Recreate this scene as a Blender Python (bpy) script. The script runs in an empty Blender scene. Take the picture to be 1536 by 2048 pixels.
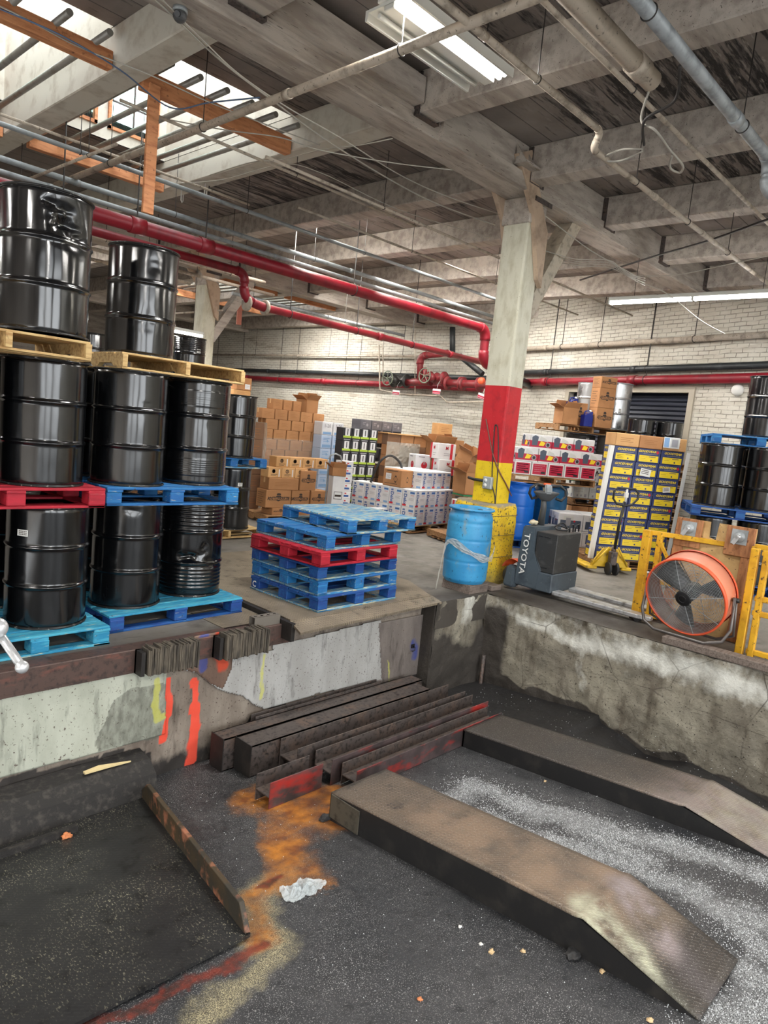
import bpy, bmesh, math, random
import numpy as np
from mathutils import Vector, Matrix, noise as mn
random.seed(7); RNG = np.random.default_rng(7)
C = bpy.context.scene.collection
SC = bpy.context.scene

# ------------------------------------------------------------------ camera
# X runs along the left dock face, Y away from the camera, Z up; dock slab is z = 0
CX, CY, FPX, HC = 768.0, 1024.0, 1396.94, 1.80
RX = np.array([2080-CX, -(985-CY), -FPX]); RX /= np.linalg.norm(RX)
RY = np.array([-729-CX, -(700-CY), -FPX]); RY /= np.linalg.norm(RY)
RZ = np.cross(RX, RY); ROT = np.array([RX, RY, RZ]); CAM = np.array([0, 0, HC])
cam_d = bpy.data.cameras.new('camera'); cam = bpy.data.objects.new('camera', cam_d); C.objects.link(cam)
cam_d.sensor_fit = 'VERTICAL'; cam_d.sensor_height = 36.0; cam_d.lens = 36*FPX/2048
cam_d.clip_start = 0.05; cam_d.clip_end = 200
cam.matrix_world = Matrix([[*ROT[0], 0], [*ROT[1], 0], [*ROT[2], HC], [0, 0, 0, 1]])
SC.camera = cam
# ------------------------------------------------------------------ light
SC.view_settings.view_transform = 'Standard'; SC.view_settings.look = 'None'
SC.view_settings.gamma = 1; SC.view_settings.exposure = EXPOSURE = 0.55
SC.view_settings.use_curve_mapping = False
SC.cycles.use_denoising = True
SC.cycles.max_bounces = 7; SC.cycles.diffuse_bounces = 4; SC.cycles.glossy_bounces = 3
SC.cycles.transmission_bounces = 4; SC.cycles.transparent_max_bounces = 8
SC.cycles.sample_clamp_indirect = 6; SC.cycles.caustics_reflective = False; SC.cycles.caustics_refractive = False
w = bpy.data.worlds.new('sky'); SC.world = w; w.use_nodes = True
wn = w.node_tree; bg = wn.nodes['Background']
bg.inputs[0].default_value = (0.93, 0.97, 1.0, 1); bg.inputs[1].default_value = 5.0
# ------------------------------------------------------------------ pixel helpers
def ray(u, v): return ROT @ np.array([u-CX, CY-v, -FPX])
def onz(u, v, z=0.0): d = ray(u, v); return CAM + d*((z-HC)/d[2])
def onx(u, v, x): d = ray(u, v); return CAM + d*(x/d[0])
def ony(u, v, y): d = ray(u, v); return CAM + d*(y/d[1])
def atd(u, v, d): return CAM + ray(u, v)*(d/FPX)
PZ0, PS, YF = -1.07, 0.09, 4.62          # pit floor: height at the dock face, slope, y of the face
def pitz(y): return PZ0 + PS*(YF-y)
def onpit(u, v, off=0.0):
    d = ray(u, v); n = np.array([0, PS, 1.0]); p0 = np.array([0, YF, PZ0+off])
    return CAM + d*(((p0-CAM)@n)/(d@n))
# ------------------------------------------------------------------ mesh builder
class G:
    def __init__(s): s.bm = bmesh.new(); s.sm = False
    def _f(s, vs, m):
        try:
            f = s.bm.faces.new(vs); f.material_index = m; f.smooth = s.sm; return f
        except ValueError: return None
    def cbox(s, c, size, m=0, R=None):
        hx, hy, hz = size[0]/2, size[1]/2, size[2]/2; c = Vector(c); vs = []
        for x, y, z in ((-1,-1,-1),(1,-1,-1),(1,1,-1),(-1,1,-1),(-1,-1,1),(1,-1,1),(1,1,1),(-1,1,1)):
            v = Vector((x*hx, y*hy, z*hz))
            if R is not None: v = R @ v
            vs.append(s.bm.verts.new(c+v))
        for q in ((0,3,2,1),(4,5,6,7),(0,1,5,4),(1,2,6,5),(2,3,7,6),(3,0,4,7)): s._f([vs[i] for i in q], m)
        return s
    def box(s, x0, x1, y0, y1, z0, z1, m=0): return s.cbox(((x0+x1)/2,(y0+y1)/2,(z0+z1)/2), (abs(x1-x0),abs(y1-y0),abs(z1-z0)), m)
    def quad(s, pts, m=0): return s._f([s.bm.verts.new(Vector(p)) for p in pts], m)
    def prism(s, poly, vec, m=0, m2=None):
        a = [s.bm.verts.new(Vector(p)) for p in poly]; b = [s.bm.verts.new(Vector(p)+Vector(vec)) for p in poly]
        s._f(a[::-1], m); s._f(b, m); n = len(poly)
        for i in range(n): s._f([a[i], a[(i+1)%n], b[(i+1)%n], b[i]], m if m2 is None else m2)
        return s
    def _ring(s, c, ax, up, r, seg):
        x = up; y = ax.cross(x)
        return [s.bm.verts.new(c + x*(r*math.cos(2*math.pi*i/seg)) + y*(r*math.sin(2*math.pi*i/seg))) for i in range(seg)]
    def tube(s, pts, r, seg=10, m=0, caps=True, closed=False):
        pts = [Vector(p) for p in pts]; n = len(pts); rs = r if hasattr(r, '__len__') else [r]*n
        sm = s.sm; s.sm = True; rings = []; up = None
        for i, p in enumerate(pts):
            a = pts[i-1] if (i > 0 or closed) else p; b = pts[(i+1) % n] if (i < n-1 or closed) else p
            t = ((p-a).normalized() + (b-p).normalized()) if (p-a).length > 1e-9 and (b-p).length > 1e-9 else (b-a)
            if t.length < 1e-9: t = b-a
            t.normalize()
            if up is None:
                up = t.orthogonal().normalized()
            else:
                up = (up - t*up.dot(t))
                up = up.normalized() if up.length > 1e-6 else t.orthogonal().normalized()
            rings.append(s._ring(p, t, up, rs[i], seg))
        for k in range(n-1 if not closed else n):
            A, B = rings[k], rings[(k+1) % n]
            for i in range(seg): s._f([A[i], A[(i+1)%seg], B[(i+1)%seg], B[i]], m)
        s.sm = sm
        if caps and not closed: s._f(rings[0][::-1], m); s._f(rings[-1], m)
        return s
    def lathe(s, prof, seg=32, m=0, c=(0,0,0), axis='z', cap=False, start=0, sweep=2*math.pi, mf=None):
        sm = s.sm; s.sm = True; rings = []; c = Vector(c); full = abs(sweep-2*math.pi) < 1e-6
        ns = seg if full else seg+1
        for r, z in prof:
            ring = []
            for i in range(ns):
                a = start + sweep*i/seg; x, y = r*math.cos(a), r*math.sin(a)
                v = {'z': Vector((x,y,z)), 'x': Vector((z,x,y)), 'y': Vector((y,z,x))}[axis]
                ring.append(s.bm.verts.new(c+v))
            rings.append(ring)
        for k in range(len(rings)-1):
            A, B = rings[k], rings[k+1]; mm = mf(k) if mf else m
            for i in range(seg): s._f([A[i], A[(i+1)%ns], B[(i+1)%ns], B[i]], mm)
        s.sm = sm
        if cap: s._f(rings[0][::-1], m); s._f(rings[-1], mf(len(rings)-2) if mf else m)
        return s
    def bevel(s, w, seg=1):
        bmesh.ops.bevel(s.bm, geom=list(s.bm.edges), offset=w, segments=seg, affect='EDGES', clamp_overlap=True); return s
    def xf(s, M): bmesh.ops.transform(s.bm, matrix=M, verts=s.bm.verts); return s
    def text(s, txt, size, M, m=0, ext=0.0, sx=1.0, align='CENTER', shear=0.0, bold=0.0):
        mc = text_mesh(txt, ext, align, shear, bold).copy(); mc.transform(M @ Matrix.Diagonal((size*sx, size, size, 1)))
        mc.polygons.foreach_set('material_index', [m]*len(mc.polygons)); s.bm.from_mesh(mc); bpy.data.meshes.remove(mc)
        return s
    def mesh(s, name, mats, flip=True):
        if flip: bmesh.ops.recalc_face_normals(s.bm, faces=s.bm.faces)
        me = bpy.data.meshes.new(name); s.bm.to_mesh(me); s.bm.free()
        for mm in (mats if isinstance(mats, (list, tuple)) else [mats]): me.materials.append(mm)
        return me
_tc = {}
def text_mesh(txt, ext, align, shear, bold):
    k = (txt, ext, align, shear, bold)
    if k not in _tc:
        cu = bpy.data.curves.new('t', 'FONT'); cu.body = txt; cu.size = 1; cu.align_x = align; cu.align_y = 'CENTER'
        cu.extrude = ext; cu.shear = shear; cu.offset = bold; cu.resolution_u = 2
        ob = bpy.data.objects.new('t', cu); C.objects.link(ob)
        dg = bpy.context.evaluated_depsgraph_get(); dg.update()
        _tc[k] = bpy.data.meshes.new_from_object(ob.evaluated_get(dg)); bpy.data.objects.remove(ob)
    return _tc[k]
def obj(name, g, mats, parent=None, loc=(0,0,0), rot=(0,0,0), label=None):
    me = g.mesh(name, mats) if isinstance(g, G) else g
    o = bpy.data.objects.new(name, me); C.objects.link(o); o.location = loc; o.rotation_euler = rot
    if parent: o.parent = parent
    if label: o['label'] = label
    return o
def tag(o, label, cat, group=None, kind=None):
    o['label'] = label; o['category'] = cat
    if group: o['group'] = group
    if kind: o['kind'] = kind
    return o
def thing(name, label, cat, loc=(0,0,0), rotz=0, group=None):
    o = bpy.data.objects.new(name, None); C.objects.link(o); o.location = loc; o.rotation_euler = (0,0,rotz)
    o.empty_display_size = .1
    return tag(o, label, cat, group)
def struct(name, g, mats, label=None):
    o = obj(name, g, mats); o['kind'] = 'structure'
    if label: o['label'] = label
    return o
def dup(root, loc, rotz=0, label=None, group=None, rot=None):
    kids = {}
    for o in C.objects:
        if o.parent: kids.setdefault(o.parent.name, []).append(o)
    def cp(o, par):
        c = o.copy(); C.objects.link(c)
        if par: c.parent = par
        for ch in kids.get(o.name, []): cp(ch, c)
        return c
    r = cp(root, None); r.location = loc; r.rotation_euler = rot if rot else (0,0,rotz)
    if label: r['label'] = label
    if group: r['group'] = group
    return r
def proto_place(state, loc, rotz, label, group=None, rot=None):
    """first call moves the prototype itself, later calls copy it"""
    if not state.get('used'):
        state['used'] = True; o = state['o']; o.location = loc; o.rotation_euler = rot if rot else (0,0,rotz); o['label'] = label
        if group: o['group'] = group
        return o
    return dup(state['o'], loc, rotz, label, group, rot)
# ------------------------------------------------------------------ materials
def srgb(*c):
    if len(c) == 1: h = c[0]; c = tuple(int(h[i:i+2], 16) for i in (0,2,4))
    return tuple(((x/255)/12.92 if x/255 <= .04045 else ((x/255+.055)/1.055)**2.4) for x in c) + (1,)
class NT:
    def __init__(s, name, rough=.6, metal=0, spec=.5, coat=0):
        s.m = bpy.data.materials.new(name); s.m.use_nodes = True; s.t = s.m.node_tree; s.b = s.t.nodes['Principled BSDF']
        s.b.inputs['Roughness'].default_value = rough; s.b.inputs['Metallic'].default_value = metal
        s.b.inputs['Specular IOR Level'].default_value = spec; s.b.inputs['Coat Weight'].default_value = coat
        s.cache = {}
    def n(s, typ, **kw):
        nd = s.t.nodes.new(typ)
        for k, v in kw.items():
            if k.startswith('i_'): nd.inputs[k[2:].replace('_', ' ')].default_value = v
            else: setattr(nd, k, v)
        return nd
    def l(s, a, b): s.t.links.new(a, b)
    def coord(s, kind='Object', sc=(1,1,1), loc=(0,0,0), rot=(0,0,0)):
        k = (kind, sc, loc, rot)
        if k not in s.cache:
            if kind == 'World': src = s.n('ShaderNodeNewGeometry').outputs['Position']
            else: src = s.n('ShaderNodeTexCoord').outputs['Object']
            if kind == 'ObjectR':
                oi = s.n('ShaderNodeObjectInfo'); add = s.n('ShaderNodeVectorMath', operation='MULTIPLY_ADD')
                s.l(oi.outputs['Random'], add.inputs[0]); add.inputs[1].default_value = (17, 31, 23); s.l(src, add.inputs[2]); src = add.outputs[0]
            mp = s.n('ShaderNodeMapping'); mp.inputs['Scale'].default_value = sc; mp.inputs['Location'].default_value = loc; mp.inputs['Rotation'].default_value = rot
            s.l(src, mp.inputs[0]); s.cache[k] = mp.outputs[0]
        return s.cache[k]
    def noise(s, scale, sc=(1,1,1), kind='Object', detail=5, rough=.6, lo=.4, hi=.6, dist=0, loc=(0,0,0)):
        nz = s.n('ShaderNodeTexNoise'); nz.inputs['Scale'].default_value = scale; nz.inputs['Detail'].default_value = detail
        nz.inputs['Roughness'].default_value = rough; nz.inputs['Distortion'].default_value = dist
        s.l(s.coord(kind, sc, loc), nz.inputs['Vector'])
        return s.ramp(nz.outputs['Fac'], lo, hi)
    def ramp(s, x, lo, hi):
        mr = s.n('ShaderNodeMapRange'); mr.clamp = True
        mr.inputs['From Min'].default_value = lo; mr.inputs['From Max'].default_value = hi; s.l(x, mr.inputs['Value'])
        return mr.outputs[0]
    def math(s, op, a, b=None):
        nd = s.n('ShaderNodeMath', operation=op)
        for i, v in enumerate((a, b)):
            if v is None: continue
            if isinstance(v, (int, float)): nd.inputs[i].default_value = v
            else: s.l(v, nd.inputs[i])
        return nd.outputs[0]
    def mix(s, fac, a, b):
        nd = s.n('ShaderNodeMix', data_type='RGBA')
        for i, v in ((0, fac), (6, a), (7, b)):
            if isinstance(v, (int, float, tuple)): nd.inputs[i].default_value = v
            else: s.l(v, nd.inputs[i])
        return nd.outputs[2]
    def attr(s, name):
        a = s.n('ShaderNodeAttribute'); a.attribute_name = name; return a.outputs['Fac']
    def col(s, c):
        if isinstance(c, tuple): s.b.inputs['Base Color'].default_value = c
        else: s.l(c, s.b.inputs['Base Color'])
    def rough(s, x, lo, hi):
        mr = s.n('ShaderNodeMapRange'); mr.inputs['To Min'].default_value = lo; mr.inputs['To Max'].default_value = hi
        s.l(x, mr.inputs['Value']); s.l(mr.outputs[0], s.b.inputs['Roughness'])
    def bump(s, x, strength=.3, dist=.01):
        b = s.n('ShaderNodeBump'); b.inputs['Strength'].default_value = strength; b.inputs['Distance'].default_value = dist
        s.l(x, b.inputs['Height'])
        if s.b.inputs['Normal'].is_linked: s.l(s.b.inputs['Normal'].links[0].from_socket, b.inputs['Normal'])
        s.l(b.outputs[0], s.b.inputs['Normal'])
def M(name, col, rough=.6, metal=0, layers=(), bump=None, kind='ObjectR', spec=.5, coat=0):
    """layers: (scale, colour, lo, hi[, stretch])"""
    t = NT(name, rough, metal, spec, coat); c = col
    for L in layers:
        st = L[4] if len(L) > 4 else (1,1,1)
        c = t.mix(t.noise(L[0], st, kind, lo=L[2], hi=L[3], loc=(L[0]*.37, 0, 0)), c, L[1])
    t.col(c)
    if bump:
        st = bump[3] if len(bump) > 3 else (1,1,1)
        t.bump(t.noise(bump[0], st, kind, lo=0, hi=1), bump[1], bump[2])
    return t.m
def emis(name, col, strength):
    m = bpy.data.materials.new(name); m.use_nodes = True; b = m.node_tree.nodes['Principled BSDF']
    b.inputs['Base Color'].default_value = col; b.inputs['Emission Color'].default_value = col; b.inputs['Emission Strength'].default_value = strength
    return m
WHITE = srgb(235,235,232)
mt = {}
mt['steel_dark'] = M('dark_rusty_steel', srgb(84,76,73), .55, .2, [(6, srgb(104,86,76), .5, .7), (30, srgb(48,43,41), .5, .65)], (40, .25, .004))
mt['steel_brown'] = M('brown_steel_rail', srgb(84,66,60), .6, .2, [(5, srgb(128,78,66), .55, .75, (1,3,3)), (25, srgb(52,44,42), .5, .7)], (60, .3, .004), 'World')
mt['galv'] = M('galvanised_steel', srgb(168,174,177), .5, .25, [(8, srgb(134,139,141), .45, .65)])
mt['pipe_beige'] = M('beige_painted_pipe', srgb(184,172,156), .6, 0, [(6, srgb(120,110,98), .5, .7), (30, srgb(90,82,74), .6, .7)], (50, .2, .003))
mt['pipe_grey'] = M('grey_painted_conduit', srgb(140,146,148), .5, .2, [(7, srgb(112,116,118), .5, .7)])
mt['pipe_red'] = M('red_painted_pipe', srgb(150,20,38), .42, 0, [(5, srgb(118,18,32), .5, .7), (30, srgb(150,120,112), .68, .75)], None)
mt['pipe_dark_red'] = M('dark_red_valve_paint', srgb(122,34,40), .5, 0, [(12, srgb(84,50,46), .5, .7)])
t_ = NT('red_pipe_dusty', .42); c_ = t_.mix(t_.noise(5, kind='World', lo=.5, hi=.7), srgb(134,20,36), srgb(106,18,30))
ge = t_.n('ShaderNodeNewGeometry'); sp_ = t_.n('ShaderNodeSeparateXYZ'); t_.l(ge.outputs['Normal'], sp_.inputs[0])
dst = t_.ramp(t_.math('ADD', sp_.outputs['Z'], t_.math('MULTIPLY', t_.noise(9, kind='World', lo=.2, hi=.8), .25)), .72, .98)
c_ = t_.mix(t_.math('MULTIPLY', dst, .8), c_, srgb(132,112,104)); t_.col(c_); mt['pipe_red'] = t_.m   # settled dust on the upper side
mt['pipe_black'] = M('black_pipe', srgb(38,42,44), .45, 0, [(5, srgb(70,72,74), .55, .75)])
mt['wood_orange'] = M('orange_lumber', srgb(214,148,102), .7, 0, [(4, srgb(184,116,76), .45, .65, (1,6,6)), (20, srgb(110,62,40), .6, .75)], (20, .3, .003))
mt['wood_pale'] = M('pale_pallet_wood', srgb(206,176,122), .75, 0, [(5, srgb(170,132,82), .45, .65, (1,8,8)), (22, srgb(120,92,62), .6, .75)], (30, .3, .003, (1,8,8)))
mt['wood_brown'] = M('brown_pallet_wood', srgb(160,120,80), .75, 0, [(5, srgb(120,86,54), .45, .65, (1,8,8)), (22, srgb(80,60,44), .6, .75)], (30, .3, .003, (1,8,8)))
mt['wood_grey'] = M('greyed_timber', srgb(124,112,104), .8, 0, [(6, srgb(92,80,72), .45, .65, (1,12,12))], (30, .4, .004, (1,10,10)))
def paint_wood(nm, a, b, wear=srgb(196,190,150), lo=.56):
    return M(nm, a, .65, 0, [(4, b, .42, .62, (1,5,5)), (9, wear, lo, lo+.1, (1,9,9)), (40, srgb(60,60,56), .64, .72)], (30, .35, .003, (1,8,8)))
mt['blue_wood'] = paint_wood('blue_painted_wood', srgb(24,92,156), srgb(30,114,170), lo=.62)
mt['blue_deck'] = paint_wood('worn_blue_deck_boards', srgb(46,120,172), srgb(100,160,188), lo=.5)
mt['blue_dark'] = paint_wood('dark_blue_painted_wood', srgb(20,62,132), srgb(24,86,150), lo=.66)
mt['teal_wood'] = paint_wood('teal_painted_wood', srgb(30,128,168), srgb(70,164,190), lo=.6)
mt['red_wood'] = paint_wood('red_painted_wood', srgb(176,24,46), srgb(150,18,38), srgb(200,150,130), .66)
mt['white_timber'] = M('old_white_painted_timber', srgb(186,178,168), .75, 0, [(3, srgb(154,144,135), .42, .62, (.6,3,3)), (14, srgb(84,76,70), .63, .68, (.5,5,5))], (16, .35, .006, (1,3,3)), 'World')
mt['white_skylit'] = M('skylit_white_timber', srgb(206,202,190), .7, 0, [(5, srgb(180,172,158), .5, .7)], (16, .2, .004), 'World')  # paler copy of the timber white, paints skylight onto the joists beside it
mt['cream'] = M('cream_column_paint', srgb(208,206,188), .65, 0, [(9, srgb(186,182,160), .45, .65, (1,1,.4)), (45, srgb(120,112,98), .66, .72)], (26, .5, .006, (1,1,.3)), 'World')
mt['col_red'] = M('red_column_paint', srgb(192,34,44), .5, 0, [(7, srgb(160,28,40), .5, .7), (60, srgb(220,190,180), .7, .74)], (26, .3, .004), 'World')
mt['col_yellow'] = M('yellow_column_paint', srgb(228,196,32), .6, 0, [(9, srgb(206,170,24), .5, .7), (40, srgb(90,78,40), .62, .68)], (26, .3, .004), 'World')
mt['post_yellow'] = M('chipped_yellow_paint', srgb(222,170,36), .55, 0, [(7, srgb(196,142,26), .45, .65), (26, srgb(84,62,36), .6, .66)], (30, .3, .003))
mt['rubber'] = M('black_rubber', srgb(42,42,43), .7, 0, [(12, srgb(62,60,58), .5, .7)])
mt['black_plastic'] = M('black_plastic', srgb(28,28,30), .45)
mt['grey_plastic'] = M('dark_grey_plastic', srgb(70,72,74), .45)
mt['white_paper'] = M('white_paper', srgb(226,226,222), .7)
mt['ink'] = M('dark_ink', srgb(58,48,42), .8)
mt['wire_white'] = M('white_cable', srgb(178,174,164), .6)
mt['wire_dark'] = M('dark_cable', srgb(52,48,46), .6)
mt['wire_blue'] = M('blue_cable', srgb(90,110,140), .6)
# ================================================================== STRUCTURE
def smooth(a, lo, hi): t = np.clip((a-lo)/(hi-lo), 0, 1); return t*t*(3-2*t)
def segdist(P, a, b):
    a = np.asarray(a, float); b = np.asarray(b, float); d = b-a; L = (d@d) or 1e-9
    t = np.clip(((P-a)@d)/L, 0, 1); return np.linalg.norm(P-(a+t[:, None]*d), axis=1)
def polydist(P, pts): return np.min([segdist(P, pts[i], pts[i+1]) for i in range(len(pts)-1)], axis=0)
def inpoly(P, poly):
    x, y = P[:, 0], P[:, 1]; r = np.zeros(len(P), bool); n = len(poly); j = n-1
    for i in range(n):
        xi, yi = poly[i]; xj, yj = poly[j]
        c = ((yi > y) != (yj > y)) & (x < (xj-xi)*(y-yi)/((yj-yi) or 1e-9)+xi); r ^= c; j = i
    return r
def set_attr(me, name, vals):
    a = me.attributes.new(name, 'FLOAT', 'POINT'); a.data.foreach_set('value', np.asarray(vals, np.float32))
def fbm(P, sc, oc=4):
    return np.array([mn.fractal(Vector(p)*sc, 1.0, 2.0, oc) for p in P])
def grid(u0, u1, v0, v1, step, f, mats, attrs=None, keep=None, disp=None):
    """grid of quads; f maps (u,v) arrays to world points; attrs(u,v)->dict"""
    nu = max(2, int(round((u1-u0)/step))+1); nv = max(2, int(round((v1-v0)/step))+1)
    U, V = np.meshgrid(np.linspace(u0, u1, nu), np.linspace(v0, v1, nv), indexing='ij')
    u, v = U.ravel(), V.ravel(); P = np.stack(f(u, v), 1)
    if disp is not None: P = P + disp(u, v, P)
    idx = np.arange(nu*nv).reshape(nu, nv)
    q = np.stack([idx[:-1, :-1], idx[1:, :-1], idx[1:, 1:], idx[:-1, 1:]], -1).reshape(-1, 4)
    if keep is not None:
        cu = u[q].mean(1); cv = v[q].mean(1); q = q[keep(cu, cv)]
    me = bpy.data.meshes.new('grid'); me.from_pydata(P.tolist(), [], q.tolist())
    for k, val in (attrs(u, v) if attrs else {}).items(): set_attr(me, k, val)
    for m_ in (mats if isinstance(mats, (list, tuple)) else [mats]): me.materials.append(m_)
    me.polygons.foreach_set('use_smooth', [True]*len(me.polygons))
    return me
def lin(name, me, kind='structure'):
    o = bpy.data.objects.new(name, me); C.objects.link(o)
    if kind: o['kind'] = kind
    return o
XR, YR = 6.72, 4.45       # right pit wall plane, corner face plane
XLEND = 5.80
# ---- slab of the dock
t = NT('dock_concrete', .75)
c = t.mix(t.noise(.7, kind='World', lo=.35, hi=.65), srgb(128,124,117), srgb(106,101,94))
c = t.mix(t.noise(3, (1,1,1), 'World', lo=.52, hi=.68), c, srgb(84,80,75))
c = t.mix(t.noise(2.5, (1,9,1), 'World', lo=.6, hi=.72, dist=.6), c, srgb(60,57,54))
c = t.mix(t.math('MULTIPLY', t.attr('dirt'), .9), c, srgb(52,46,41))
t.col(c); t.rough(t.noise(4, kind='World', lo=.3, hi=.7), .5, .85); t.bump(t.noise(60, kind='World', lo=0, hi=1), .25, .004)
mt['dock'] = t.m
def dockattr(u, v):
    P = np.stack([u, v], 1)
    d = polydist(P, [(5.9,4.5),(6.9,4.4),(7.0,3.6),(6.9,2.0)]); e = np.abs(v-YF) ; return {'dirt': np.maximum(1-smooth(d, .05, .6), (1-smooth(e, 0, .55))*(u < 6)*.8)}
me = grid(-8, 15.2, YF, 30, .12, lambda u, v: (u, v, np.zeros_like(u)), mt['dock'], dockattr)
lin('floor', me)
me = grid(XR, 15.2, -8, YF, .08, lambda u, v: (u, v, np.zeros_like(u)), mt['dock'], dockattr)
lin('floor', me)
g = G(); g.box(XLEND-.02, XR, YR, YF, -.3, 0); struct('floor', g, mt['dock'])
for o in list(C.objects)[-1:]: set_attr(o.data, 'dirt', [.9]*len(o.data.vertices))
# ---- pit floor with spill, granules and grime
ORANGE = [[(505,1600),(560,1590),(640,1590)],[(560,1600),(590,1650),(575,1690)],[(590,1640),(645,1640)],[(575,1700),(595,1745)]]
TRAIL = [[(560,1765),(530,1790),(505,1850),(500,1880)],[(520,1890),(430,1940),(330,1990),(230,2046),(100,2120)]]
RED = [[(515,1880),(420,1940),(330,1985),(215,2046),(120,2100)],[(545,1765),(570,1760)]]
PALE = [[(540,1810),(520,1860),(560,1920)],[(560,1925),(480,1975),(420,2010),(400,2040)]]
SALT = [[(905,1600),(940,1570),(1060,1610),(1200,1660),(1340,1690)],[(960,1630),(1090,1680),(1230,1720),(1400,1790),(1540,1900)],[(1330,1690),(1480,1730),(1560,1760)],[(1000,1590),(1150,1650),(1290,1720)],[(1400,1800),(1536,1850)],[(1430,2040),(1536,2010)],[(1500,1940),(1536,1970)]]
def pp(lst): return [[onpit(*p)[:2] for p in l] for l in lst]
def mask(P, lst, r0, r1): return np.max([1-smooth(polydist(P, l), r0, r1) for l in pp(lst)], axis=0)
def pitattr(u, v):
    P = np.stack([u, v], 1); n1 = fbm(np.stack([u, v, 0*u], 1), 2.2)*.10; n2 = fbm(np.stack([u, v, 0*u+5], 1), 7)*.05
    wob = np.stack([n1+n2, n2-n1], 1); Q = P+wob
    o = np.maximum(mask(Q, ORANGE, .08, .30), mask(Q, [TRAIL[0]], .02, .17)*.8)
    r = mask(Q, RED, .01, .06)
    pl = np.maximum(mask(Q, PALE, .02, .18), mask(Q, [TRAIL[0]], .08, .25)*.8)
    s = mask(Q, SALT, .0, .26)*.75
    return {'orange': o, 'red': r, 'pale': pl, 'salt': s, 'oil': smooth(u+n1, 5.55, 5.9)}
t = NT('pit_asphalt', .55)
c = t.mix(t.noise(1.3, kind='World', lo=.35, hi=.65), srgb(35,37,41), srgb(58,58,60))
c = t.mix(t.noise(14, kind='World', lo=.5, hi=.7), c, srgb(30,31,34))
grain = t.noise(170, kind='World', detail=2, lo=.58, hi=.66)
c = t.mix(t.math('MULTIPLY', grain, t.math('ADD', .3, t.math('MULTIPLY', t.noise(2.2, kind='World', lo=.35, hi=.65), .6))), c, srgb(168,168,166))
nz = t.noise(26, kind='World', detail=4, lo=.3, hi=.7)
def am(name, lo=.25, hi=.75, k=1): return t.math('MULTIPLY', t.ramp(t.math('ADD', t.attr(name), t.math('MULTIPLY', nz, .35)), lo+.15, hi+.2), k)
c = t.mix(am('pale', .3, 1.2), c, t.mix(t.noise(200, kind='World', detail=2, lo=.45, hi=.6), srgb(84,78,62), srgb(196,186,148)))
c = t.mix(t.math('MULTIPLY', am('orange', .2, .9), t.math('ADD', .35, t.math('MULTIPLY', t.noise(5, kind='World', detail=6, lo=.35, hi=.6), .6))), c, t.mix(t.noise(9, kind='World', lo=.35, hi=.65), srgb(190,122,40), srgb(122,68,26)))
c = t.mix(t.math('MULTIPLY', am('red', .2, .7), .85), c, t.mix(t.noise(12, kind='World', lo=.4, hi=.6), srgb(118,40,22), srgb(60,28,20)))
c = t.mix(t.math('MULTIPLY', am('salt', .35, 1.1), t.noise(210, kind='World', detail=2, lo=.44, hi=.56)), c, srgb(214,218,220))
c = t.mix(t.math('MULTIPLY', t.attr('oil'), .8), c, srgb(30,28,28))  # darker band of floor along the right wall, set by position
t.col(c); t.rough(t.noise(2.2, kind='World', lo=.3, hi=.7), .32, .75)
t.bump(t.noise(140, kind='World', detail=3, lo=0, hi=1), .5, .006); t.bump(t.noise(12, kind='World', lo=0, hi=1), .35, .02)
mt['pit'] = t.m
LOWPX = [(990,1345),(1090,1390),(1150,1400),(1200,1438),(1250,1468),(1290,1502),(1330,1514),(1380,1520),(1440,1548),(1536,1594),(1650,1644)]
LOW = sorted((float(onx(*p, XR)[1]), float(onx(*p, XR)[2])) for p in LOWPX)
def pitsurf(u, v):   # the floor dips into a gutter along the right wall
    zw = np.minimum(np.interp(v, [p[0] for p in LOW], [p[1] for p in LOW])-.03, pitz(v)); zw = np.where(v > 2.9, pitz(v), zw)
    return pitz(v)+(zw-pitz(v))*smooth(u, 5.62, 6.72)
pm = grid(-4, XR+.12, -8, YF+.1, .03, lambda u, v: (u, v, pitsurf(u, v)), mt['pit'], pitattr)
lin('floor_pit', pm)
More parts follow.
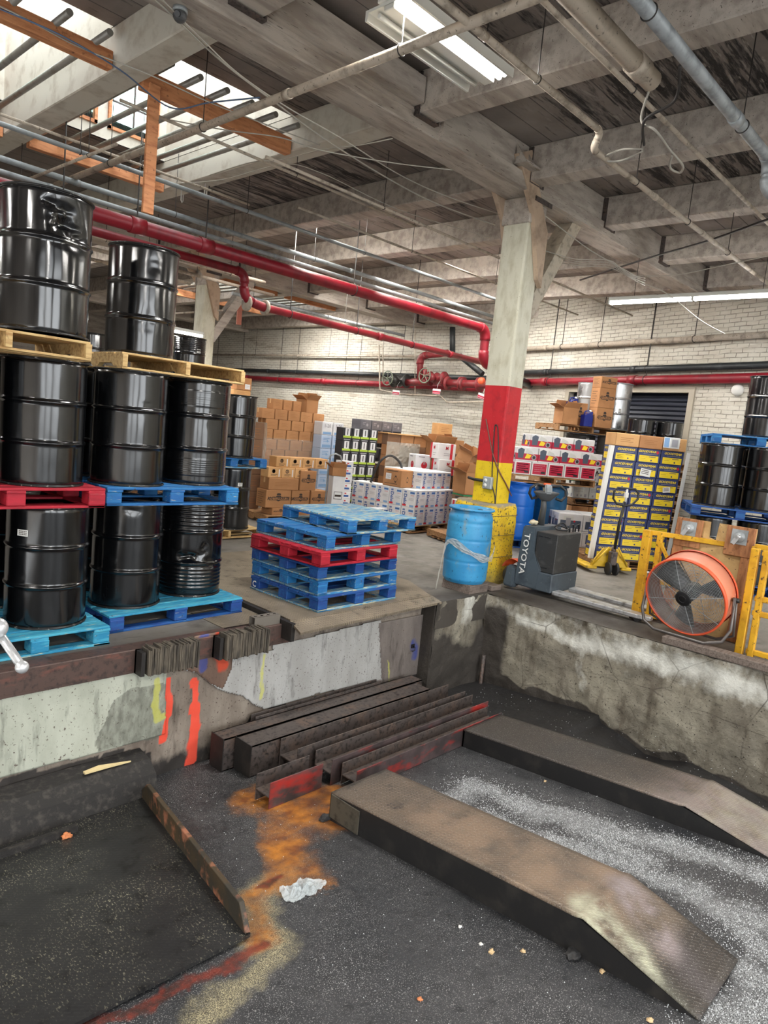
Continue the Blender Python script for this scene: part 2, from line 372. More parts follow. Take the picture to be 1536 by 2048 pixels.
# ---- left dock face (plane y = YF)
def fx(u, v, off=0): p = ony(u, v, YF-off); return (p[0], p[2])
def face_attr(x, z):
    P = np.stack([x, z], 1); n = fbm(np.stack([x, z, 0*x], 1), 5)*.03; Q = P+np.stack([n, n*.5], 1)
    f = lambda l: [fx(*p) for p in l]
    n2 = fbm(np.stack([x*3, z*.6, 0*x+9], 1), 6)*.5+.5
    o = np.maximum.reduce([1-smooth(polydist(Q, f([(337,1365),(336,1430),(330,1478)])), .022, .04), 1-smooth(polydist(Q, f([(392,1362),(390,1440),(383,1525)])), .03, .045)])
    rs = np.maximum((1-smooth(polydist(Q, f([(436,1258),(440,1330)])), .02, .1)), (1-smooth(polydist(Q, f([(843,1290),(845,1335)])), .01, .07))*.7)
    b = np.maximum(1-smooth(polydist(Q, f([(404,1275),(402,1335)])), .02, .06), (1-smooth(polydist(Q, f([(826,1285),(826,1310)])), .03, .09))*.8)
    y = np.maximum.reduce([(1-smooth(polydist(Q, f([(311,1362),(309,1400),(311,1440),(325,1432)])), .015, .04))*.8, (1-smooth(polydist(Q, f([(523,1312),(519,1395)])), .01, .025))*.6, (1-smooth(polydist(Q, f([(773,1320),(774,1380)])), .005, .02))*.6])
    dk = inpoly(Q, f([(455,1560),(440,1500),(500,1440),(545,1415),(620,1400),(900,1330),(900,1600)]))*.85
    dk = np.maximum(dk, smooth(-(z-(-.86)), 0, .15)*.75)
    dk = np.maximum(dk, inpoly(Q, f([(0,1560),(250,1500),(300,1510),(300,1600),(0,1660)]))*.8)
    st = inpoly(Q, f([(190,1480),(225,1400),(260,1375),(335,1365),(335,1475),(200,1500)]))*.55
    br = 1-smooth(np.abs(z+.18), .02, .18)*1.0
    return {'o': o*1., 'rs': rs*(.5+n2*.5), 'b': b*(.4+n2*.6), 'yw': y, 'dk': dk, 'st': st, 'br': br}
def facemat(name, c1, c2, rough=.65, diamond=False, extra=None):
    t = NT(name, rough)
    c = t.mix(t.noise(3, (1.5,1,.5), 'World', lo=.35, hi=.65), c1, c2)
    c = t.mix(t.noise(7, (1.6,1,.35), 'World', lo=.56, hi=.7), c, tuple(x*.55 for x in c2[:3])+(1,))
    c = t.mix(t.noise(55, kind='World', detail=3, lo=.62, hi=.7), c, srgb(74,58,50))
    if extra: c = extra(t, c)
    nz = t.noise(18, (1,1,.5), 'World', lo=.25, hi=.75)
    md = lambda a: t.ramp(t.math('ADD', t.attr(a), t.math('MULTIPLY', nz, .4)), .45, .85)
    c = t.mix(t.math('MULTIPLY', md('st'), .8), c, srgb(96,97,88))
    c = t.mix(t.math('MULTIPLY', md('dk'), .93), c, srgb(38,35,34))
    c = t.mix(md('rs'), c, srgb(188,70,44)); c = t.mix(t.math('MULTIPLY', md('b'), .8), c, srgb(54,70,140))
    c = t.mix(t.math('MULTIPLY', md('yw'), .7), c, srgb(200,200,90)); c = t.mix(md('o'), c, srgb(236,84,62))
    t.col(c); t.bump(t.noise(30, kind='World', lo=0, hi=1), .4, .006)
    if diamond:
        a = t.n('ShaderNodeTexChecker'); a.inputs['Scale'].default_value = 28; t.l(t.coord('World', rot=(0,.785,0)), a.inputs[0]); t.bump(a.outputs[1], .5, .003)
    return t.m
mt['face'] = facemat('stained_concrete_face', srgb(150,140,128), srgb(112,100,90))
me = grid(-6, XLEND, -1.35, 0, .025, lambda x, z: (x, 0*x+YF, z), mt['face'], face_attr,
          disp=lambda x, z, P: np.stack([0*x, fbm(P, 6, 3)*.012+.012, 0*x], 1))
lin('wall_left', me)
def plate(name, pts, off, matl, label, thick=.008, step=.012):
    poly = [fx(*p, off) for p in pts]; a = np.array(poly)
    jag = fbm(np.stack([a[:, 0], a[:, 1], a[:, 0]*0], 1), 3)
    me = grid(a[:, 0].min()-.02, a[:, 0].max()+.02, a[:, 1].min()-.02, a[:, 1].max()+.02, step, lambda x, z: (x, 0*x+YF-off, z), matl, face_attr,
              keep=lambda x, z: inpoly(np.stack([x, z], 1), poly))
    bm = bmesh.new(); bm.from_mesh(me); bmesh.ops.delete(bm, geom=[v for v in bm.verts if not v.link_faces], context='VERTS')
    ed = [e for e in bm.edges if e.is_boundary]; r = bmesh.ops.extrude_edge_only(bm, edges=ed)
    for v in r['geom']:
        if isinstance(v, bmesh.types.BMVert): v.co.y += thick
    bm.to_mesh(me); bm.free()
    o = lin(name, me, None); return tag(o, label, 'steel plate')
pl_a = facemat('grey_green_painted_plate', srgb(190,194,180), srgb(168,172,158), .5)
pl_b = facemat('pale_grey_painted_plate', srgb(182,182,180), srgb(162,161,158), .45)
pl_c = facemat('scuffed_tread_plate', srgb(132,124,118), srgb(104,96,92), .5, True)
pl_d = facemat('brown_rusty_plate', srgb(122,98,84), srgb(96,76,66), .6)
plate('wall_plate', [(-60,1368),(262,1313),(290,1345),(332,1345),(332,1469),(-60,1572)], .012, pl_a, 'long grey-green painted steel plate below the brown rail, left of the orange paint stripes')
plate('wall_plate', [(545,1290),(600,1280),(762,1240),(764,1362),(640,1386),(530,1418),(510,1410),(486,1392),(440,1380),(420,1366),(395,1345),(370,1340),(400,1322),(470,1318),(548,1300)], .016, pl_b, 'pale grey torn steel plate below the stack of pallets')
plate('wall_plate', [(330,1300),(300,1345),(330,1345),(372,1340),(395,1345),(420,1366),(446,1378),(462,1340),(470,1262),(400,1270)], .02, pl_d, 'rusty brown steel patch with red and blue spray between the two rubber bumpers')
plate('wall_plate', [(758,1246),(858,1228),(863,1392),(752,1405),(748,1360),(764,1360)], .02, pl_c, 'scuffed tread plate with blue and orange spray at the right end of the face')
g = G(); g.box(-8, 15.2, YF+.04, 30, -1.4, -.004); g.box(XR+.12, 15.2, -8, YF+.04, -1.4, -.03); g.box(XLEND+.02, XR+.12, YR+.06, YF+.04, -1.4, -.03)
struct('foundation', g, mt['dock'])
set_attr(C.objects[-1].data, 'dirt', [.5]*24)
# ---- corner pier face and right pit wall
t = NT('weathered_pit_concrete', .8)
c = t.mix(t.noise(2.2, kind='World', lo=.35, hi=.65), srgb(150,144,128), srgb(118,112,100))
c = t.mix(t.noise(6, (1,1,.3), 'World', lo=.5, hi=.7), c, srgb(96,88,76))
c = t.mix(t.math('MULTIPLY', t.noise(9, (1,1,7), 'World', lo=.6, hi=.66), .6), c, srgb(80,74,66))
c = t.mix(t.noise(48, kind='World', detail=2, lo=.64, hi=.7), c, srgb(60,54,48))
nz = t.noise(5, kind='World', lo=.25, hi=.75)
nz2 = t.noise(14, (1,1,.6), 'World', detail=6, lo=.25, hi=.75)
c = t.mix(t.math('MULTIPLY', t.ramp(t.math('ADD', t.attr('white'), t.math('ADD', t.math('MULTIPLY', nz, .45), t.math('MULTIPLY', nz2, .45))), .72, 1.3), .9), c, srgb(216,216,208))
vor = t.n('ShaderNodeTexVoronoi', feature='DISTANCE_TO_EDGE'); vor.inputs['Scale'].default_value = 1.5; t.l(t.coord('World', (1,1,1.6)), vor.inputs['Vector'])
c = t.mix(t.math('MULTIPLY', t.math('SUBTRACT', 1, t.ramp(vor.outputs['Distance'], .0, .012)), t.noise(2, kind='World', lo=.4, hi=.6)), c, srgb(70,63,55))
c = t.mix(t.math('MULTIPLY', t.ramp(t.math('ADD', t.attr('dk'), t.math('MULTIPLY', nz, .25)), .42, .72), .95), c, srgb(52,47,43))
t.col(c); t.bump(t.noise(11, kind='World', detail=8, lo=0, hi=1), .6, .03); t.bump(t.noise(70, kind='World', lo=0, hi=1), .4, .006)
mt['pitwall'] = t.m
def rw(u, v): p = onx(u, v, XR); return (p[1], p[2])
def rattr(y, z):
    P = np.stack([y, z], 1); n = fbm(np.stack([y, z, 0*y], 1), 3)*.08; Q = P+np.stack([n, n], 1)
    low = LOW
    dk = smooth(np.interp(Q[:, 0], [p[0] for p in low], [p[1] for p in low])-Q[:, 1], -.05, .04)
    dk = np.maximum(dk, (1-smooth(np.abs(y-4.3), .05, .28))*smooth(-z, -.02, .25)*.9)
    band = [rw(*p) for p in [(1150,1275),(1250,1300),(1330,1330),(1420,1350),(1536,1395),(1640,1440)]]
    wh = (1-smooth(polydist(Q, band), .0, .24))*.85; wh = np.maximum(wh, smooth(z, -.45, -.1)*.35)
    wh = np.maximum(wh, (1-smooth(polydist(Q, [rw(1040,1240), rw(1150,1285)]), .02, .12))*.75)
    wh = np.maximum(wh, (1-smooth(polydist(Q, [rw(1160,1300), rw(1165,1370)]), .02, .08))*.5)
    return {'dk': dk, 'white': wh}
def rdisp(y, z, P):
    n = fbm(P, 2.2, 5)*.035+fbm(P, 9, 3)*.008; top = smooth(z, -.22, 0)
    ch = fbm(np.stack([y, 0*y, 0*y], 1), 3.5, 4)
    return np.stack([n+top*np.clip(ch, 0, 1)*.07, 0*y, -top*np.clip(np.abs(ch), 0, 1)*.02], 1)
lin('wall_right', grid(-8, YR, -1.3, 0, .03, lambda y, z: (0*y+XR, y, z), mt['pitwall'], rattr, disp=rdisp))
g = G(); g.box(XR+.1, XR+.5, -8, YF, -.03, -.001); struct('floor', g, mt['dock']); set_attr(C.objects[-1].data, 'dirt', [.6]*8)
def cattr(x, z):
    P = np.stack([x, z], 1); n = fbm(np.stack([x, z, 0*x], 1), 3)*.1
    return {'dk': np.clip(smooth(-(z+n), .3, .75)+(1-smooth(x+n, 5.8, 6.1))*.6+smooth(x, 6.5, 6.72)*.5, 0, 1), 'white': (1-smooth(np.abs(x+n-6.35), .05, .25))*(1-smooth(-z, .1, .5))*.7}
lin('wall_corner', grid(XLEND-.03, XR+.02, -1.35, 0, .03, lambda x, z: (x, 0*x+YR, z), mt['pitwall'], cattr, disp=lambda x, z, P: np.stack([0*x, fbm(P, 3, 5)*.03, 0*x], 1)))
g = G(); g.box(XLEND-.04, XLEND, YR, YF+.05, -1.35, -.01); struct('wall_corner', g, mt['pitwall'])
for k in ('dk', 'white'): set_attr(C.objects[-1].data, k, [.8*(k == 'dk')]*8)
# vertical groove in the corner with broken pipe stub
g = G(); p = ony(984, 1300, YR-.03); q = ony(975, 1430, YR-.03); g.tube([(6.66,4.36,p[2]), (6.66,4.36,q[2])], .022, 8)
tag(obj('corner_pipe', g, mt['steel_dark']), 'thin vertical pipe stub in the inner corner of the concrete pit wall', 'pipe')
# brown steel rail along the left edge
g = G(); g.box(-6, 3.95, YF-.03, YF+.12, -.165, .006); g.bevel(.006); g.box(-6, 3.95, YF-.034, YF-.03, -.17, -.15)
struct('trim_1', g, mt['steel_brown'])
# rail base below plate: ledge of dirt at the foot of the left face
g = G(); z0 = pitz(4.4)
g.prism([(-4, 4.3, z0), (-4, YF, z0), (-4, YF, z0+.26), (-4, 4.46, z0+.24), (-4, 4.36, z0+.17)], (6.55, 0, 0))
g.prism([(-4, 4.16, pitz(4.16)), (-4, 4.2, pitz(4.2)), (-4, 4.2, pitz(4.2)+.075), (-4, 4.16, pitz(4.16)+.075)], (5.9, 0, 0))
mt['dirt'] = M('oily_dirt', srgb(36,34,33), .8, 0, [(20, srgb(66,62,58), .5, .7)], (40, .6, .01), 'World')
struct('trim_2', g, mt['dirt'])

# ---- ceiling deck, beams
KS = 1.07
ZC, ZJ, ZB = [HC+(v-HC)*KS for v in (4.87, 4.52, 4.42)]
t = NT('ceiling_boards', .8)
w_ = t.n('ShaderNodeTexWave', wave_type='BANDS', bands_direction='Y', wave_profile='SAW'); w_.inputs['Scale'].default_value = .98; t.l(t.coord('World'), w_.inputs['Vector'])
groove = t.ramp(w_.outputs['Fac'], .0, .05)
c = t.mix(t.noise(1.2, kind='World', lo=.35, hi=.65), srgb(146,137,131), srgb(116,108,103))
c = t.mix(groove, srgb(46,42,40), c)
peel = t.math('MULTIPLY', t.ramp(t.math('ADD', t.attr('peel'), t.noise(3.2, (.35,1.6,1), 'World', detail=8, rough=.7, lo=.3, hi=.7)), .72, 1.0), t.noise(5, (.22,2.0,1), 'World', detail=8, rough=.72, lo=.48, hi=.55))
c = t.mix(peel, c, srgb(44,39,37))
c = t.mix(t.math('MULTIPLY', t.ramp(t.attr('peel'), .1, .5), t.math('MULTIPLY', t.noise(11, (.3,1.6,1), 'World', detail=7, lo=.58, hi=.63), .8)), c, srgb(170,162,153))
t.col(c); t.bump(groove, .6, .02); t.bump(t.math('MULTIPLY', peel, t.noise(40, kind='World', lo=0, hi=1)), .9, .03)
mt['ceil'] = t.m
def cattr2(x, y):
    r = np.zeros_like(x)
    for px, py, rx, ry, k in ((7.4,2.6,2.6,1.5,.85),(5.6,1.2,2.0,1.2,.7),(5.6,7.9,1.6,1.4,.95),(6.6,9.3,2,1.2,.6),(9,3.5,1.2,.8,.4),(7.8,7.2,1.2,.8,.4),(10,9,1,1,.3)):
        r = np.maximum(r, k*np.exp(-((x-px)/rx)**2-((y-py)/ry)**2))
    return {'peel': r}
SKY = []     # skylight holes (x0,x1,y0,y1)
JX = [1.2+1.83*(k-1) for k in range(-1, 8)]     # right bottom edges of the joists
JE = [-4.3, -2.46, -.62, 1.21, 3.04, 4.95, 6.76, 8.5, 10.3, 12.1, 13.95]
JE = [v*KS for v in JE]; BH = [(v[0]*KS, v[1]*KS) for v in ((-3.1,-2.76), (4.46,4.80), (12.2,12.54), (19.9,20.24))]
YS = [v*KS for v in (6.2, 8.78, 13.3, 16.2)]
for a, b in ((3, 4), (4, 5), (2, 3)): SKY.append((JE[a], JE[b]-.27, YS[0], YS[1]))
for a, b in ((7, 8), (8, 9)): SKY.append((JE[a], JE[b]-.27, YS[2], YS[3]))
def notsky(x, y):
    k = np.ones_like(x, bool)
    for x0, x1, y0, y1 in SKY: k &= ~((x > x0) & (x < x1) & (y > y0) & (y < y1))
    return k
def cgrid(x0, x1, y0, y1): lin('ceiling', grid(x0, x1, y0, y1, .15, lambda x, y: (x, y, 0*x+ZC), mt['ceil'], cattr2))
cgrid(-8, 15.2, -6, YS[0]); cgrid(-8, SKY[2][0], YS[0], YS[1]); cgrid(SKY[1][1]+.001, 15.2, YS[0], YS[1]); cgrid(-8, 15.2, YS[1], YS[2])
cgrid(-8, SKY[3][0], YS[2], YS[3]); cgrid(SKY[4][1]+.001, 15.2, YS[2], YS[3]); cgrid(-8, 15.2, YS[3], 30)
g = G(); g.box(-8.2, 15.4, -YS[0], YS[0]-.1, ZC+.2, ZC+.3); g.box(-8.2, SKY[2][0]-.1, YS[0]-.1, YS[1]+.1, ZC+.2, ZC+.3); g.box(SKY[1][1]+.1, 15.4, YS[0]-.1, YS[1]+.1, ZC+.2, ZC+.3)
g.box(-8.2, 15.4, YS[1]+.1, YS[2]-.1, ZC+.2, ZC+.3); g.box(-8.2, SKY[3][0]-.1, YS[2]-.1, YS[3]+.1, ZC+.2, ZC+.3); g.box(SKY[4][1]+.1, 15.4, YS[2]-.1, YS[3]+.1, ZC+.2, ZC+.3); g.box(-8.2, 15.4, YS[3]+.1, 30, ZC+.2, ZC+.3)
struct('roof', g, mt['dirt'])
BEAMS = BH
for k, (b0, b1) in enumerate(BEAMS):
    g = G(); g.box(-8, 15, b0, b1, ZB, ZC); g.bevel(.012)
    g.box(-8, 15, b0-.012, b1+.012, ZB+.115, ZB+.135)
    if k == 1: g.box(-8, 5.0, b0-.13, b0, ZB+.16, ZC-.1); g.box(5.4, 9.6, b0-.05, b0, ZB+.0, ZB+.16)
    o = struct('ceiling_beam', g, mt['white_timber'])
for e in JE:
    for (b0, b1) in ((-6,BH[0][0]),(BH[0][1],BH[1][0]),(BH[1][1],BH[2][0]),(BH[2][1],BH[3][0]),(BH[3][1],30)):
        g = G(); g.box(e-.27, e, b0, b1, ZJ, ZC); g.bevel(.01)
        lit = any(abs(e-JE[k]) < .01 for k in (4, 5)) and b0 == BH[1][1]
        if b1 == BH[1][0] or b0 == BH[1][1] or b1 == BH[2][0]:
            yy = b1-.035 if b1 in (BH[1][0], BH[2][0]) else b0+.035; h_ = G()
            h_.box(e-.287, e-.271, yy-.03, yy+.03, ZJ-.012, ZC-.02); h_.box(e+.001, e+.017, yy-.03, yy+.03, ZJ-.012, ZC-.02); h_.box(e-.287, e+.017, yy-.03, yy+.03, ZJ-.024, ZJ-.012); struct('joist_hanger', h_, mt['steel_dark'])
        struct('ceiling_joist', g, mt['white_skylit'] if lit else mt['white_timber'])
# ---- far walls
t = NT('white_painted_brick', .75)
br = t.n('ShaderNodeTexBrick'); br.offset = .5; br.inputs['Scale'].default_value = 1; br.inputs['Mortar Size'].default_value = .008
br.inputs['Brick Width'].default_value = .22; br.inputs['Row Height'].default_value = .075; br.inputs['Mortar Smooth'].default_value = .4; br.inputs['Bias'].default_value = -.2
cb = t.n('ShaderNodeCombineXYZ'); sp = t.n('ShaderNodeSeparateXYZ'); t.l(t.coord('Object'), sp.inputs[0]); t.l(sp.outputs['X'], cb.inputs[0]); t.l(sp.outputs['Z'], cb.inputs[1])
nd = t.n('ShaderNodeTexNoise'); nd.inputs['Scale'].default_value = 1.3; t.l(t.coord('Object'), nd.inputs['Vector'])
va = t.n('ShaderNodeVectorMath', operation='MULTIPLY_ADD'); t.l(nd.outputs['Color'], va.inputs[0]); va.inputs[1].default_value = (.05,.07,0); t.l(cb.outputs[0], va.inputs[2]); t.l(va.outputs[0], br.inputs['Vector'])
mort = t.math('MULTIPLY', br.outputs['Fac'], t.noise(3, (1,1,3), lo=.35, hi=.6))
c = t.mix(t.noise(.8, lo=.3, hi=.7), srgb(214,212,202), srgb(190,184,170))
c = t.mix(t.noise(2.2, (.4,1,3), lo=.55, hi=.75), c, srgb(156,146,130))
c = t.mix(t.math('MULTIPLY', mort, .8), c, srgb(104,94,82))
t.col(c); t.bump(t.math('SUBTRACT', 1, mort), .7, .02); t.bump(t.noise(14, (1,1,2), lo=0, hi=1), .5, .02); mt['brick'] = t.m
XB = 15.0; KY = float(onx(1000, 800, XB)[1])
dv = ray(20, 776); DW = np.array([dv[0], dv[1]])/math.hypot(dv[0], dv[1])   # direction of the right hand stretch (pointing away)
DN = np.array([DW[1], -DW[0]])
g = G(); g.box(0, 30-KY, 0, .3, -.1, 5.2); o = struct('wall_back', g, mt['brick']); o.rotation_euler.z = math.pi/2; o.location = (XB+.3, KY, 0)
KP = np.array([XB, KY])
def wall2(s, z, out=0.0):  # s metres along the right stretch from the kink
    p = KP - DW*s - DN*out*(1) ; return Vector((p[0], p[1], z))
def s_at(u, v):  # where a pixel ray meets the right stretch
    d = ray(u, v); A = np.array([[d[0], DW[0]], [d[1], DW[1]]]); r = np.linalg.solve(A, KP-CAM[:2]); return r[1], CAM[2]+d[2]*r[0]
sd0, zd = s_at(1140, 784); sd1, _ = s_at(1380, 784)
ang2 = math.atan2(-DW[1], -DW[0])
g = G(); g.box(0, sd0, 0, .3, -.1, 5.2); g.box(sd1, 22, 0, .3, -.1, 5.2); g.box(sd0, sd1, 0, .3, zd, 5.2)
o = struct('wall_back_right', g, mt['brick']); o.location = (XB, KY, 0); o.rotation_euler.z = ang2
g = G(); g.box(sd0-.12, sd0, -.03, .02, 0, zd+.12); g.box(sd1, sd1+.12, -.03, .02, 0, zd+.12); g.box(sd0, sd1, -.03, .02, zd, zd+.12)
o = struct('trim_3', g, M('beige_door_frame', srgb(170,162,146), .6)); o.location = (XB, KY, 0); o.rotation_euler.z = ang2
g = G(); n = 34
for i in range(n):
    z0 = zd*i/n; z1 = zd*(i+1)/n; zm = (z0+z1)/2
    g.quad([(sd0, .14, z0), (sd1, .14, z0), (sd1, .11, zm-.01), (sd0, .11, zm-.01)]); g.quad([(sd0, .11, zm-.01), (sd1, .11, zm-.01), (sd1, .14, z1), (sd0, .14, z1)])
o = struct('door_1', g, M('dark_navy_shutter', srgb(34,38,52), .4, .2)); o.location = (XB, KY, 0); o.rotation_euler.z = ang2
g = G(); g.box(-8, 15.3, 27, 27.2, 0, 5.2); struct('wall_far', g, mt['white_timber'])
g = G(); g.box(-8.2, -8, -6, 30, -1.4, 5.2); struct('wall_side', g, mt['white_timber'])
# wall behind the camera with two open dock doors
YB = -6
g = G()
for a, b in ((-8,-4.6),(-1.9,-1.2),(1.5,2.4),(6.0,6.8),(9.5,15.2)): g.box(a, b, YB-.2, YB, -1.4, ZC+.2)
g.box(-8, 15.2, YB-.2, YB, 4.3, ZC+.2)
struct('wall_front', g, mt['white_timber'])
for a, b in ((-4.6,-1.9),(-1.2,1.5),(2.4,6.0),(6.8,9.5)):
    ld = bpy.data.lights.new('door_daylight', 'AREA'); ld.shape = 'RECTANGLE'; ld.size = b-a; ld.size_y = 4.4; ld.cycles.is_portal = True
    lo = bpy.data.objects.new('door_daylight', ld); C.objects.link(lo); lo.location = ((a+b)/2, YB-.1, 2.0); lo.rotation_euler = (math.pi/2, 0, 0)
g = G(); g.box(-14, 20, -30, YB-.2, -1.3, -.2); struct('ground_outside', g, M('outside_asphalt', srgb(120,120,118), .8))
# ---- skylight shafts
glass = NT('wired_skylight_glass', .2); glass.b.inputs['Transmission Weight'].default_value = 1; glass.b.inputs['Roughness'].default_value = .25; glass.col(srgb(214,240,232)); glass.b.inputs['IOR'].default_value = 1.1
mt['glass'] = glass.m
sh_w = M('skylight_shaft_white', srgb(216,212,200), .7, 0, [(5, srgb(186,178,164), .5, .7)], (16, .2, .004), 'World')
def shaft(x0, x1, y0, y1, k, zt=6.25):
    g = G(); z0 = ZC
    g.box(x0-.03, x0, y0-.03, y1+.03, z0, zt); g.box(x1, x1+.03, y0-.03, y1+.03, z0, zt); g.box(x0, x1, y0-.04, y0, z0, zt-.35)
    # far wall with a window band
    wz0, wz1 = z0+.14, z0+.86
    g.box(x0, x1, y1, y1+.04, z0, wz0); g.box(x0, x1, y1, y1+.04, wz1, zt); xm = (x0+x1)/2
    for a, b in ((x0, x0+.12), (xm-.07, xm+.07), (x1-.12, x1)): g.box(a, b, y1, y1+.04, wz0, wz1)
    g.box(x0-.03, xm-.1, y0-.03, y1+.03, zt, zt+.05)
    struct('skylight_shaft', g, sh_w)
    for a, b in ((x0+.12, xm-.07), (xm+.07, x1-.12)):
        wf = G(); wood = 0
        for zz in (wz0, wz1-.04): wf.box(a, b, y1-.03, y1+.03, zz, zz+.04)
        for xx in (a, b-.04): wf.box(xx, xx+.04, y1-.03, y1+.03, wz0, wz1)
        wf.box(a, b, y1-.01, y1+.01, (wz0+wz1)/2-.01, (wz0+wz1)/2+.01, 1); wf.box((a+b)/2-.01, (a+b)/2+.01, y1-.01, y1+.01, wz0, wz1, 1)
        wf.box(a+.03, b-.03, y1, y1+.004, wz0+.03, wz1-.03, 2)
        struct('window_%d' % (k*2+(a > xm)+1), wf, [mt['wood_orange'], mt['steel_dark'], mt['glass']])
for k, s in enumerate(SKY): shaft(*s, k)

# ---- fluorescent fixtures
mt['fix'] = M('fixture_enamel', srgb(205,206,200), .4)
tube_m = emis('lit_tube', (1, .98, .94, 1), 30)
def lamp_light(o, sx, sy, e, z=-.06):
    ld = bpy.data.lights.new('tube_light', 'AREA'); ld.shape = 'RECTANGLE'; ld.size = sx; ld.size_y = sy; ld.energy = e; ld.color = (1, .965, .91)
    lo = bpy.data.objects.new('tube_light', ld); C.objects.link(lo); lo.parent = o; lo.location = (0, 0, z)
def strip_lamp(loc, rotz, L, label, e, group=None):
    t_ = thing('fluorescent_fixture', label, 'ceiling light', loc, rotz, group)
    g = G(); g.box(-L/2, L/2, -.05, .05, 0, .06); g.bevel(.008); obj('housing', g, mt['fix'], t_)
    for s in (-1, 1):
        for k in (-1, 1):
            g = G(); g.tube([(s*.01 if s > 0 else -L/2+.03, k*.03, -.022), (L/2-.03 if s > 0 else -.01, k*.03, -.022)], .017, 10); obj('tube', g, tube_m, t_)
    for s in (-1, 0, 1): g = G(); g.cbox((s*(L/2-.015), 0, -.02), (.03, .11, .05)); obj('lamp_holder', g, mt['fix'], t_)
    g = G()
    for s in (-.35, .35): g.tube([(s*L, 0, .06), (s*L, 0, ZC-loc[2])], .004, 5)
    obj('hanger', g, mt['wire_dark'], t_)
    lamp_light(t_, L, .12, e, -.05)
    return t_
a_, b_ = onz(1240, 608, 4.0), onz(1560, 580, 4.0); mid = (a_+b_)/2
strip_lamp((mid[0], mid[1]-.02, 4.0), math.pi/2, 2.5, 'long lit fluorescent strip hanging before the white brick wall, upper right', 55)
f0 = thing('fluorescent_fixture', 'lit fluorescent fixture with one glowing tube panel below the beam, top centre', 'ceiling light', (4.18, 3.74, 4.61), 0)
g = G(); L2, W2 = .60, .23
g.box(-L2, L2, -W2, W2, .05, .07); g.prism([(-L2, -W2, .05), (-L2, -W2, .0), (-L2, -W2+.02, .0), (-L2, -W2+.03, .05)], (2*L2, 0, 0)); g.prism([(-L2, W2, .05), (-L2, W2-.03, .05), (-L2, W2-.02, .0), (-L2, W2, .0)], (2*L2, 0, 0))
obj('reflector', g, mt['fix'], f0)
g = G(); g.box(-L2, L2, -.05, .05, .01, .05); g.box(-L2-.02, -L2+.2, -.1, .1, .07, .13); g.bevel(.006); obj('ballast_cover', g, mt['fix'], f0)
g = G(); g.tube([(-L2+.03, -.12, .022), (L2-.03, -.12, .022)], .022, 10); g.tube([(-L2+.03, -.17, .03), (L2-.03, -.17, .03)], .02, 10); obj('lit_tube', g, tube_m, f0)
g = G(); g.tube([(-L2+.03, .12, .022), (L2-.03, .12, .022)], .017, 10); obj('dark_tube', g, mt['fix'], f0, label='unlit tube')
g = G()
for s in (-.5, .5): g.tube([(s, 0, .07), (s, 0, ZC-4.61)], .004, 5)
obj('hanger', g, mt['wire_dark'], f0)
lamp_light(f0, 1.2, .2, 110, -.01)
p_ = ony(368, 664, 12.0)
strip_lamp((p_[0]-.3, 12.0, p_[2]), 0, 1.4, 'small far lit fluorescent strip between the single drum and the far column', 50)
for k, (e_, y, w_) in enumerate(((7, 8.2, 90), (8, 8.0, 90), (9, 9.4, 22), (8, 11.0, 110), (9, 16.2, 190), (7, 17.0, 150), (5, 16.5, 120), (6, 9.0, 60))):  # added fill lamps, hidden behind joists to brighten the back wall
    strip_lamp((JE[e_]+.12, y, ZC-.12), math.pi/2, 2.2, 'added unseen fill strip tucked behind a joist, '+['above the brown carton load','before the valves on the brick wall','near the wall right of the valves','above the black and lime cases','over the far brick wall','over the far skylight end','behind the far column','over the big brown load'][k], w_, 'added unseen fill strips between the joists')
for k, (x, y) in enumerate(((-3.5,1.5),(-3.5,7.5),(11,-2.2),(6.5,-3),(0,-3),(-3,13))):  # extra lamps added out of view as general fill light
    lx = strip_lamp((x, y, 4.25), 0 if k % 2 else math.pi/2, 2.4, 'added fluorescent fill strip outside the view, '+['beside the left wall','far down the left side','right of the yellow gates','behind the camera at right','behind the camera','beyond the tall drum stacks'][k], 170, 'added fill strips outside the view')
# ================================================================== DRUMS AND PALLETS
def drum_mat(name, c, rough=.16, metal=0., coat=.4):
    t = NT(name, rough, metal, .6, coat); t.b.inputs['Coat Roughness'].default_value = .12
    c_ = t.mix(t.noise(9, (1,1,.5), 'ObjectR', lo=.58, hi=.75), c, tuple(min(1, x*2.2+.004) for x in c[:3])+(1,))
    t.col(c_); t.rough(t.noise(5, (1,1,.35), 'ObjectR', lo=.35, hi=.75), rough*.75, rough*1.9)
    t.bump(t.noise(3.2, (1.6,1.6,.7), 'ObjectR', detail=2, lo=0, hi=1), .28, .02)
    return t.m
mt['drum'] = drum_mat('glossy_black_drum_paint', srgb(10,11,13))
mt['drum_grey'] = drum_mat('charcoal_drum_paint', srgb(56,54,52), .45, 0, .0)
mt['drum_silver'] = drum_mat('bare_steel_drum', srgb(190,192,194), .28, .9, 0)
mt['chime'] = M('scuffed_black_rim', srgb(40,40,40), .35, .4, [(30, srgb(140,138,132), .6, .66)])
DR, DH = .286, .872
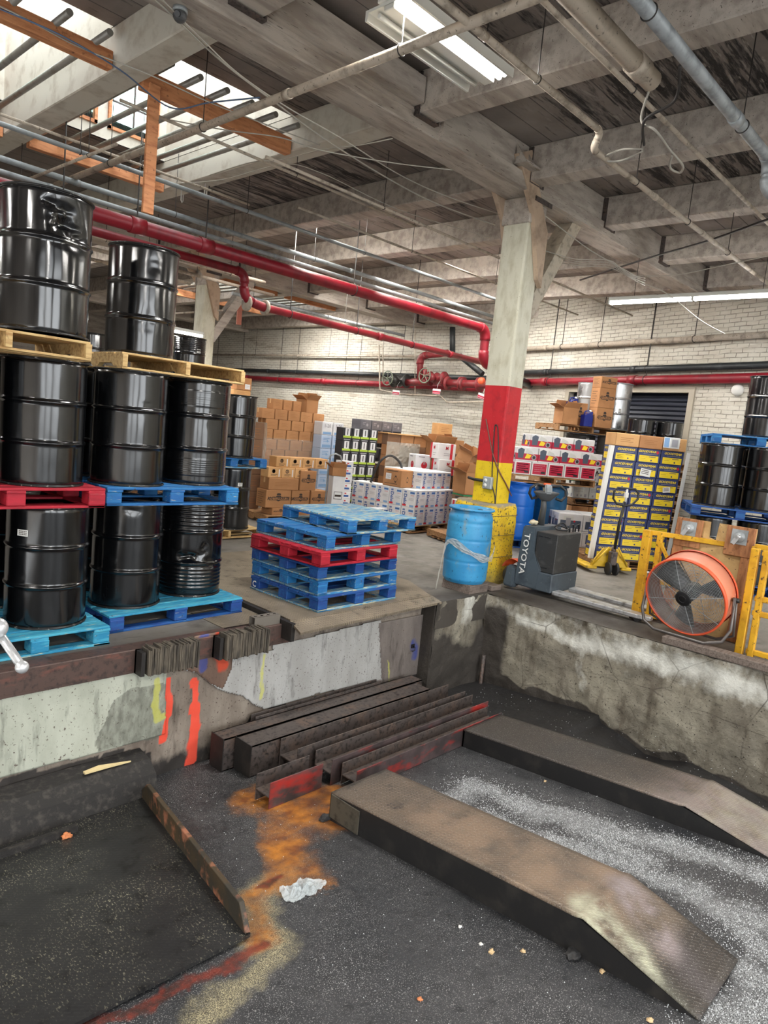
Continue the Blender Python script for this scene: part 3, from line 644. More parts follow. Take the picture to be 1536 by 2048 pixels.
def drum_prof(kind):
    p = []; hoops = (DH*.345, DH*.665)
    n = 110
    for i in range(n+1):
        z = .012+(DH-.024)*i/n; r = DR-.012
        for h in hoops:
            d = abs(z-h); r += .012*math.exp(-(d/.011)**2)
        if kind == 'ribbed':
            for a, b in ((.05, DH*.31), (DH*.70, DH-.05)):
                if a < z < b: r += .0065*(.5+.5*math.cos(2*math.pi*(z-a)/.033))*min(1, (z-a)/.02, (b-z)/.02)
        if kind == 'beaded':   # fine corrugation high and low
            for a, b in ((DH*.10, DH*.26), (DH*.74, DH*.90)):
                if a < z < b: r += .003*(.5+.5*math.cos(2*math.pi*(z-a)/.018))
        if z < .03: r -= (.03-z)*.25
        if z > DH-.03: r -= (z-(DH-.03))*.25
        p.append((r, z))
    return p
def drum_body(kind, dents=(), seam=0.0, mat=None, seg=88):
    g = G(); g.lathe(drum_prof(kind), seg)
    for v in g.bm.verts:
        a = math.atan2(v.co.y, v.co.x); r = math.hypot(v.co.x, v.co.y)
        dr = .0025*math.exp(-(((a-seam+math.pi) % (2*math.pi)-math.pi)*DR/.004)**2)
        for (da, dz, w, h, dep) in dents:
            x = ((a-da+math.pi) % (2*math.pi)-math.pi)*DR/w; y = (v.co.z-dz)/h; q = x*x+y*y
            if q < 4:
                k = mn.noise(Vector((x*1.3+da, y*1.6, dz*9)))
                dr -= dep*math.exp(-q*1.3)*(1+.9*k)+dep*.22*math.exp(-q)*abs(math.sin(4*x+2.2*y))
        v.co.x *= (r+dr)/r; v.co.y *= (r+dr)/r
    return g.mesh('drum_body', mat or mt['drum'])
def rim_g(z, up):
    g = G(); s = 1 if up else -1
    g.lathe([(DR-.016, z-s*.014), (DR-.004, z-s*.012), (DR-.001, z-s*.006), (DR-.003, z), (DR-.010, z), (DR-.012, z-s*.016)], 64); return g
_dm = {}
def make_drum(kind='plain', seam=0.0, dents=(), mats=('drum','chime'), paper=None, full=True):
    t_ = thing('steel_drum', '', 'drum')
    key = (kind, seam, tuple(dents), mats)
    if key not in _dm: _dm[key] = drum_body(kind, dents, seam, mt[mats[0]])
    obj('body', _dm[key], None, t_)
    if 'lid' not in _dm:
        g = G(); g.lathe([(0.0001, DH-.02), (DR-.02, DH-.02), (DR-.012, DH-.012)], 48); _dm['lid'] = g.mesh('lid', mt['drum'])
        _dm['rim'] = rim_g(DH, True).mesh('rim', mt['chime']); _dm['rimb'] = rim_g(0, False).mesh('rim', mt['chime'])
        g = G(); g.lathe([(0.0001, 0), (.028, 0), (.03, -.012), (.034, -.02)], 16); _dm['bung'] = g.mesh('bung', mt['chime'])
    lid = obj('lid', _dm['lid'], None, t_); lid.active_material = mt[mats[0]] if False else lid.active_material
    obj('rim', _dm['rim'], None, t_); obj('rim', _dm['rimb'], None, t_)
    if full: obj('bung', _dm['bung'], None, lid, (0, DR-.08, DH+.0)); obj('bung', _dm['bung'], None, lid, (0, -DR+.08, DH+.0))
    if paper:
        a, z, w_, h_ = paper; g = G(); n = 5
        for i in range(n):
            a0 = a-w_/2/DR+w_/DR*i/n; a1 = a-w_/2/DR+w_/DR*(i+1)/n; r = DR-.010
            g.quad([(r*math.cos(a0), r*math.sin(a0), z), (r*math.cos(a1), r*math.sin(a1), z), (r*math.cos(a1), r*math.sin(a1), z+h_), (r*math.cos(a0), r*math.sin(a0), z+h_)])
        r = DR-.009
        for j in range(3):
            for i in range(5):
                a0 = a+w_/DR*(-.32+.15*i); a1 = a0+w_/DR*.11; zz = z+h_*(.2+.25*j)
                g.quad([(r*math.cos(a0), r*math.sin(a0), zz), (r*math.cos(a1), r*math.sin(a1), zz), (r*math.cos(a1), r*math.sin(a1), zz+h_*.14), (r*math.cos(a0), r*math.sin(a0), zz+h_*.14)], 1)
        obj('paper_sticker', g, [mt['white_paper'], mt['ink']], t_)
    return t_
def put(o, loc, rz, label, group=None):
    o.location = loc; o.rotation_euler = (0, 0, rz); o['label'] = label
    if group: o['group'] = group
    return o
def faced(u, v, z, r=DR):    # centre of a drum whose front bottom point is seen at (u,v) on level z
    p = onz(u, v, z); L = math.hypot(p[0], p[1]); return (p[0]*(1+r/L), p[1]*(1+r/L), z)
def facing(loc): return math.atan2(-loc[1], -loc[0])      # angle that looks at the camera
PLH = .14
def make_pallet(kind, mats, lx=1.2, ly=1.0, label='', print_c=False, missing=()):
    """deck boards run along x"""
    dk, bl = mats; t_ = thing('pallet', label, 'pallet'); hx, hy = lx/2, ly/2
    if kind == 'block':
        g = G(); n = 7; wdt = ly/n
        for i in range(n):
            y = -hy+wdt*(i+.5); g.cbox((random.uniform(-.004,.004), y, PLH-.009), (lx, wdt*(.92 if i in (0, n-1) else .84), .018))
        obj('deck', g.bevel(.003), mt[dk], t_)
        g = G()
        for x in (-hx+.06, 0, hx-.06): g.cbox((x, 0, PLH-.027), (.12, ly, .018))
        obj('deck_bearer', g.bevel(.002), mt[bl], t_)
        for x in (-hx+.06, 0, hx-.06):
            for y in (-hy+.065, 0, hy-.065):
                g = G(); g.cbox((x+random.uniform(-.006,.006), y+random.uniform(-.006,.006), .062), (.12, .13, .086)); obj('block', g.bevel(.006), mt[bl], t_)
        g = G()
        for y in (-hy+.055, 0, hy-.055): g.cbox((0, y, .0095), (lx, .11, .017))
        for x in (-hx+.06, hx-.06): g.cbox((x, 0, .0095), (.12, ly, .015))
        obj('bottom_board', g.bevel(.002), mt['blue_deck' if bl in ('blue_wood','blue_dark') and lx < 1.13 else bl], t_)
    else:
        g = G(); n = 7; wdt = ly/n    # stringers run along y, boards along x
        for i in range(n):
            y = -hy+wdt*(i+.5); g.cbox((random.uniform(-.01,.01), y, PLH-.010), (lx, wdt*.8, .016))
        obj('deck', g.bevel(.003), mt[dk], t_)
        for x in (-hx+.02, 0, hx-.02):
            g = G(); g.prism([(x-.019, -hy, .034), (x-.019, -hy+.15, .034), (x-.019, -hy+.18, .058), (x-.019, -hy+.38, .058), (x-.019, -hy+.41, .034), (x-.019, hy-.41, .034), (x-.019, hy-.38, .058), (x-.019, hy-.18, .058), (x-.019, hy-.15, .034), (x-.019, hy, .034), (x-.019, hy, .123), (x-.019, -hy, .123)], (.038, 0, 0)); obj('stringer', g, mt[bl], t_)
        for y in (-hy+.05, -hy*.45, 0, hy*.45, hy-.05):
            g = G(); g.cbox((0, y, .025), (lx, .09, .016)); obj('bottom_board', g.bevel(.003), mt[bl], t_)
        g = G(); g.cbox((0, 0, .0085), (lx*.5, ly*.5, .017)) if False else None
    if print_c:
        g = G(); g.text('C', .085, Matrix.Translation((-hx-.002, hy-.065, .06)) @ Matrix.Rotation(-math.pi/2, 4, 'Z') @ Matrix.Rotation(math.pi/2, 4, 'X'), bold=.02)
        obj('letter_mark', g, mt['white_paper'], t_)
    return t_
GA = 'black drums stacked three high at the left edge of the dock'
ZL1, ZL2 = PLH+DH+PLH, 2*(PLH+DH)+PLH
def D(kind, x, y, z, label, seam=None, seam_px=None, dents=(), paper=None, mats=('drum','chime'), group=None):
    """seam / dent angles are given relative to the direction that looks at the camera"""
    f = math.atan2(-y, -x); o = make_drum(kind, seam if seam is not None else 2.2, dents, mats, paper)
    return put(o, (x, y, z), f, label, group)
A0, A1, A2 = (2.03, 5.17), (1.97, 5.19), (1.83, 4.90)
B0, B1, B2 = (2.76, 5.40), (2.64, 5.24), (2.90, 5.66)
C0, C1 = (3.42, 5.50), (3.28, 5.33)
put(make_pallet('block', ('teal_wood','teal_wood'), 1.0, 1.0), (A0[0]-.17, A0[1]+.13, 0), .0, 'light blue pallet on the dock floor under the leftmost column of black drums')
put(make_pallet('block', ('teal_wood','blue_dark'), 1.26, 1.05), ((B0[0]+C0[0])/2-.02, B0[1]+.16, 0), .03, 'blue pallet on the dock floor under the plain drum and the crumpled ribbed drum')
put(make_pallet('block', ('red_wood','red_wood'), 1.2, 1.0), (A1[0]-.27, A1[1]+.18, PLH+DH), .0, 'red pallet between the first and second drum of the leftmost column')
put(make_pallet('block', ('blue_wood','blue_wood'), 1.14, 1.0), ((B1[0]+C1[0])/2-.03, B1[1]+.19, PLH+DH), -.02, 'blue pallet between first and second level drums, right of the red pallet')
put(make_pallet('stringer', ('wood_pale','wood_pale'), 1.0, .86), (A2[0]-.30, A2[1]+.12, 2*(PLH+DH)-.016), .0, 'worn wooden pallet under the dented top drum at the left edge')
put(make_pallet('stringer', ('wood_pale','wood_pale'), 1.08, .92), (2.98, B1[1]+.22, 2*(PLH+DH)-.016), .0, 'yellowish wooden pallet under the single top drum, above the blue pallet')
GL = 'black drums stacked at the left of the dock'
D('plain', *A0, PLH, 'plain black drum with white sticker, bottom of the leftmost full column', .03, paper=(-.62, .66, .085, .045), group=GL)
D('plain', *A1, ZL1, 'black drum with red scuffs, on the red pallet', .12, group=GL)
D('plain', A2[0], A2[1], ZL2, 'black drum with a big crushed dent near its rim, top left', -.35, dents=((.42, .70, .085, .09, .05), (.75, .62, .07, .07, .03), (.1, .78, .04, .03, .02)), group=GL)
D('plain', *B0, PLH, 'plain black drum on the floor pallet, left of the crumpled ribbed drum', .12, dents=((.1, .8, .05, .03, .008),), group=GL)
D('ribbed', *C0, PLH, 'black ribbed drum with crumpled lower side, on the floor pallet', 2.5, dents=((-.05, .36, .09, .035, .028), (.45, .42, .05, .08, .014), (.7, .3, .06, .05, .012)), group=GL)
D('plain', *B1, ZL1, 'plain black drum on the blue pallet, middle level beside the red-scuffed drum', 2.5, dents=((.5, .60, .05, .05, .004),), group=GL)
D('beaded', *C1, ZL1, 'black finely ribbed drum on the blue pallet, right end of the middle level', 2.5, dents=((.55, .50, .06, .1, .004),), group=GL)
D('plain', *B2, ZL2, 'black drum standing alone on the yellowish wooden pallet', -.45, dents=((.3, .72, .05, .07, .006), (.2, .3, .1, .1, .004)), group=GL)
D('plain', A0[0]-.62, A0[1]+.02, PLH, 'bottom drum cut off by the left edge of the photo', 2.5, group=GL)
D('plain', A1[0]-.60, A1[1]+.0, ZL1, 'middle level drum cut off by the left edge, on the red pallet', 2.5, group=GL)
# rows behind
GB = 'black drums standing in the rows behind'
for (x, y, z, lab) in ((A0[0]-.02, A0[1]+.62, PLH, 'drum hidden behind the bottom drum of the leftmost column'),
                       (A1[0]-.0, A1[1]+.62, ZL1, 'drum hidden behind the red-scuffed drum on the red pallet'),
                       (B0[0]+.02, B0[1]+.62, PLH, 'drum in the dark gap behind the plain bottom drum'), (B1[0]+.0, B1[1]+.62, ZL1, 'drum in the dark gap behind the plain middle level drum'),
                       (C1[0]+.0, C1[1]+.6, ZL1, 'drum behind the finely ribbed drum on the blue pallet')):
    D('plain', x, y, z, lab, 2.5, group=GB)
def rear_stack(u, d, levels, pal, labels, plabels, sp=None):
    P = atd(u, 900, d); z = 0
    for k, (lab, pm, pl) in enumerate(zip(labels, pal, plabels)):
        if pm: put(make_pallet('block' if 'wood_' not in pm else 'stringer', (pm, pm), 1.1, 1.0), (P[0]-.14, P[1]+.25, z), 0, pl)
        z += PLH
        if lab: D('plain', P[0], P[1], z, lab, 2.5, paper=sp if k == 0 else None, group=GB)
        z += DH
    return P
P = rear_stack(468, 9.95, 2, ('wood_pale', 'blue_wood'), ('black drum with small sticker, bottom of the stack behind the blue pallet pile', 'black drum on a blue pallet, just right of the finely ribbed drum'),
           ('raw wooden pallet on the floor behind the left drums', 'blue pallet between the two rear drums right of the left stack'), (.45, .62, .07, .05))
D('plain', P[0]-.62, P[1]+.1, PLH, 'rear bottom drum mostly hidden by the crumpled ribbed drum', 2.5, group=GB)
D('plain', P[0]-.62, P[1]+.1, ZL1, 'rear upper drum mostly hidden by the finely ribbed drum', 2.5, group=GB)
P = atd(380, 700, 12.8)
for z, lab in ((PLH, 'hidden bottom drum of the far three-high stack'), (ZL1, 'hidden middle drum of the far three-high stack'), (ZL2, 'far black ribbed drum with sticker, in front of the far column')):
    D('ribbed', P[0], P[1], z, lab, 2.5, paper=(.6, .6, .08, .07) if z == ZL2 else None, group=GB)
    put(make_pallet('block', ('wood_brown','wood_brown'), 1.1, 1.0), (P[0]-.2, P[1]+.2, z-PLH), 0, ['floor pallet under the far three-high drum stack', 'middle pallet of the far three-high drum stack', 'upper pallet under the far ribbed drum by the far column'][int(z > .2)+int(z > 2)])
P = atd(186, 700, 14.0)
for k in (-1, 0):
    for z in (PLH, ZL1, ZL2):
        D('plain', P[0]+k*.6-.02, P[1], z, ('left' if k else 'right')+' far drum seen between the two tall stacks, '+{PLH: 'bottom level', ZL1: 'middle level', ZL2: 'top level'}[z], 2.5, group=GB)
for z in (PLH, ZL1, ZL2): put(make_pallet('block', ('blue_dark','blue_dark'), 1.25, 1.0), (P[0]-.3, P[1]+.2, z-PLH), 0, 'far pallet seen between the two tall stacks, '+{PLH: 'on the floor', ZL1: 'at the middle', ZL2: 'topmost'}[z])
# --- right hand stack
GR = 'black drums stacked at the right of the dock'
def rs(u, d): p = atd(u, 950, d); return p[0], p[1]
R = rs(1436, 9.85); R2 = (R[0]+.28, R[1]-.55)
for z, t1, t2 in ((PLH, 'bottom black drum behind the wooden panel, left of its pair', 'bottom black drum behind the right yellow gate'), (ZL1, 'left black drum of the upright pair above the wooden panel', 'right black drum of the pair above the wooden panel, cut by frame')):
    D('plain', R[0], R[1], z, t1, 2.0, group=GR); D('plain', R2[0], R2[1], z, t2, .6, group=GR)
T = (R2[0]+.42, R2[1]+.25)
D('plain', T[0], T[1], ZL2, 'topmost black drum at the right edge, above the pair', .9, group=GR)
D('plain', T[0]+.16, T[1]+.10, ZL1, 'black drum behind the right one of the upright pair', 2.0, group=GR)
ar = math.atan2(R2[1]-R[1], R2[0]-R[0])
for z, l in ((0, 'dark blue pallet on the floor behind the right yellow gate'), (ZL1-PLH, 'dark blue pallet under the upright pair of drums at right'), (ZL2-PLH, 'blue pallet under the topmost drum at the right edge')):
    sx = (.0, .0) if z < 2 else (.32, -.02)
    put(make_pallet('block', ('blue_dark','blue_dark') if z < 2 else ('blue_wood','blue_wood'), 1.25, 1.1), ((R[0]+R2[0])/2+.18+sx[0], (R[1]+R2[1])/2+.1+sx[1], z), ar, l)
# ================================================================== DOCK FRONT: leveller, pallet pile, bumpers
def diamond(name, base, worn, kind='World', rough=.5, k=1.0):
    t = NT(name, rough, .35)
    c = t.mix(t.noise(1.6, kind=kind, lo=.35, hi=.65), base, worn); c = t.mix(t.noise(9, kind=kind, lo=.55, hi=.7), c, tuple(x*.45 for x in base[:3])+(1,))
    br = t.n('ShaderNodeTexBrick'); br.offset = .5; br.inputs['Scale'].default_value = 1; br.inputs['Brick Width'].default_value = .042; br.inputs['Row Height'].default_value = .020
    br.inputs['Mortar Size'].default_value = .0075; br.inputs['Mortar Smooth'].default_value = .3; t.l(t.coord(kind, rot=(0,0,.78)), br.inputs['Vector'])
    h = t.math('SUBTRACT', 1, br.outputs['Fac'])
    c = t.mix(t.math('MULTIPLY', t.math('MULTIPLY', h, k), t.noise(4, kind=kind, lo=.4, hi=.6)), c, tuple(min(1, x*1.5) for x in worn[:3])+(1,))
    t.col(c); t.bump(h, .5*k, .004); return t
mt['tread'] = diamond('dusty_tread_plate', srgb(116,106,92), srgb(142,130,112)).m
mt['steel_black'] = M('black_oily_steel', srgb(40,38,37), .5, .1, [(6, srgb(58,53,50), .5, .7)], (30, .3, .004))
lv = thing('dock_leveler', 'raised tread plate dock leveler carrying the pile of blue pallets', 'dock leveler')
zt = .05
pts = [onz(440,1172,zt), onz(597,1262,zt), onz(618,1268,zt), onz(886,1206,zt), onz(850,1180,zt), onz(812,1160,zt)]
pl_ = [(p[0], p[1], 0) for p in pts]
FL, FR = (3.80, 4.33), (5.85, 4.44)
g = G(); g.prism([(3.86, 4.50, .032), (5.80, 4.56, .032), (6.12, 5.15, .032), (6.12, 7.2, .032), (3.92, 7.2, .032)], (0, 0, .018)); obj('platform', g, mt['tread'], lv)
g = G(); g.prism([(FL[0], FL[1], -.02), (FR[0], FR[1], -.02), (5.84, 4.60, .030), (3.84, 4.53, .030)], (0, 0, .022)); obj('lip', g, mt['tread'], lv)
g = G(); g.prism([(3.80, 4.45, -.115), (3.84, 4.45, -.115), (3.94, 7.2, -.115), (3.90, 7.2, -.115)], (0, 0, .160)); obj('side_skirt', g, mt['steel_black'], lv)
g = G(); g.tube([(3.868, 5.35, -.0), (3.872, 5.37, .018), (3.876, 5.47, .018), (3.878, 5.49, 0)], .006, 6); obj('lift_loop', g, mt['galv'], lv)
# sunken strip left of the leveler
g = G(); g.box(3.30, 3.80, 4.70, 7.2, .002, .006); tag(obj('floor_plate', g, mt['tread']), 'tread plate strip on the dock floor between the drums and the leveler', 'floor plate')
# perforated channel bracket
bk = thing('channel_bracket', 'short steel channel with four holes at the leveler corner', 'bracket', (3.66, 4.66, .075))
g = G(); pass
M_ = mt['galv']
pg = G(); L_ = .27
# top web with four real holes
seg = 12; W0, W1 = -.045, .035
for k in range(4):
    cx = -.13+L_*(k+.5)/4; hw = L_/8; r = .014
    ring = [(cx+r*math.cos(2*math.pi*i/seg), -.005+r*math.sin(2*math.pi*i/seg), .014) for i in range(seg)]
    out = []
    for i in range(seg):
        a = 2*math.pi*i/seg; m_ = max(abs(math.cos(a))/hw, abs(math.sin(a))/.04); out.append((cx+math.cos(a)/m_, -.005+math.sin(a)/m_, .014))
    for i in range(seg): j = (i+1) % seg; pg.quad([ring[i], ring[j], out[j], out[i]])
pg.box(-.13, .14, W0-.001, W0+.005, -.07, .014); pg.box(-.13, .14, W1-.005, W1, -.07, .014); pg.box(-.13, .14, W0, W1, -.07, -.064)
obj('channel', pg, M('galvanised_grey_channel', srgb(126,120,112), .5, .4), bk); g.bm.free()
# pile of six pallets, each placed by its lower front corner
PCOL = [('blue_dark','blue_dark',1), ('blue_wood','blue_wood',0), ('blue_dark','blue_dark',1), ('red_wood','red_wood',0), ('blue_wood','blue_wood',0), ('blue_deck','blue_wood',0)]
corn = [(635,1226), (633,1192), (634,1160), (656,1132), (655,1100), (712,1072)]
lefts = [(487,1180), (490,1150), (490,1125), (489,1100), (498,1072), (508,1050)]
PLAB = ['blue pallet with a white letter, bottom of the six-pallet pile', 'blue pallet second from the bottom of the central pile', 'dark blue pallet directly under the red one in the central pile',
        'red pallet in the middle of the central blue pile', 'blue pallet directly on the red one in the central pile', 'blue pallet with pale worn boards on top of the central pile']
px_ = 0
for k in range(6):
    z = zt+PLH*k; c_ = [(4.22,4.60),(4.24,4.64),(4.25,4.67),(4.21,4.61),(4.31,4.66),(4.57,4.66)][k]
    rz = [.03, .02, .02, .05, .06, .0][k]
    m_ = Matrix.Rotation(rz, 2); L5 = 1.10 if k < 5 else .98; off = m_ @ Vector((L5/2, .50))
    put(make_pallet('block', PCOL[k][:2], L5, 1.0, '', PCOL[k][2]), (c_[0]+off[0], c_[1]+off[1], z), rz, PLAB[k], 'pallets piled on the leveler')
# laminated rubber bumpers
def bumper(x0, x1, y0, y1, z0, z1, label):
    b = thing('dock_bumper', label, 'dock bumper', ((x0+x1)/2, y1, (z0+z1)/2)); cx, cz = (x0+x1)/2, (z0+z1)/2
    g = G(); n = int((x1-x0)/.0125); x = x0
    for i in range(n):
        th = (x1-x0)/n; dy = random.uniform(-.006, .006); dz = random.uniform(-.008, .008); tl = random.uniform(-.05, .05)+(-.12 if i < 3 else 0)
        g.cbox((x+th*.5-cx, (y0+y1)/2-y1+dy, dz), (th*.88, y1-y0, z1-z0+random.uniform(-.01,.01)), 0, Matrix.Rotation(tl*.3, 3, 'Y') @ Matrix.Rotation(tl*.4, 3, 'Z')); x += th
    obj('rubber_pads', g, mt['pad'], b)
    g = G(); g.box(x0-.05-cx, x0-.02-cx, -.1, .0, z0-cz+.0, z1-cz-.02); g.box(x0-.05-cx, x0-cx+.02, -.02, .0, z0-cz, z1-cz-.02); obj('angle_iron', g, mt['steel_black'], b)
    g = G()
    for zz in (-.05, .05): g.tube([(x0-cx-.03, -.06, zz), (x0-cx-.012, -.06, zz)], .012, 8)
    obj('bolts', g, mt['steel_dark'], b)
t = NT('frayed_rubber_fabric', .9)
c = t.mix(t.noise(30, (1,1,.15), lo=.4, hi=.6), srgb(104,96,84), srgb(62,57,51)); t.col(c); t.bump(t.noise(60, (1,1,.3), lo=0, hi=1), .7, .01); mt['pad'] = t.m
bumper(2.50, 2.92, 4.46, YF-.036, -.17, .03, 'left laminated rubber bumper under the brown rail, beside the blue spray mark')
bumper(3.16, 3.58, 4.46, YF-.036, -.165, .035, 'right laminated rubber bumper, near the perforated channel')
# ---- pit: loading ramps
tr = diamond('rusty_ramp_tread', srgb(84,78,72), srgb(112,98,84)); 
t = tr; base = t.b.inputs['Base Color'].links[0].from_socket
c = t.mix(t.math('MULTIPLY', t.ramp(t.attr('rust'), .1, .9), t.noise(4, kind='World', lo=.3, hi=.6)), base, srgb(146,124,104))
c = t.mix(t.math('MULTIPLY', t.attr('pale'), t.noise(5, kind='World', lo=.35, hi=.6)), c, srgb(196,196,172))
c = t.mix(t.math('MULTIPLY', t.attr('lav'), t.noise(6, kind='World', lo=.3, hi=.55)), c, srgb(150,138,138))
c = t.mix(t.math('MULTIPLY', t.attr('blk'), .9), c, srgb(50,47,46))
gr = t.noise(150, kind='World', detail=2, lo=.62, hi=.68)
c = t.mix(t.math('MULTIPLY', gr, .6), c, srgb(188,186,180)); t.col(c)
mt['ramp'] = t.m
mt['ramp_side'] = M('black_ramp_side', srgb(36,36,37), .45, .1, [(7, srgb(54,52,50), .5, .75)], (20, .2, .004), 'World')
def ramp(x0, x1, ya, yb, yc, h, label, paint):
    r_ = thing('loading_ramp', label, 'ramp', ((x0+x1)/2, ya, pitz(ya)), 0); ox, oy, oz = (x0+x1)/2, ya, pitz(ya)
    def top(u, v):  # v runs from ya (far) to yc (tip)
        z = np.where(v > yb, pitz(v)+h, pitz(v)+h*np.clip((v-yc)/(yb-yc), 0, 1)+.012); return z
    me = grid(x0, x1, yc, ya, .04, lambda u, v: (u-ox, v-oy, top(u, v)-oz), mt['ramp'], paint)
    bm = bmesh.new(); bm.from_mesh(me); r = bmesh.ops.extrude_edge_only(bm, edges=[e for e in bm.edges if e.is_boundary])
    for v in r['geom']:
        if isinstance(v, bmesh.types.BMVert): v.co.z -= .012
    bm.to_mesh(me); bm.free(); o = bpy.data.objects.new('top_plate', me); C.objects.link(o); o.parent = r_
    for s, xx in (('l', x0), ('r', x1-.012)):
        g = G(); P = [(xx-ox, ya-oy, pitz(ya)-oz+.0), (xx-ox, ya-oy, pitz(ya)+h-oz-.012), (xx-ox, yb-oy, pitz(yb)+h-oz-.012), (xx-ox, yc-oy, pitz(yc)-oz+.0)]
        g.prism(P, (.012, 0, 0)); obj('side_plate', g, mt['ramp_side'], r_)
    g = G(); g.box(x0-ox, x1-ox, -.012, 0, 0, h-.012); obj('end_plate', g, mt['ramp_side'], r_)
    return r_
W = lambda u, v, off: onpit(u, v, off)[:2]
def paint1(x, y):
    P = np.stack([x, y], 1); n = fbm(np.stack([x, y, 0*x], 1), 3)*.08; Q = P+n[:, None]
    f = lambda l: [W(*p, .2) for p in l]
    rust = (1-smooth(polydist(Q, f([(900,1640),(1000,1700),(1150,1790),(1230,1770)])), .05, .45))*.75
    pale = 1-smooth(polydist(Q, f([(1190,1830),(1260,1880),(1340,1950)])), .06, .16)
    lav = 1-smooth(polydist(Q, f([(1260,1780),(1330,1840),(1420,1900)])), .05, .16)
    blk = smooth(-(y-1.0-(x-3.2)*.12)+n, -.02, .12)
    return {'rust': rust, 'pale': pale, 'lav': lav, 'blk': blk*.9}
def paint2(x, y):
    P = np.stack([x, y], 1); n = fbm(np.stack([x, y, 0*x], 1), 3)*.08
    return {'rust': smooth(-(y+n-1.7), -.1, .5)*.35, 'pale': (1-smooth(np.abs(y+n-1.1), .1, .5))*.4, 'lav': smooth(-(y-2), 0, .6)*.5, 'blk': smooth(y+n-1.5, 0, .7)*.85}
R1X, R2X = (3.235, 3.79), (4.98, 5.56)
ramp(R1X[0], R1X[1], 3.22, 1.35, .74, .205, 'brown tread plate loading ramp in the pit centre, nearer one', paint1)
ramp(R2X[0], R2X[1], 3.375, 1.47, .86, .16, 'dark tread plate loading ramp beside the right concrete wall', paint2)
g = G(); g.box(3.226, 3.236, 2.93, 3.21, -.935+.02, -.745); g.bevel(.003); tag(obj('patch_plate', g, M('olive_patch_plate', srgb(86,82,72), .6, .2, [(20, srgb(60,56,50), .5, .7)])), 'small olive steel patch on the far end of the nearer ramp', 'steel patch')
def lump(name, c, r, sq, label, cat, m, group=None, rough=.5, seed=0, rot=0):
    bm = bmesh.new(); bmesh.ops.create_icosphere(bm, subdivisions=3, radius=1)
    for v in bm.verts:
        k = 1+rough*mn.noise(v.co*1.6+Vector((seed*3.1, 0, seed)))+rough*.5*mn.noise(v.co*4+Vector((seed, 5, 0))); v.co = Vector((v.co.x*k*r[0], v.co.y*k*r[1], v.co.z*k*r[2]))
    me = bpy.data.meshes.new(name); bm.to_mesh(me); bm.free(); me.materials.append(m); o = bpy.data.objects.new(name, me); C.objects.link(o); o.location = c; o.rotation_euler.z = rot
    for pl in me.polygons: pl.use_smooth = sq
    return tag(o, label, cat, group)
for (u, v, l) in ((655,1637,'small black wedge block at the corner of the nearer ramp'), (1150,1908,'black rubbly chunk beside the long side of the nearer ramp'), (1368,1643,'small black block beside the sloping end of the far ramp')):
    p = onpit(u, v); lump('rubber_block', (p[0]-.02, p[1], p[2]+.012), (.05, .035, .022), False, l, 'block', mt['rubber'], None, .35, u)
# steel beams lying at the foot of the left face, running along X
def hbeam(x0, x1, y, z, wf, h, label, m='steel_dark', kind='U', rz=0, tilt=0, ends=False, red=False):
    """U: two upright flanges joined by a low web; C: box section"""
    L = x1-x0; b = thing('steel_beam', label, 'steel beam', (x0, y, z), rz)
    t_ = .009
    g = G(); web = G(); fl = G()
    if kind == 'U':
        web.box(0, L, -wf/2+t_, wf/2-t_, h*.42, h*.42+t_); obj('web', web, mt[m], b)
        for s in (-1, 1):
            fl = G(); fl.box(0, L, s*wf/2-(t_ if s > 0 else 0), s*wf/2+(0 if s > 0 else t_), 0, h); fl.bevel(.002)
            obj('flange', fl, mt['beam_red'] if (red and s < 0) else mt[m], b)
    elif kind == 'box':
        for a in ((0, L, -wf/2, wf/2, h-t_, h), (0, L, -wf/2, wf/2, 0, t_), (0, L, -wf/2, -wf/2+t_, 0, h), (0, L, wf/2-t_, wf/2, 0, h)): web.box(*a)
        obj('tube_section', web, mt[m], b)
        g1 = G(); g1.box(-.008, 0, -wf/2-.006, wf/2+.006, -.0, h+.006); obj('end_cap', g1, mt['steel_black'], b)
    g.bm.free()
    if tilt: b.rotation_euler.y = tilt
    return b
t = NT('dark_steel_with_red_primer', .55, .1)
c = t.mix(t.noise(6, kind='World', lo=.4, hi=.6), srgb(84,70,70), srgb(60,52,52))
c = t.mix(t.math('MULTIPLY', t.noise(2.2, (1,1,2.5), 'World', lo=.50, hi=.66), .9), c, srgb(176,38,30)); t.col(c); mt['beam_red'] = t.m
zb = lambda y: pitz(y)+.004
BE = []
def bm_at(u, v, y): p = ony(u, v, y); return p
hbeam(3.12, 5.55, 4.43, zb(4.4), .16, .27, 'rusty box beam nearest the left dock face, back of the pile', kind='box')
hbeam(3.22, 5.40, 4.22, zb(4.2), .20, .26, 'capped box beam, second from the dock face in the pile', kind='box')
hbeam(3.48, 5.66, 3.98, zb(3.98), .22, .25, 'channel beam in the middle of the pile, open side up')
hbeam(3.02, 3.52, 3.70, zb(3.7), .17, .20, 'short channel beam with a red painted flange, front left of the pile', red=True)
hbeam(3.60, 5.68, 3.70, zb(3.7), .20, .21, 'long low channel beam with reddish flange, right of the short one', red=True)
hbeam(3.66, 5.60, 3.47, zb(3.47), .17, .17, 'front channel beam with bright red flange, touching the ramps', red=True)
hbeam(3.55, 5.1, 4.555, zb(4.5)+.0, .07, .30, 'thin dark channel against the left dock face behind the pile')
p = ony(826, 1292, YF-.03); hk = thing('hook_plate', 'small black hook bracket on the blue sprayed spot of the tread plate', 'hook', tuple(p)); g = G(); g.cbox((0, 0, 0), (.045, .012, .04)); obj('plate', g, mt['black_plastic'], hk)
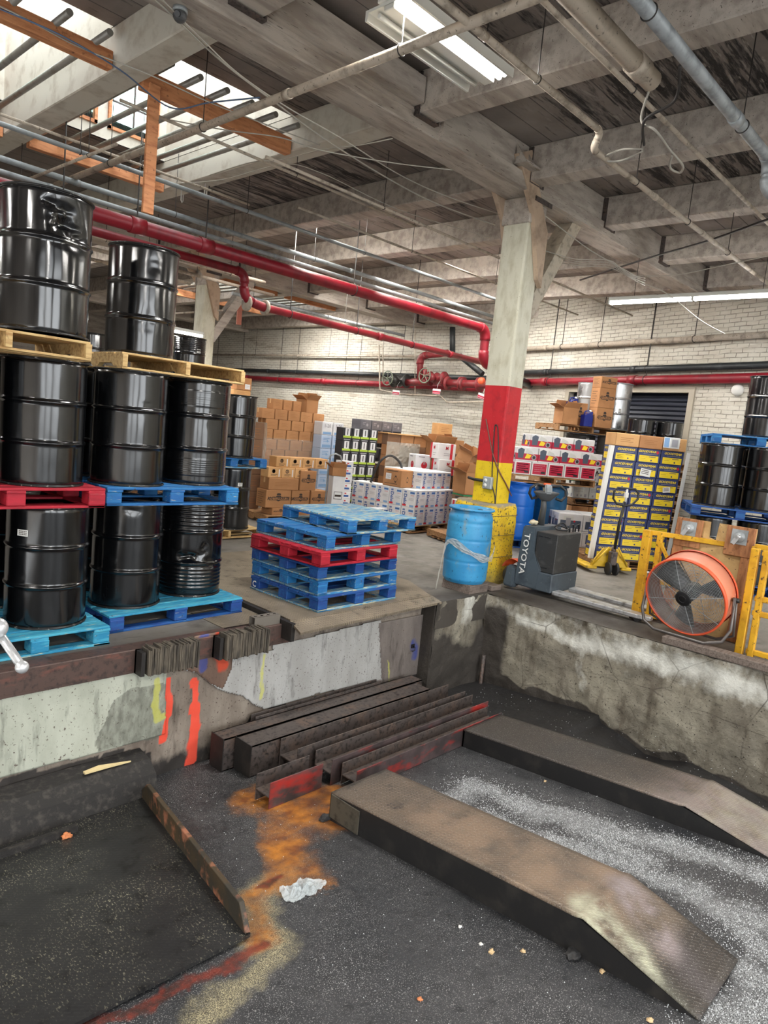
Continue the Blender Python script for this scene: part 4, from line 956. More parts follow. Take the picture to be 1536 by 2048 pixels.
g = G(); g.tube([(0, -.006, 0), (0, -.03, -.01), (.0, -.03, -.04), (-.03, -.02, -.05)], .006, 8); obj('hook', g, mt['black_plastic'], hk)
# ================================================================== COLUMN, JACKS, FAN, GATES
def column(x0, x1, y0, y1, label, painted=True):
    c_ = thing('timber_column', label, 'column', ((x0+x1)/2, (y0+y1)/2, 0)); hx, hy = (x1-x0)/2, (y1-y0)/2
    zr, zy = (2.42, 1.50) if painted else (0, 0)
    def sh(name, z0, z1, m, gr=0.):
        bm = bmesh.new(); bmesh.ops.create_cube(bm, size=1)
        bmesh.ops.subdivide_edges(bm, edges=bm.edges, cuts=14, use_grid_fill=True)
        for v in bm.verts:
            v.co = Vector((v.co.x*2*(hx+gr), v.co.y*2*(hy+gr), z0+(v.co.z+.5)*(z1-z0)))
            if abs(v.co.x) > hx*.93 and abs(v.co.y) > hy*.93: v.co.x *= .965; v.co.y *= .965
            k = mn.noise(Vector((v.co.x*9, v.co.y*9, v.co.z*3)))*.006; v.co.x += k; v.co.y += k
        me = bpy.data.meshes.new(name); bm.to_mesh(me); bm.free(); me.materials.append(m); return obj(name, me, None, c_)
    if painted:
        sh('yellow_band', 1.0, zy, mt['col_yellow']); sh('red_band', zy, zr, mt['col_red']); sh('white_shaft', zr, ZB, mt['cream'])
    else: sh('white_shaft', 0, ZB, mt['cream'])
    # bolster under the beam and knee braces along the beam (X) direction
    g = G(); g.box(-hx-.02, hx+.02, -hy-.02, hy+.02, ZB-.0-.30, ZB-.005); g.bevel(.01); obj('capital', g, mt['white_timber'], c_)
    for s in (-1, 1):
        g = G(); y = s*(hy+.035)     # bolted side plates, tapering downwards
        g.prism([(-hx-.46, y-.03, ZB+.30), (-hx-.20, y-.03, ZB+.42), (hx+.03, y-.03, ZB-.35), (hx+.03, y-.03, ZB-.98), (hx-.06, y-.03, ZB-.90), (-hx+.0, y-.03, ZB-.22)], (0, .06, 0)); obj('side_plank', g, mt['plank'], c_)
    g = G(); g.box(-hx-.03, hx+.03, -hy-.08, -hy-.068, ZB-.07, ZB-.02); obj('tie_strap', g, mt['steel_dark'], c_)
    b = G(); L = .98
    b.cbox((hx+.45, 0, ZB-.66), (.19, .22, 1.70), 0, Matrix.Rotation(math.radians(34), 3, 'Y')); obj('knee_brace', b, mt['white_timber'] if not painted else mt['cream_brace'], c_)
    return c_
mt['plank'] = M('tan_brace_plank', srgb(186,164,142), .75, 0, [(5, srgb(150,130,112), .5, .7), (40, srgb(70,60,54), .68, .72)], (24, .3, .004), 'World')
mt['cream_brace'] = M('speckled_cream_brace', srgb(188,178,160), .7, 0, [(12, srgb(150,140,124), .5, .65)], (40, .4, .004), 'World')
CXa, CXb, CYa, CYb = 7.13, 7.43, 4.775, 5.13
column(CXa, CXb, CYa, CYb, 'timber column painted white, red and yellow, rising from the yellow block')
p = ony(387, 600, BH[2][0]); q = ony(410, 600, BH[2][0])
column(q[0]-.02, q[0]+.28, BH[2][0], BH[2][1], 'far white timber column behind the left drum stacks', False)
# guard block
gb = thing('column_guard', 'chipped yellow concrete block around the foot of the column', 'concrete guard', (7.28, 5.00, 0))
bm = bmesh.new(); bmesh.ops.create_cube(bm, size=1); bmesh.ops.subdivide_edges(bm, edges=bm.edges, cuts=16, use_grid_fill=True)
for v in bm.verts:
    x, y, z = v.co*2; n = 6.0; r = (abs(x)**n+abs(y)**n)**(1/n); m_ = max(abs(x), abs(y)); k = m_/r if r > 0 else 1
    hw = .32*(1-.015*(z+1)); rz = 1-.05*max(0, (z-.8)/.2)**2
    v.co = Vector((x*k*hw*rz, y*k*hw*rz, (z+1)*.5)); d = fbm(np.array([[v.co.x, v.co.y, v.co.z]]), 5, 3)[0]*.012; v.co += Vector((x*d, y*d, d if z > .95 else 0))
me = bpy.data.meshes.new('block'); bm.to_mesh(me); bm.free()
for pl in me.polygons: pl.use_smooth = True
t = NT('worn_yellow_concrete', .7)
c = t.mix(t.noise(3, kind='World', lo=.4, hi=.6), srgb(224,190,38), srgb(206,166,30)); c = t.mix(t.noise(34, kind='World', detail=3, lo=.58, hi=.63), c, srgb(84,74,48))
sp = t.n('ShaderNodeSeparateXYZ'); t.l(t.coord('World'), sp.inputs[0]); low = t.ramp(t.math('ADD', sp.outputs['Z'], t.math('MULTIPLY', t.noise(6, kind='World', lo=.2, hi=.8), .3)), .42, .18)
top_ = t.ramp(t.math('ADD', sp.outputs['Z'], t.math('MULTIPLY', t.noise(9, kind='World', lo=.2, hi=.8), .08)), 1.0, 1.03)
c = t.mix(t.math('MULTIPLY', low, .7), c, srgb(96,86,62)); c = t.mix(top_, c, srgb(136,128,108)); t.col(c); t.bump(t.noise(40, kind='World', lo=0, hi=1), .4, .006)
me.materials.append(t.m); obj('block', me, None, gb)
g = G()
for z in (.35, .62, .86): g.tube([(.323*math.cos(a)*((abs(math.cos(a))**6+abs(math.sin(a))**6)**(-1/6)), .323*math.sin(a)*((abs(math.cos(a))**6+abs(math.sin(a))**6)**(-1/6)), z) for a in np.linspace(0, 2*math.pi, 48, endpoint=False)], .0035, 5, closed=True)
obj('form_line', g, mt['steel_dark'], gb)
# outlet box, bracket and loops of cable on the column
ob_ = thing('outlet_box', 'square grey electrical box on the yellow band of the column', 'electrical box', (CXa-.03, (CYa+CYb)/2-.06, 1.24))
g = G(); g.cbox((0, 0, 0), (.05, .13, .15)); g.bevel(.008); obj('box', g, mt['galv'], ob_)
g = G(); g.tube([(-.0, .05, .02), (-.02, .2, .02), (-.0, .30, .03)], .018, 8); obj('plug', g, mt['black_plastic'], ob_)
g = G(); g.lathe([(0.001, -.030), (.022, -.030), (.022, -.026)], 16, axis='x', c=(0, .02, .03)); g.lathe([(0.001, -.030), (.022, -.030), (.022, -.026)], 16, axis='x', c=(0, .02, -.03)); obj('socket', g, mt['white_paper'], ob_)
def cable(pts, r, m, label, cat='cable', group=None, name='hanging_cable', seg=6, sub=10):
    P = [Vector(p) for p in pts]; out = []
    for i in range(len(P)-1):
        a, b, c_, d = P[max(i-1, 0)], P[i], P[i+1], P[min(i+2, len(P)-1)]
        for k in range(sub):
            t_ = k/sub; out.append(.5*((2*b)+(-a+c_)*t_+(2*a-5*b+4*c_-d)*t_*t_+(-a+3*b-3*c_+d)*t_**3))
    out.append(P[-1]); g = G(); g.tube(out, r, seg); return tag(obj(name, g, m), label, cat, group)
xf_ = CXa-.012
def cf(u, v): p = onx(u, v, xf_); return tuple(p)
cable([cf(985,1060), cf(990,1000), cf(984,960), cf(988,870), cf(991,850), cf(996,862), cf(996,930), cf(990,1015)], .007, mt['wire_dark'], 'looped brown cable hanging over a hook on the red band of the column')
yf_ = CYa-.012
q1, q2 = onx(972, 840, xf_), ony(1023, 992, yf_); cable([cf(972,838), cf(985,905), (CXa-.01, CYa-.01, onx(1000, 942, CXa)[2]), tuple(ony(1012, 968, yf_)), tuple(ony(1023, 992, yf_))], .008, M('brown_cord', srgb(120,80,70), .6), 'brown cord running diagonally down across the red and yellow bands')
# blue barrel
def plastic_barrel(col, label, x, y, z, group=None, h=.89, r=.285, open_top=False):
    b = thing('plastic_barrel', label, 'barrel', (x, y, z), 0, group); g = G(); pr = []
    for i in range(61):
        zz = h*i/60; rr = r-.012+.012*math.sin(math.pi*i/60)
        for hz in (.30, .60, .84): rr -= .006*math.exp(-((zz/h-hz)/.012)**2)
        if zz < .04: rr -= (.04-zz)*.6
        if zz > h-.08: rr -= (zz-(h-.08))*.35
        pr.append((rr, zz))
    g.lathe(pr, 56); obj('shell', g, col, b)
    g = G(); g.lathe([(r-.05, h-.002), (r-.008, h+.002), (r+.004, h+.012), (r+.0, h+.028), (r-.03, h+.03), (r-.045, h+.02), (r-.06, h-.015), (.001, h-.02)], 56); obj('top_rim', g, col, b)
    g = G()
    for s in (-1, 1): g.lathe([(.001, 0), (.03, 0), (.034, -.018)], 16, c=(s*.17, 0, h+.0))
    obj('bung', g, mt['black_plastic'], b); return b
t = NT('scuffed_light_blue_plastic', .4); c = t.mix(t.noise(3, lo=.35, hi=.65), srgb(44,132,186), srgb(66,156,204)); c = t.mix(t.noise(6, (1,1,.6), lo=.56, hi=.72), c, srgb(126,142,140)); c = t.mix(t.noise(30, lo=.62, hi=.68), c, srgb(40,80,104)); t.col(c); mt['bar_lb'] = t.m
mt['bar_b'] = M('bright_blue_plastic', srgb(16,104,206), .35); mt['bar_t'] = M('teal_blue_plastic', srgb(18,84,128), .4)
BX, BY, BZ = 6.62, 4.74, .10
plastic_barrel(mt['bar_lb'], 'light blue scuffed barrel on a wood block at the pit corner', BX, BY, BZ, None, .84, .265)
g = G(); n = 14
for i in range(n): g.cbox((BX-.17+.36*i/n, BY-.03, .05), (.36/n*.85, .40, .098))
g.bevel(.002); tag(obj('wood_block', g, mt['wood_grey']), 'laminated grey wood block under the light blue barrel', 'wood block')
g = G(); g.box(BX+.22, BX+.42, BY-.26, BY+.0, .002, .06); g.bevel(.004); tag(obj('timber_offcut', g, mt['wood_grey']), 'flat timber offcut lying right of the wood block', 'timber')
# wrinkled plastic film around barrel
g = G(); pts = []; n = 60
ctr = [(onz(884,1180,0)), ]
P0 = [(BX-.34, BY+.12, .02), (BX-.33, BY+.10, .25), (BX-.31, BY+.08, .50), (BX-.285, BY+.02, .58), (BX-.23, BY-.16, .50), (BX-.10, BY-.27, .43), (BX+.04, BY-.28, .41), (BX+.16, BY-.24, .43), (BX+.26, BY-.18, .47), (BX+.33, BY-.15, .50)]
P0 = [Vector(p) for p in P0]; sm_ = []
for i in range(len(P0)-1):
    a, b, c_, d = P0[max(i-1, 0)], P0[i], P0[i+1], P0[min(i+2, len(P0)-1)]
    for k in range(10):
        u = k/10; sm_.append(.5*((2*b)+(-a+c_)*u+(2*a-5*b+4*c_-d)*u*u+(-a+3*b-3*c_+d)*u**3))
rows = []
for i, p in enumerate(sm_):
    row = []
    for j in range(9):
        f = (j/8-.5); wv = .075*(1+.3*math.sin(i*.4)); q = p+Vector((0, 0, f*wv)); nrm = Vector((q.x-BX, q.y-BY, 0)).normalized(); q += nrm*(.012+.012*mn.noise(Vector((i*.35, j*.9, 2))))
        row.append(g.bm.verts.new(q))
    rows.append(row)
for i in range(len(rows)-1):
    for j in range(8): g._f([rows[i][j], rows[i+1][j], rows[i+1][j+1], rows[i][j+1]], 0)
fl = NT('clear_wrinkled_film', .12); fl.col(srgb(196,194,184)); fl.b.inputs['Alpha'].default_value = .55; fl.bump(fl.noise(60, lo=0, hi=1), .8, .01); mt['film'] = fl.m
tag(obj('plastic_wrap', g, mt['film']), 'twisted strip of clear plastic film slung around the light blue barrel', 'plastic film')
# ---- electric pallet truck (forks towards -Y)
mt['truck'] = M('blue_grey_truck_paint', srgb(78,88,96), .45, .1, [(6, srgb(62,70,78), .5, .7), (30, srgb(130,134,136), .66, .7)])
mt['batt'] = M('charcoal_battery_cover', srgb(54,54,54), .5, .1, [(5, srgb(84,84,82), .55, .75, (1,1,2)), (24, srgb(110,108,104), .64, .72)])
mt['orange'] = M('orange_plastic', srgb(232,96,48), .45)
mt['chrome'] = M('worn_bright_steel', srgb(200,202,204), .34, .55, [(10, srgb(120,118,116), .5, .7)])
ep = thing('electric_pallet_truck', 'grey electric pallet truck with tiller, forks pointing right along the pit edge', 'pallet truck', (7.50, 4.12, 0))
g = G(); g.prism([(-.30, .06, .07), (.30, .06, .07), (.30, -.20, .07), (-.30, -.20, .07)], (0, 0, .22)); g.bevel(.01); obj('chassis', g, mt['truck'], ep)
g = G(); g.prism([(-.31, .30, .08), (-.31, -.02, .07), (-.31, -.03, .32), (-.31, .09, .50), (-.31, .09, .80), (-.31, .26, .80)], (.62, 0, 0)); g.bevel(.015, 2); hood = obj('motor_hood', g, mt['truck'], ep)
g = G(); Mx = Matrix.Translation((-.326, .19, .47)) @ Matrix.Rotation(-math.pi/2, 4, 'Z') @ Matrix.Rotation(math.pi/2, 4, 'X') @ Matrix.Rotation(-math.pi/2-.04, 4, 'Z')
g.text('TOYOTA', .105, Mx, sx=1.15, bold=.012); obj('maker_lettering', g, mt['white_paper'], hood)
g = G(); g.box(-.27, .29, -.19, .085, .29, .76); g.bevel(.008); bt = obj('battery_cover', g, mt['batt'], ep)
g = G()
for z in (.70, .34): g.box(-.272, -.268, -.10, -.02, z, z+.012); g.box(-.272, -.268, .0, .06, z, z+.012)
obj('vent_slot', g, mt['black_plastic'], bt)
g = G(); g.lathe([(.001, -.05), (.10, -.05), (.13, -.03), (.135, 0), (.13, .03), (.10, .05), (.001, .05)], 28, axis='x', c=(-.24, .36, .16)); obj('drive_wheel', g, mt['rubber'], ep)
g = G(); g.lathe([(.15, -.06), (.155, 0), (.15, .06), (.10, .09)], 24, axis='x', c=(-.25, .34, .22), start=.2, sweep=math.pi*.9); obj('wheel_guard', g, mt['orange'], ep)
g = G(); g.prism([(-.34, .44, .04), (-.34, .28, .03), (-.34, .30, .28), (-.34, .40, .30)], (.12, 0, 0)); g.bevel(.02, 2); obj('bumper_shoe', g, mt['truck'], ep)
for k, x in enumerate((-.27, .13)):
    g = G(); g.prism([(x, -.20, .055), (x+.16, -.20, .055), (x+.16, -1.22, .045), (x+.12, -1.36, .04), (x+.04, -1.36, .04), (x, -1.22, .045)], (0, 0, .045)); g.bevel(.008); fk = obj('fork', g, mt['chrome'], ep)
    g = G(); g.tube([(x+.03, -1.22, .036), (x+.13, -1.22, .036)], .034, 14); obj('fork_roller', g, mt['rubber'], fk)
g = G(); g.tube([(0, .22, .80), (0, .20, 1.02), (-.02, .18, 1.14)], [.045, .035, .03], 10); til = obj('tiller', g, mt['grey_plastic'], ep)
g = G(); g.lathe([(.001, 1.10), (.05, 1.10), (.09, 1.13), (.16, 1.19), (.17, 1.21), (.10, 1.22), (.001, 1.22)], 20, c=(0, 0, 0))
for v in g.bm.verts: v.co.y = v.co.y*.42+.17
for f in g.bm.faces: f.smooth = True
obj('tiller_head', g, mt['grey_plastic'], til)
g = G(); g.cbox((0, .15, 1.235), (.09, .10, .12), 0, Matrix.Rotation(-.4, 3, 'X')); g.bevel(.015, 2); hd = obj('control_pod', g, mt['galv'], til)
g = G(); g.cbox((0, .18, 1.30), (.09, .04, .03)); g.bevel(.008); obj('belly_button', g, mt['orange'], hd)
for s in (-1, 1):
    g = G(); g.tube([(s*.05, .15, 1.28), (s*.15, .14, 1.30), (s*.225, .13, 1.25), (s*.235, .13, 1.18), (s*.19, .14, 1.12), (s*.12, .15, 1.14)], .017, 8); obj('grip', g, mt['black_plastic'], til)
Rt = Matrix.Rotation(-.62, 3, 'Z'); pv = Vector((0, .20, 0)); til.rotation_euler.z = -.62; til.location = pv-Rt @ pv
cable([(7.54,4.17,.80), (7.62,4.10,.86), (7.64,4.04,.79), (7.54,4.02,.785), (7.48,4.10,.79), (7.62,4.14,.82), (7.68,4.04,.785)], .010, mt['black_plastic'], 'coiled black charging cable lying on top of the electric pallet truck')
for k, x in enumerate((7.56, 7.70)):
    g = G(); g.tube([(x, 3.97, .77), (x, 3.97, .85), (x+.08, 3.97, .86), (x+.09, 3.97, .77)], .010, 6); tag(obj('cable_loop_handle', g, mt['black_plastic']), ['left','right'][k]+' small black wire handle standing on the battery cover', 'handle')
lump('rag', (7.36,4.35,.835), (.06,.05,.03), True, 'crumpled cream rag on top of the electric pallet truck', 'rag', M('cream_rag', srgb(206,196,168), .9), None, .4, 3)
# ---- hand pallet jack
hj = thing('hand_pallet_jack', 'yellow hand pallet jack with black loop handle before the blue and yellow cartons', 'pallet jack', (9.62, 4.32, 0), math.radians(-38))
mt['jy'] = M('worn_yellow_enamel', srgb(206,168,34), .5, .1, [(8, srgb(120,100,44), .55, .7)])
for s in (-1, 1):
    g = G(); g.tube([(s*.04, -.02, .09), (s*.075, -.02, .09)], .09, 20); obj('steer_wheel', g, mt['rubber'], hj)
g = G(); g.box(-.05, .05, -.05, .05, .14, .34); g.bevel(.01); g.tube([(0, 0, .3), (0, 0, .42)], .035, 12); obj('pump_unit', g, mt['steel_dark'], hj)
g = G(); g.prism([(-.27, .06, .16), (.27, .06, .16), (.12, .08, .36), (-.12, .08, .36)], (0, .03, 0)); g.box(-.27, .27, .05, .12, .1, .18); obj('headstock', g, mt['jy'], hj)
for s in (-1, 1):
    g = G(); g.box(s*.27-.08, s*.27+.08, .05, 1.2, .055, .10); g.bevel(.01); obj('fork', g, mt['jy'], hj)
    g = G(); g.tube([(s*.27, .05, .12), (s*.07, .0, .40)], .013, 6); obj('brace_rod', g, mt['jy'], hj)
g = G(); g.tube([(0, -.02, .38), (.0, -.05, .75), (.02, -.08, 1.08)], .022, 10); sh_ = obj('shaft', g, mt['black_plastic'], hj)
g = G(); g.tube([(.03+x, -.08, 1.15+z) for x, z in ((-.13,-.11),(-.19,-.04),(-.19,.07),(-.14,.12),(.12,.12),(.18,.07),(.18,-.02),(.10,-.11),(0,-.13))], .016, 8, closed=True); obj('loop_handle', g, mt['black_plastic'], sh_)
g = G(); g.tube([(.03, -.08, 1.06), (.03, -.08, 1.26)], .016, 8); g.box(.005, .055, -.10, -.06, 1.14, 1.21); obj('release_lever', g, mt['white_paper'], sh_)
# ---- yellow gates
def bar(g, a, b, w=.05):
    a, b = Vector(a), Vector(b); d = b-a; R = d.to_track_quat('Z', 'Y').to_matrix(); g.cbox((a+b)/2, (w, w, d.length), 0, R)
gt = thing('yellow_gate', 'left yellow steel gate frame between the forks and the fan', 'gate', (7.42, 2.98, 0))
for nm, a, b, w in (('post', (0,.0,0),(0,.0,.98), .085), ('post', (.05,-.12,.0),(.05,-.12,.97), .055)):
    g = G(); bar(g, a, b, w); g.bevel(.006); obj(nm, g, mt['post_yellow'], gt)
for z, y1 in ((.955, -1.0), (.44, -.75), (.06, -1.0)):
    g = G(); bar(g, (.03, -.02, z), (.24, y1, z), .05); g.bevel(.005); obj('rail', g, mt['post_yellow'], gt)
g = G(); bar(g, (.03, -.14, .86), (.03, -.40, .46), .03); obj('diagonal_strut', g, mt['post_yellow'], gt)
g = G(); g.box(-.05, .05, -.05, .05, 0, .012); g.box(.06, .12, -.26, -.14, 0, .12); obj('foot', g, mt['steel_dark'], gt)
g2 = thing('yellow_gate', 'right yellow steel gate frame with four rails, cut by the right edge', 'gate', (7.12, 1.83, 0))
for a, b, w in (((0,0,0),(0,0,1.02), .07), ((.0,-.10,.0),(.0,-.10,1.0), .055)):
    g = G(); bar(g, a, b, w); g.bevel(.006); obj('post', g, mt['post_yellow'], g2)
for z in (.99, .56, .42, .05):
    g = G(); bar(g, (0, -.06, z), (0, -1.3, z), .05); g.bevel(.005); obj('rail', g, mt['post_yellow'], g2)
g = G(); bar(g, (.35, .1, 1.0), (.35, -1.3, 1.0), .05); bar(g, (.35, .1, 0), (.35, .1, 1.0), .05); g.bevel(.005); obj('rear_rail', g, mt['post_yellow'], g2)
# ---- wooden panel with casters
wp = thing('caster_board', 'wooden platform with casters on its face, standing on end behind the fan', 'wooden platform', (7.52, 2.36, 0)); wp.rotation_euler = (0, math.radians(4), 0)
ply = M('blotchy_plywood', srgb(206,172,118), .75, 0, [(5, srgb(178,142,92), .45, .65), (24, srgb(88,70,52), .62, .67)], (30, .3, .003))
# plane faces -X; width along Y .76, notch at top
g = G(); g.prism([(0, -.39, 0), (0, .39, 0), (0, .39, 1.16), (0, .06, 1.16), (0, .05, 1.0), (0, -.02, .98), (0, -.03, 1.16), (0, -.39, 1.16)], (.02, 0, 0)); obj('plywood_face', g, ply, wp)
mt['board'] = M('reddish_board', srgb(176,122,80), .7, 0, [(5, srgb(140,92,60), .45, .65, (1,6,1)), (26, srgb(96,60,42), .6, .68)], (30, .3, .003, (1,6,1)))
for s in (-1, 1): g = G(); g.box(-.03, 0, s*.39-(.10 if s > 0 else 0), s*.39+(.10 if s < 0 else 0), 0, 1.16); g.bevel(.004); obj('side_rail', g, mt['board'], wp)
for s in (-1, 1):
    g = G(); g.box(-.04, -.005, s*.25-.13, s*.25+.13, .86, 1.16); g.bevel(.004); obj('corner_block', g, mt['board'], wp)
    g = G(); g.box(-.05, -.041, s*.25-.075, s*.25+.075, .98, 1.13); g.lathe([(.001, -.075), (.03, -.075), (.05, -.06), (.055, -.05)], 20, axis='x', c=(0, s*.25, 1.055)); pc = obj('caster_plate', g, mt['galv'], wp)
    g = G(); g.lathe([(.001, -.095), (.022, -.095), (.024, -.075)], 14, axis='x', c=(0, s*.25, 1.055)); g.cbox((-.09, s*.25+.02, 1.02), (.012, .04, .09), 0, Matrix.Rotation(.5, 3, 'X')); obj('caster_lever', g, mt['chrome'], pc)
# ---- drum fan
fn = thing('drum_fan', 'round orange drum fan with wire grille on a tube stand', 'fan', (6.97, 2.30, .07), 0)
fax = math.atan2(.07, -1.0)   # facing angle
RF, DF = .385, .26; FZ = .43
def fanM(): return Matrix.Translation((0, 0, FZ)) @ Matrix.Rotation(fax, 4, 'Z') @ Matrix.Rotation(math.radians(17), 4, 'Y')
FM = fanM()
mt['fan_o'] = M('orange_fan_shell', srgb(236,98,62), .4); mt['fan_p'] = M('faded_salmon_shell', srgb(226,146,118), .45, 0, [(4, srgb(236,112,76), .5, .7)])
g = G(); g.lathe([(RF-.006, -DF/2), (RF, -DF/2), (RF+.0, DF/2-.02)], 64, axis='x'); g.lathe([(RF-.008, -DF/2), (RF-.008, DF/2-.02)], 64, axis='x', m=1); g.xf(FM); obj('shell', g, [mt['fan_p'], M('dusty_shell_inside', srgb(140,96,80), .8)], fn)
g = G(); g.lathe([(RF-.012, DF/2-.02), (RF-.006, DF/2+.004), (RF+.010, DF/2+.004), (RF+.012, DF/2-.03), (RF+.002, DF/2-.04)], 64, axis='x'); g.lathe([(RF-.012, -DF/2+.02), (RF-.006, -DF/2-.004), (RF+.010, -DF/2-.004), (RF+.012, -DF/2+.03)], 64, axis='x'); g.xf(FM); obj('rim_band', g, mt['fan_o'], fn)
def grille(x, nm, n=24):
    g = G()
    for i in range(n):
        r = .075+(RF-.09)*i/(n-1); xx = x+.03*math.copysign(1, x)*(1-(r/RF)**2)
        g.tube([(xx, r*math.cos(a), r*math.sin(a)) for a in np.linspace(0, 2*math.pi, 56, endpoint=False)], .0022, 4, closed=True)
    for k in range(8):
        a = k*math.pi/4+.25; g.tube([(x+.03*math.copysign(1, x)*(1-(r/RF)**2), r*math.cos(a), r*math.sin(a)) for r in np.linspace(.05, RF-.005, 8)], .003, 5)
    g.xf(FM); o = obj(nm, g, mt['galv'], fn); return o
gr = grille(DF/2, 'front_grille'); grille(-DF/2, 'rear_grille', 10)
g = G(); g.lathe([(.001, DF/2+.045), (.03, DF/2+.045), (.06, DF/2+.035), (.078, DF/2+.03), (.08, DF/2+.02)], 28, axis='x'); g.lathe([(.028, DF/2+.05), (.034, DF/2+.055), (.04, DF/2+.05)], 28, axis='x'); g.xf(FM); obj('hub_cap', g, mt['black_plastic'], gr)
for k in range(3):
    g = G(); N = 8; rows = []; a0 = k*2*math.pi/3+.35
    for i in range(N+1):
        r = .07+(RF-.10)*i/N; row = []
        for j in range(7):
            a = a0+(j/6-.5)*(.95-.25*i/N); x = .0+.06*(j/6-.5)*2*(1-.3*i/N)
            row.append(g.bm.verts.new((x, r*math.cos(a), r*math.sin(a))))
        rows.append(row)
    for i in range(N):
        for j in range(6): g._f([rows[i][j], rows[i+1][j], rows[i+1][j+1], rows[i][j+1]], 0)
    for f in g.bm.faces: f.smooth = True
    bmesh.ops.solidify(g.bm, geom=list(g.bm.faces), thickness=.003); g.xf(FM); obj('blade', g, M('grey_fan_blade', srgb(96,100,102), .35, .6) if k == 0 else bpy.data.materials['grey_fan_blade'], fn)
g = G(); g.tube([(-.10, 0, 0), (.05, 0, 0)], .075, 20); g.xf(FM); obj('motor', g, mt['black_plastic'], fn)
g = G()
for k in range(3): a = k*2*math.pi/3; g.tube([(-.08, 0, 0), (-.1, (RF-.01)*math.cos(a), (RF-.01)*math.sin(a))], .006, 6)
g.xf(FM); obj('motor_bracket', g, mt['steel_dark'], fn)
# stand: bent tube with two side uprights
mt['tube_grey'] = M('dull_grey_tube', srgb(104,100,98), .4, .5)
R0 = Matrix.Rotation(fax, 3, 'Z')
def ft(x, y, z): return tuple(R0 @ Vector((x, y, 0))+Vector((0, 0, z)))
g = G(); g.tube([ft(.02, RF+.03, FZ+.05), ft(.05, RF+.05, .18), ft(.08, RF+.0, .06), ft(.14, RF-.14, .015), ft(.14, -RF+.14, .015), ft(.08, -RF-.0, .06), ft(.05, -RF-.05, .18), ft(.02, -RF-.03, FZ+.05)], .015, 10); obj('front_stand_tube', g, mt['tube_grey'], fn)
g = G(); g.tube([ft(-.02, RF+.035, FZ), ft(-.10, RF+.03, .1), ft(-.16, RF-.14, .015), ft(-.16, -RF+.14, .015), ft(-.10, -RF-.03, .1), ft(-.02, -RF-.035, FZ)], .013, 10); obj('rear_stand_tube', g, mt['tube_grey'], fn)
for s in (-1, 1): g = G(); a, b = ft(.0, s*(RF+.01), FZ+.03), ft(0, s*(RF+.07), FZ+.03); g.tube([a, b], .022, 12); obj('tilt_knob', g, mt['black_plastic'], fn)
g = G(); a = ft(.05, -RF-.03, FZ+.08); g.tube([a, ft(.1, -RF-.02, FZ+.12)], .012, 8); obj('handle_bolt', g, mt['galv'], fn)
# timber sleeper under the fan
g = G(); g.box(6.73, 6.87, 1.0, 2.42, .0, .068); g.bevel(.006); tag(obj('timber_sleeper', g, mt['wood_grey']), 'long greyed timber lying on the pit edge under the fan', 'timber')
# bright rod end entering the frame at the left
rd = thing('door_rod', 'polished steel rod with rounded knob, poking in at the left edge', 'rod', tuple(atd(-60, 1180, 1.25)))
o_ = Vector(rd.location); e_ = Vector(atd(44, 1334, 1.12)); m_ = Vector(atd(-2, 1266, 1.17))
g = G(); g.tube([(0, 0, 0), m_-o_, e_-o_], .0072, 14); obj('shaft', g, mt['chrome'], rd)
for pt, r in ((e_, .0105), (Vector(atd(-6, 1256, 1.15)), .017)):
    bm = bmesh.new(); bmesh.ops.create_uvsphere(bm, u_segments=20, v_segments=12, radius=r); bmesh.ops.translate(bm, verts=bm.verts, vec=pt-o_)
    me = bpy.data.meshes.new('knob'); bm.to_mesh(me); bm.free()
    for pl in me.polygons: pl.use_smooth = True
    me.materials.append(mt['chrome']); obj('knob', me, None, rd)
rd.children[0].active_material = mt['chrome']
# ---- steel plate with kerb, lower left
PL = [onpit(-330,1720), onpit(288,1596), onpit(500,1878), onpit(120,2072)]
P = [Vector(p) for p in PL]; P[0] = P[1]+(Vector(onpit(0,1634))-P[1]).normalized()*.60; P[3] = P[2]+(Vector(onpit(215,2026))-P[2]).normalized()*2.0
st = thing('steel_ramp_plate', 'large oily tread plate with a raised kerb on its right side, lower left', 'steel plate', tuple(P[1]))
t = diamond('oily_tread_plate', srgb(42,42,43), srgb(54,54,54), 'World', .42, .22)
base = t.b.inputs['Base Color'].links[0].from_socket
tread_shine = t.noise(95, (1.5,.6,1), 'World', detail=2, lo=.60, hi=.66)  # pale specks painted in as the shine on scattered treads
c = t.mix(t.math('MULTIPLY', tread_shine, t.noise(1.6, kind='World', lo=.42, hi=.66)), base, srgb(178,174,150)); t.col(c); mt['oily'] = t.m
g = G(); P_ = [P[1], P[2], P[3], Vector((-.3, 2.6, pitz(2.6))), Vector((-.3, 4.55, pitz(4.55))), P[0]]; g.prism([p-P[1]+Vector((0, 0, .012)) for p in P_], (0, 0, .02)); obj('plate', g, mt['oily'], st)
d = (P[2]-P[1]); L = d.length; u = d.normalized(); sd = u.cross(Vector((0, 0, 1))).normalized()
kb = NT('rusty_kerb', .65); c = kb.mix(kb.noise(4, kind='World', lo=.4, hi=.6), srgb(72,58,38), srgb(52,48,40)); c = kb.mix(kb.noise(7, kind='World', lo=.52, hi=.66), c, srgb(160,104,78)); kb.col(c); kb.bump(kb.noise(40, kind='World', lo=0, hi=1), .3, .004)
g = G(); h = .14
pr = [(0, .03), (.10, .03), (L-.02, .032), (L, .04), (L-.10, h+.02), (.12, h+.02), (.0, .06)]
vs = [u*a+Vector((0, 0, z)) for a, z in pr]; g.prism(vs, tuple(sd*.03)); g.bevel(.003); obj('kerb', g, kb.m, st)
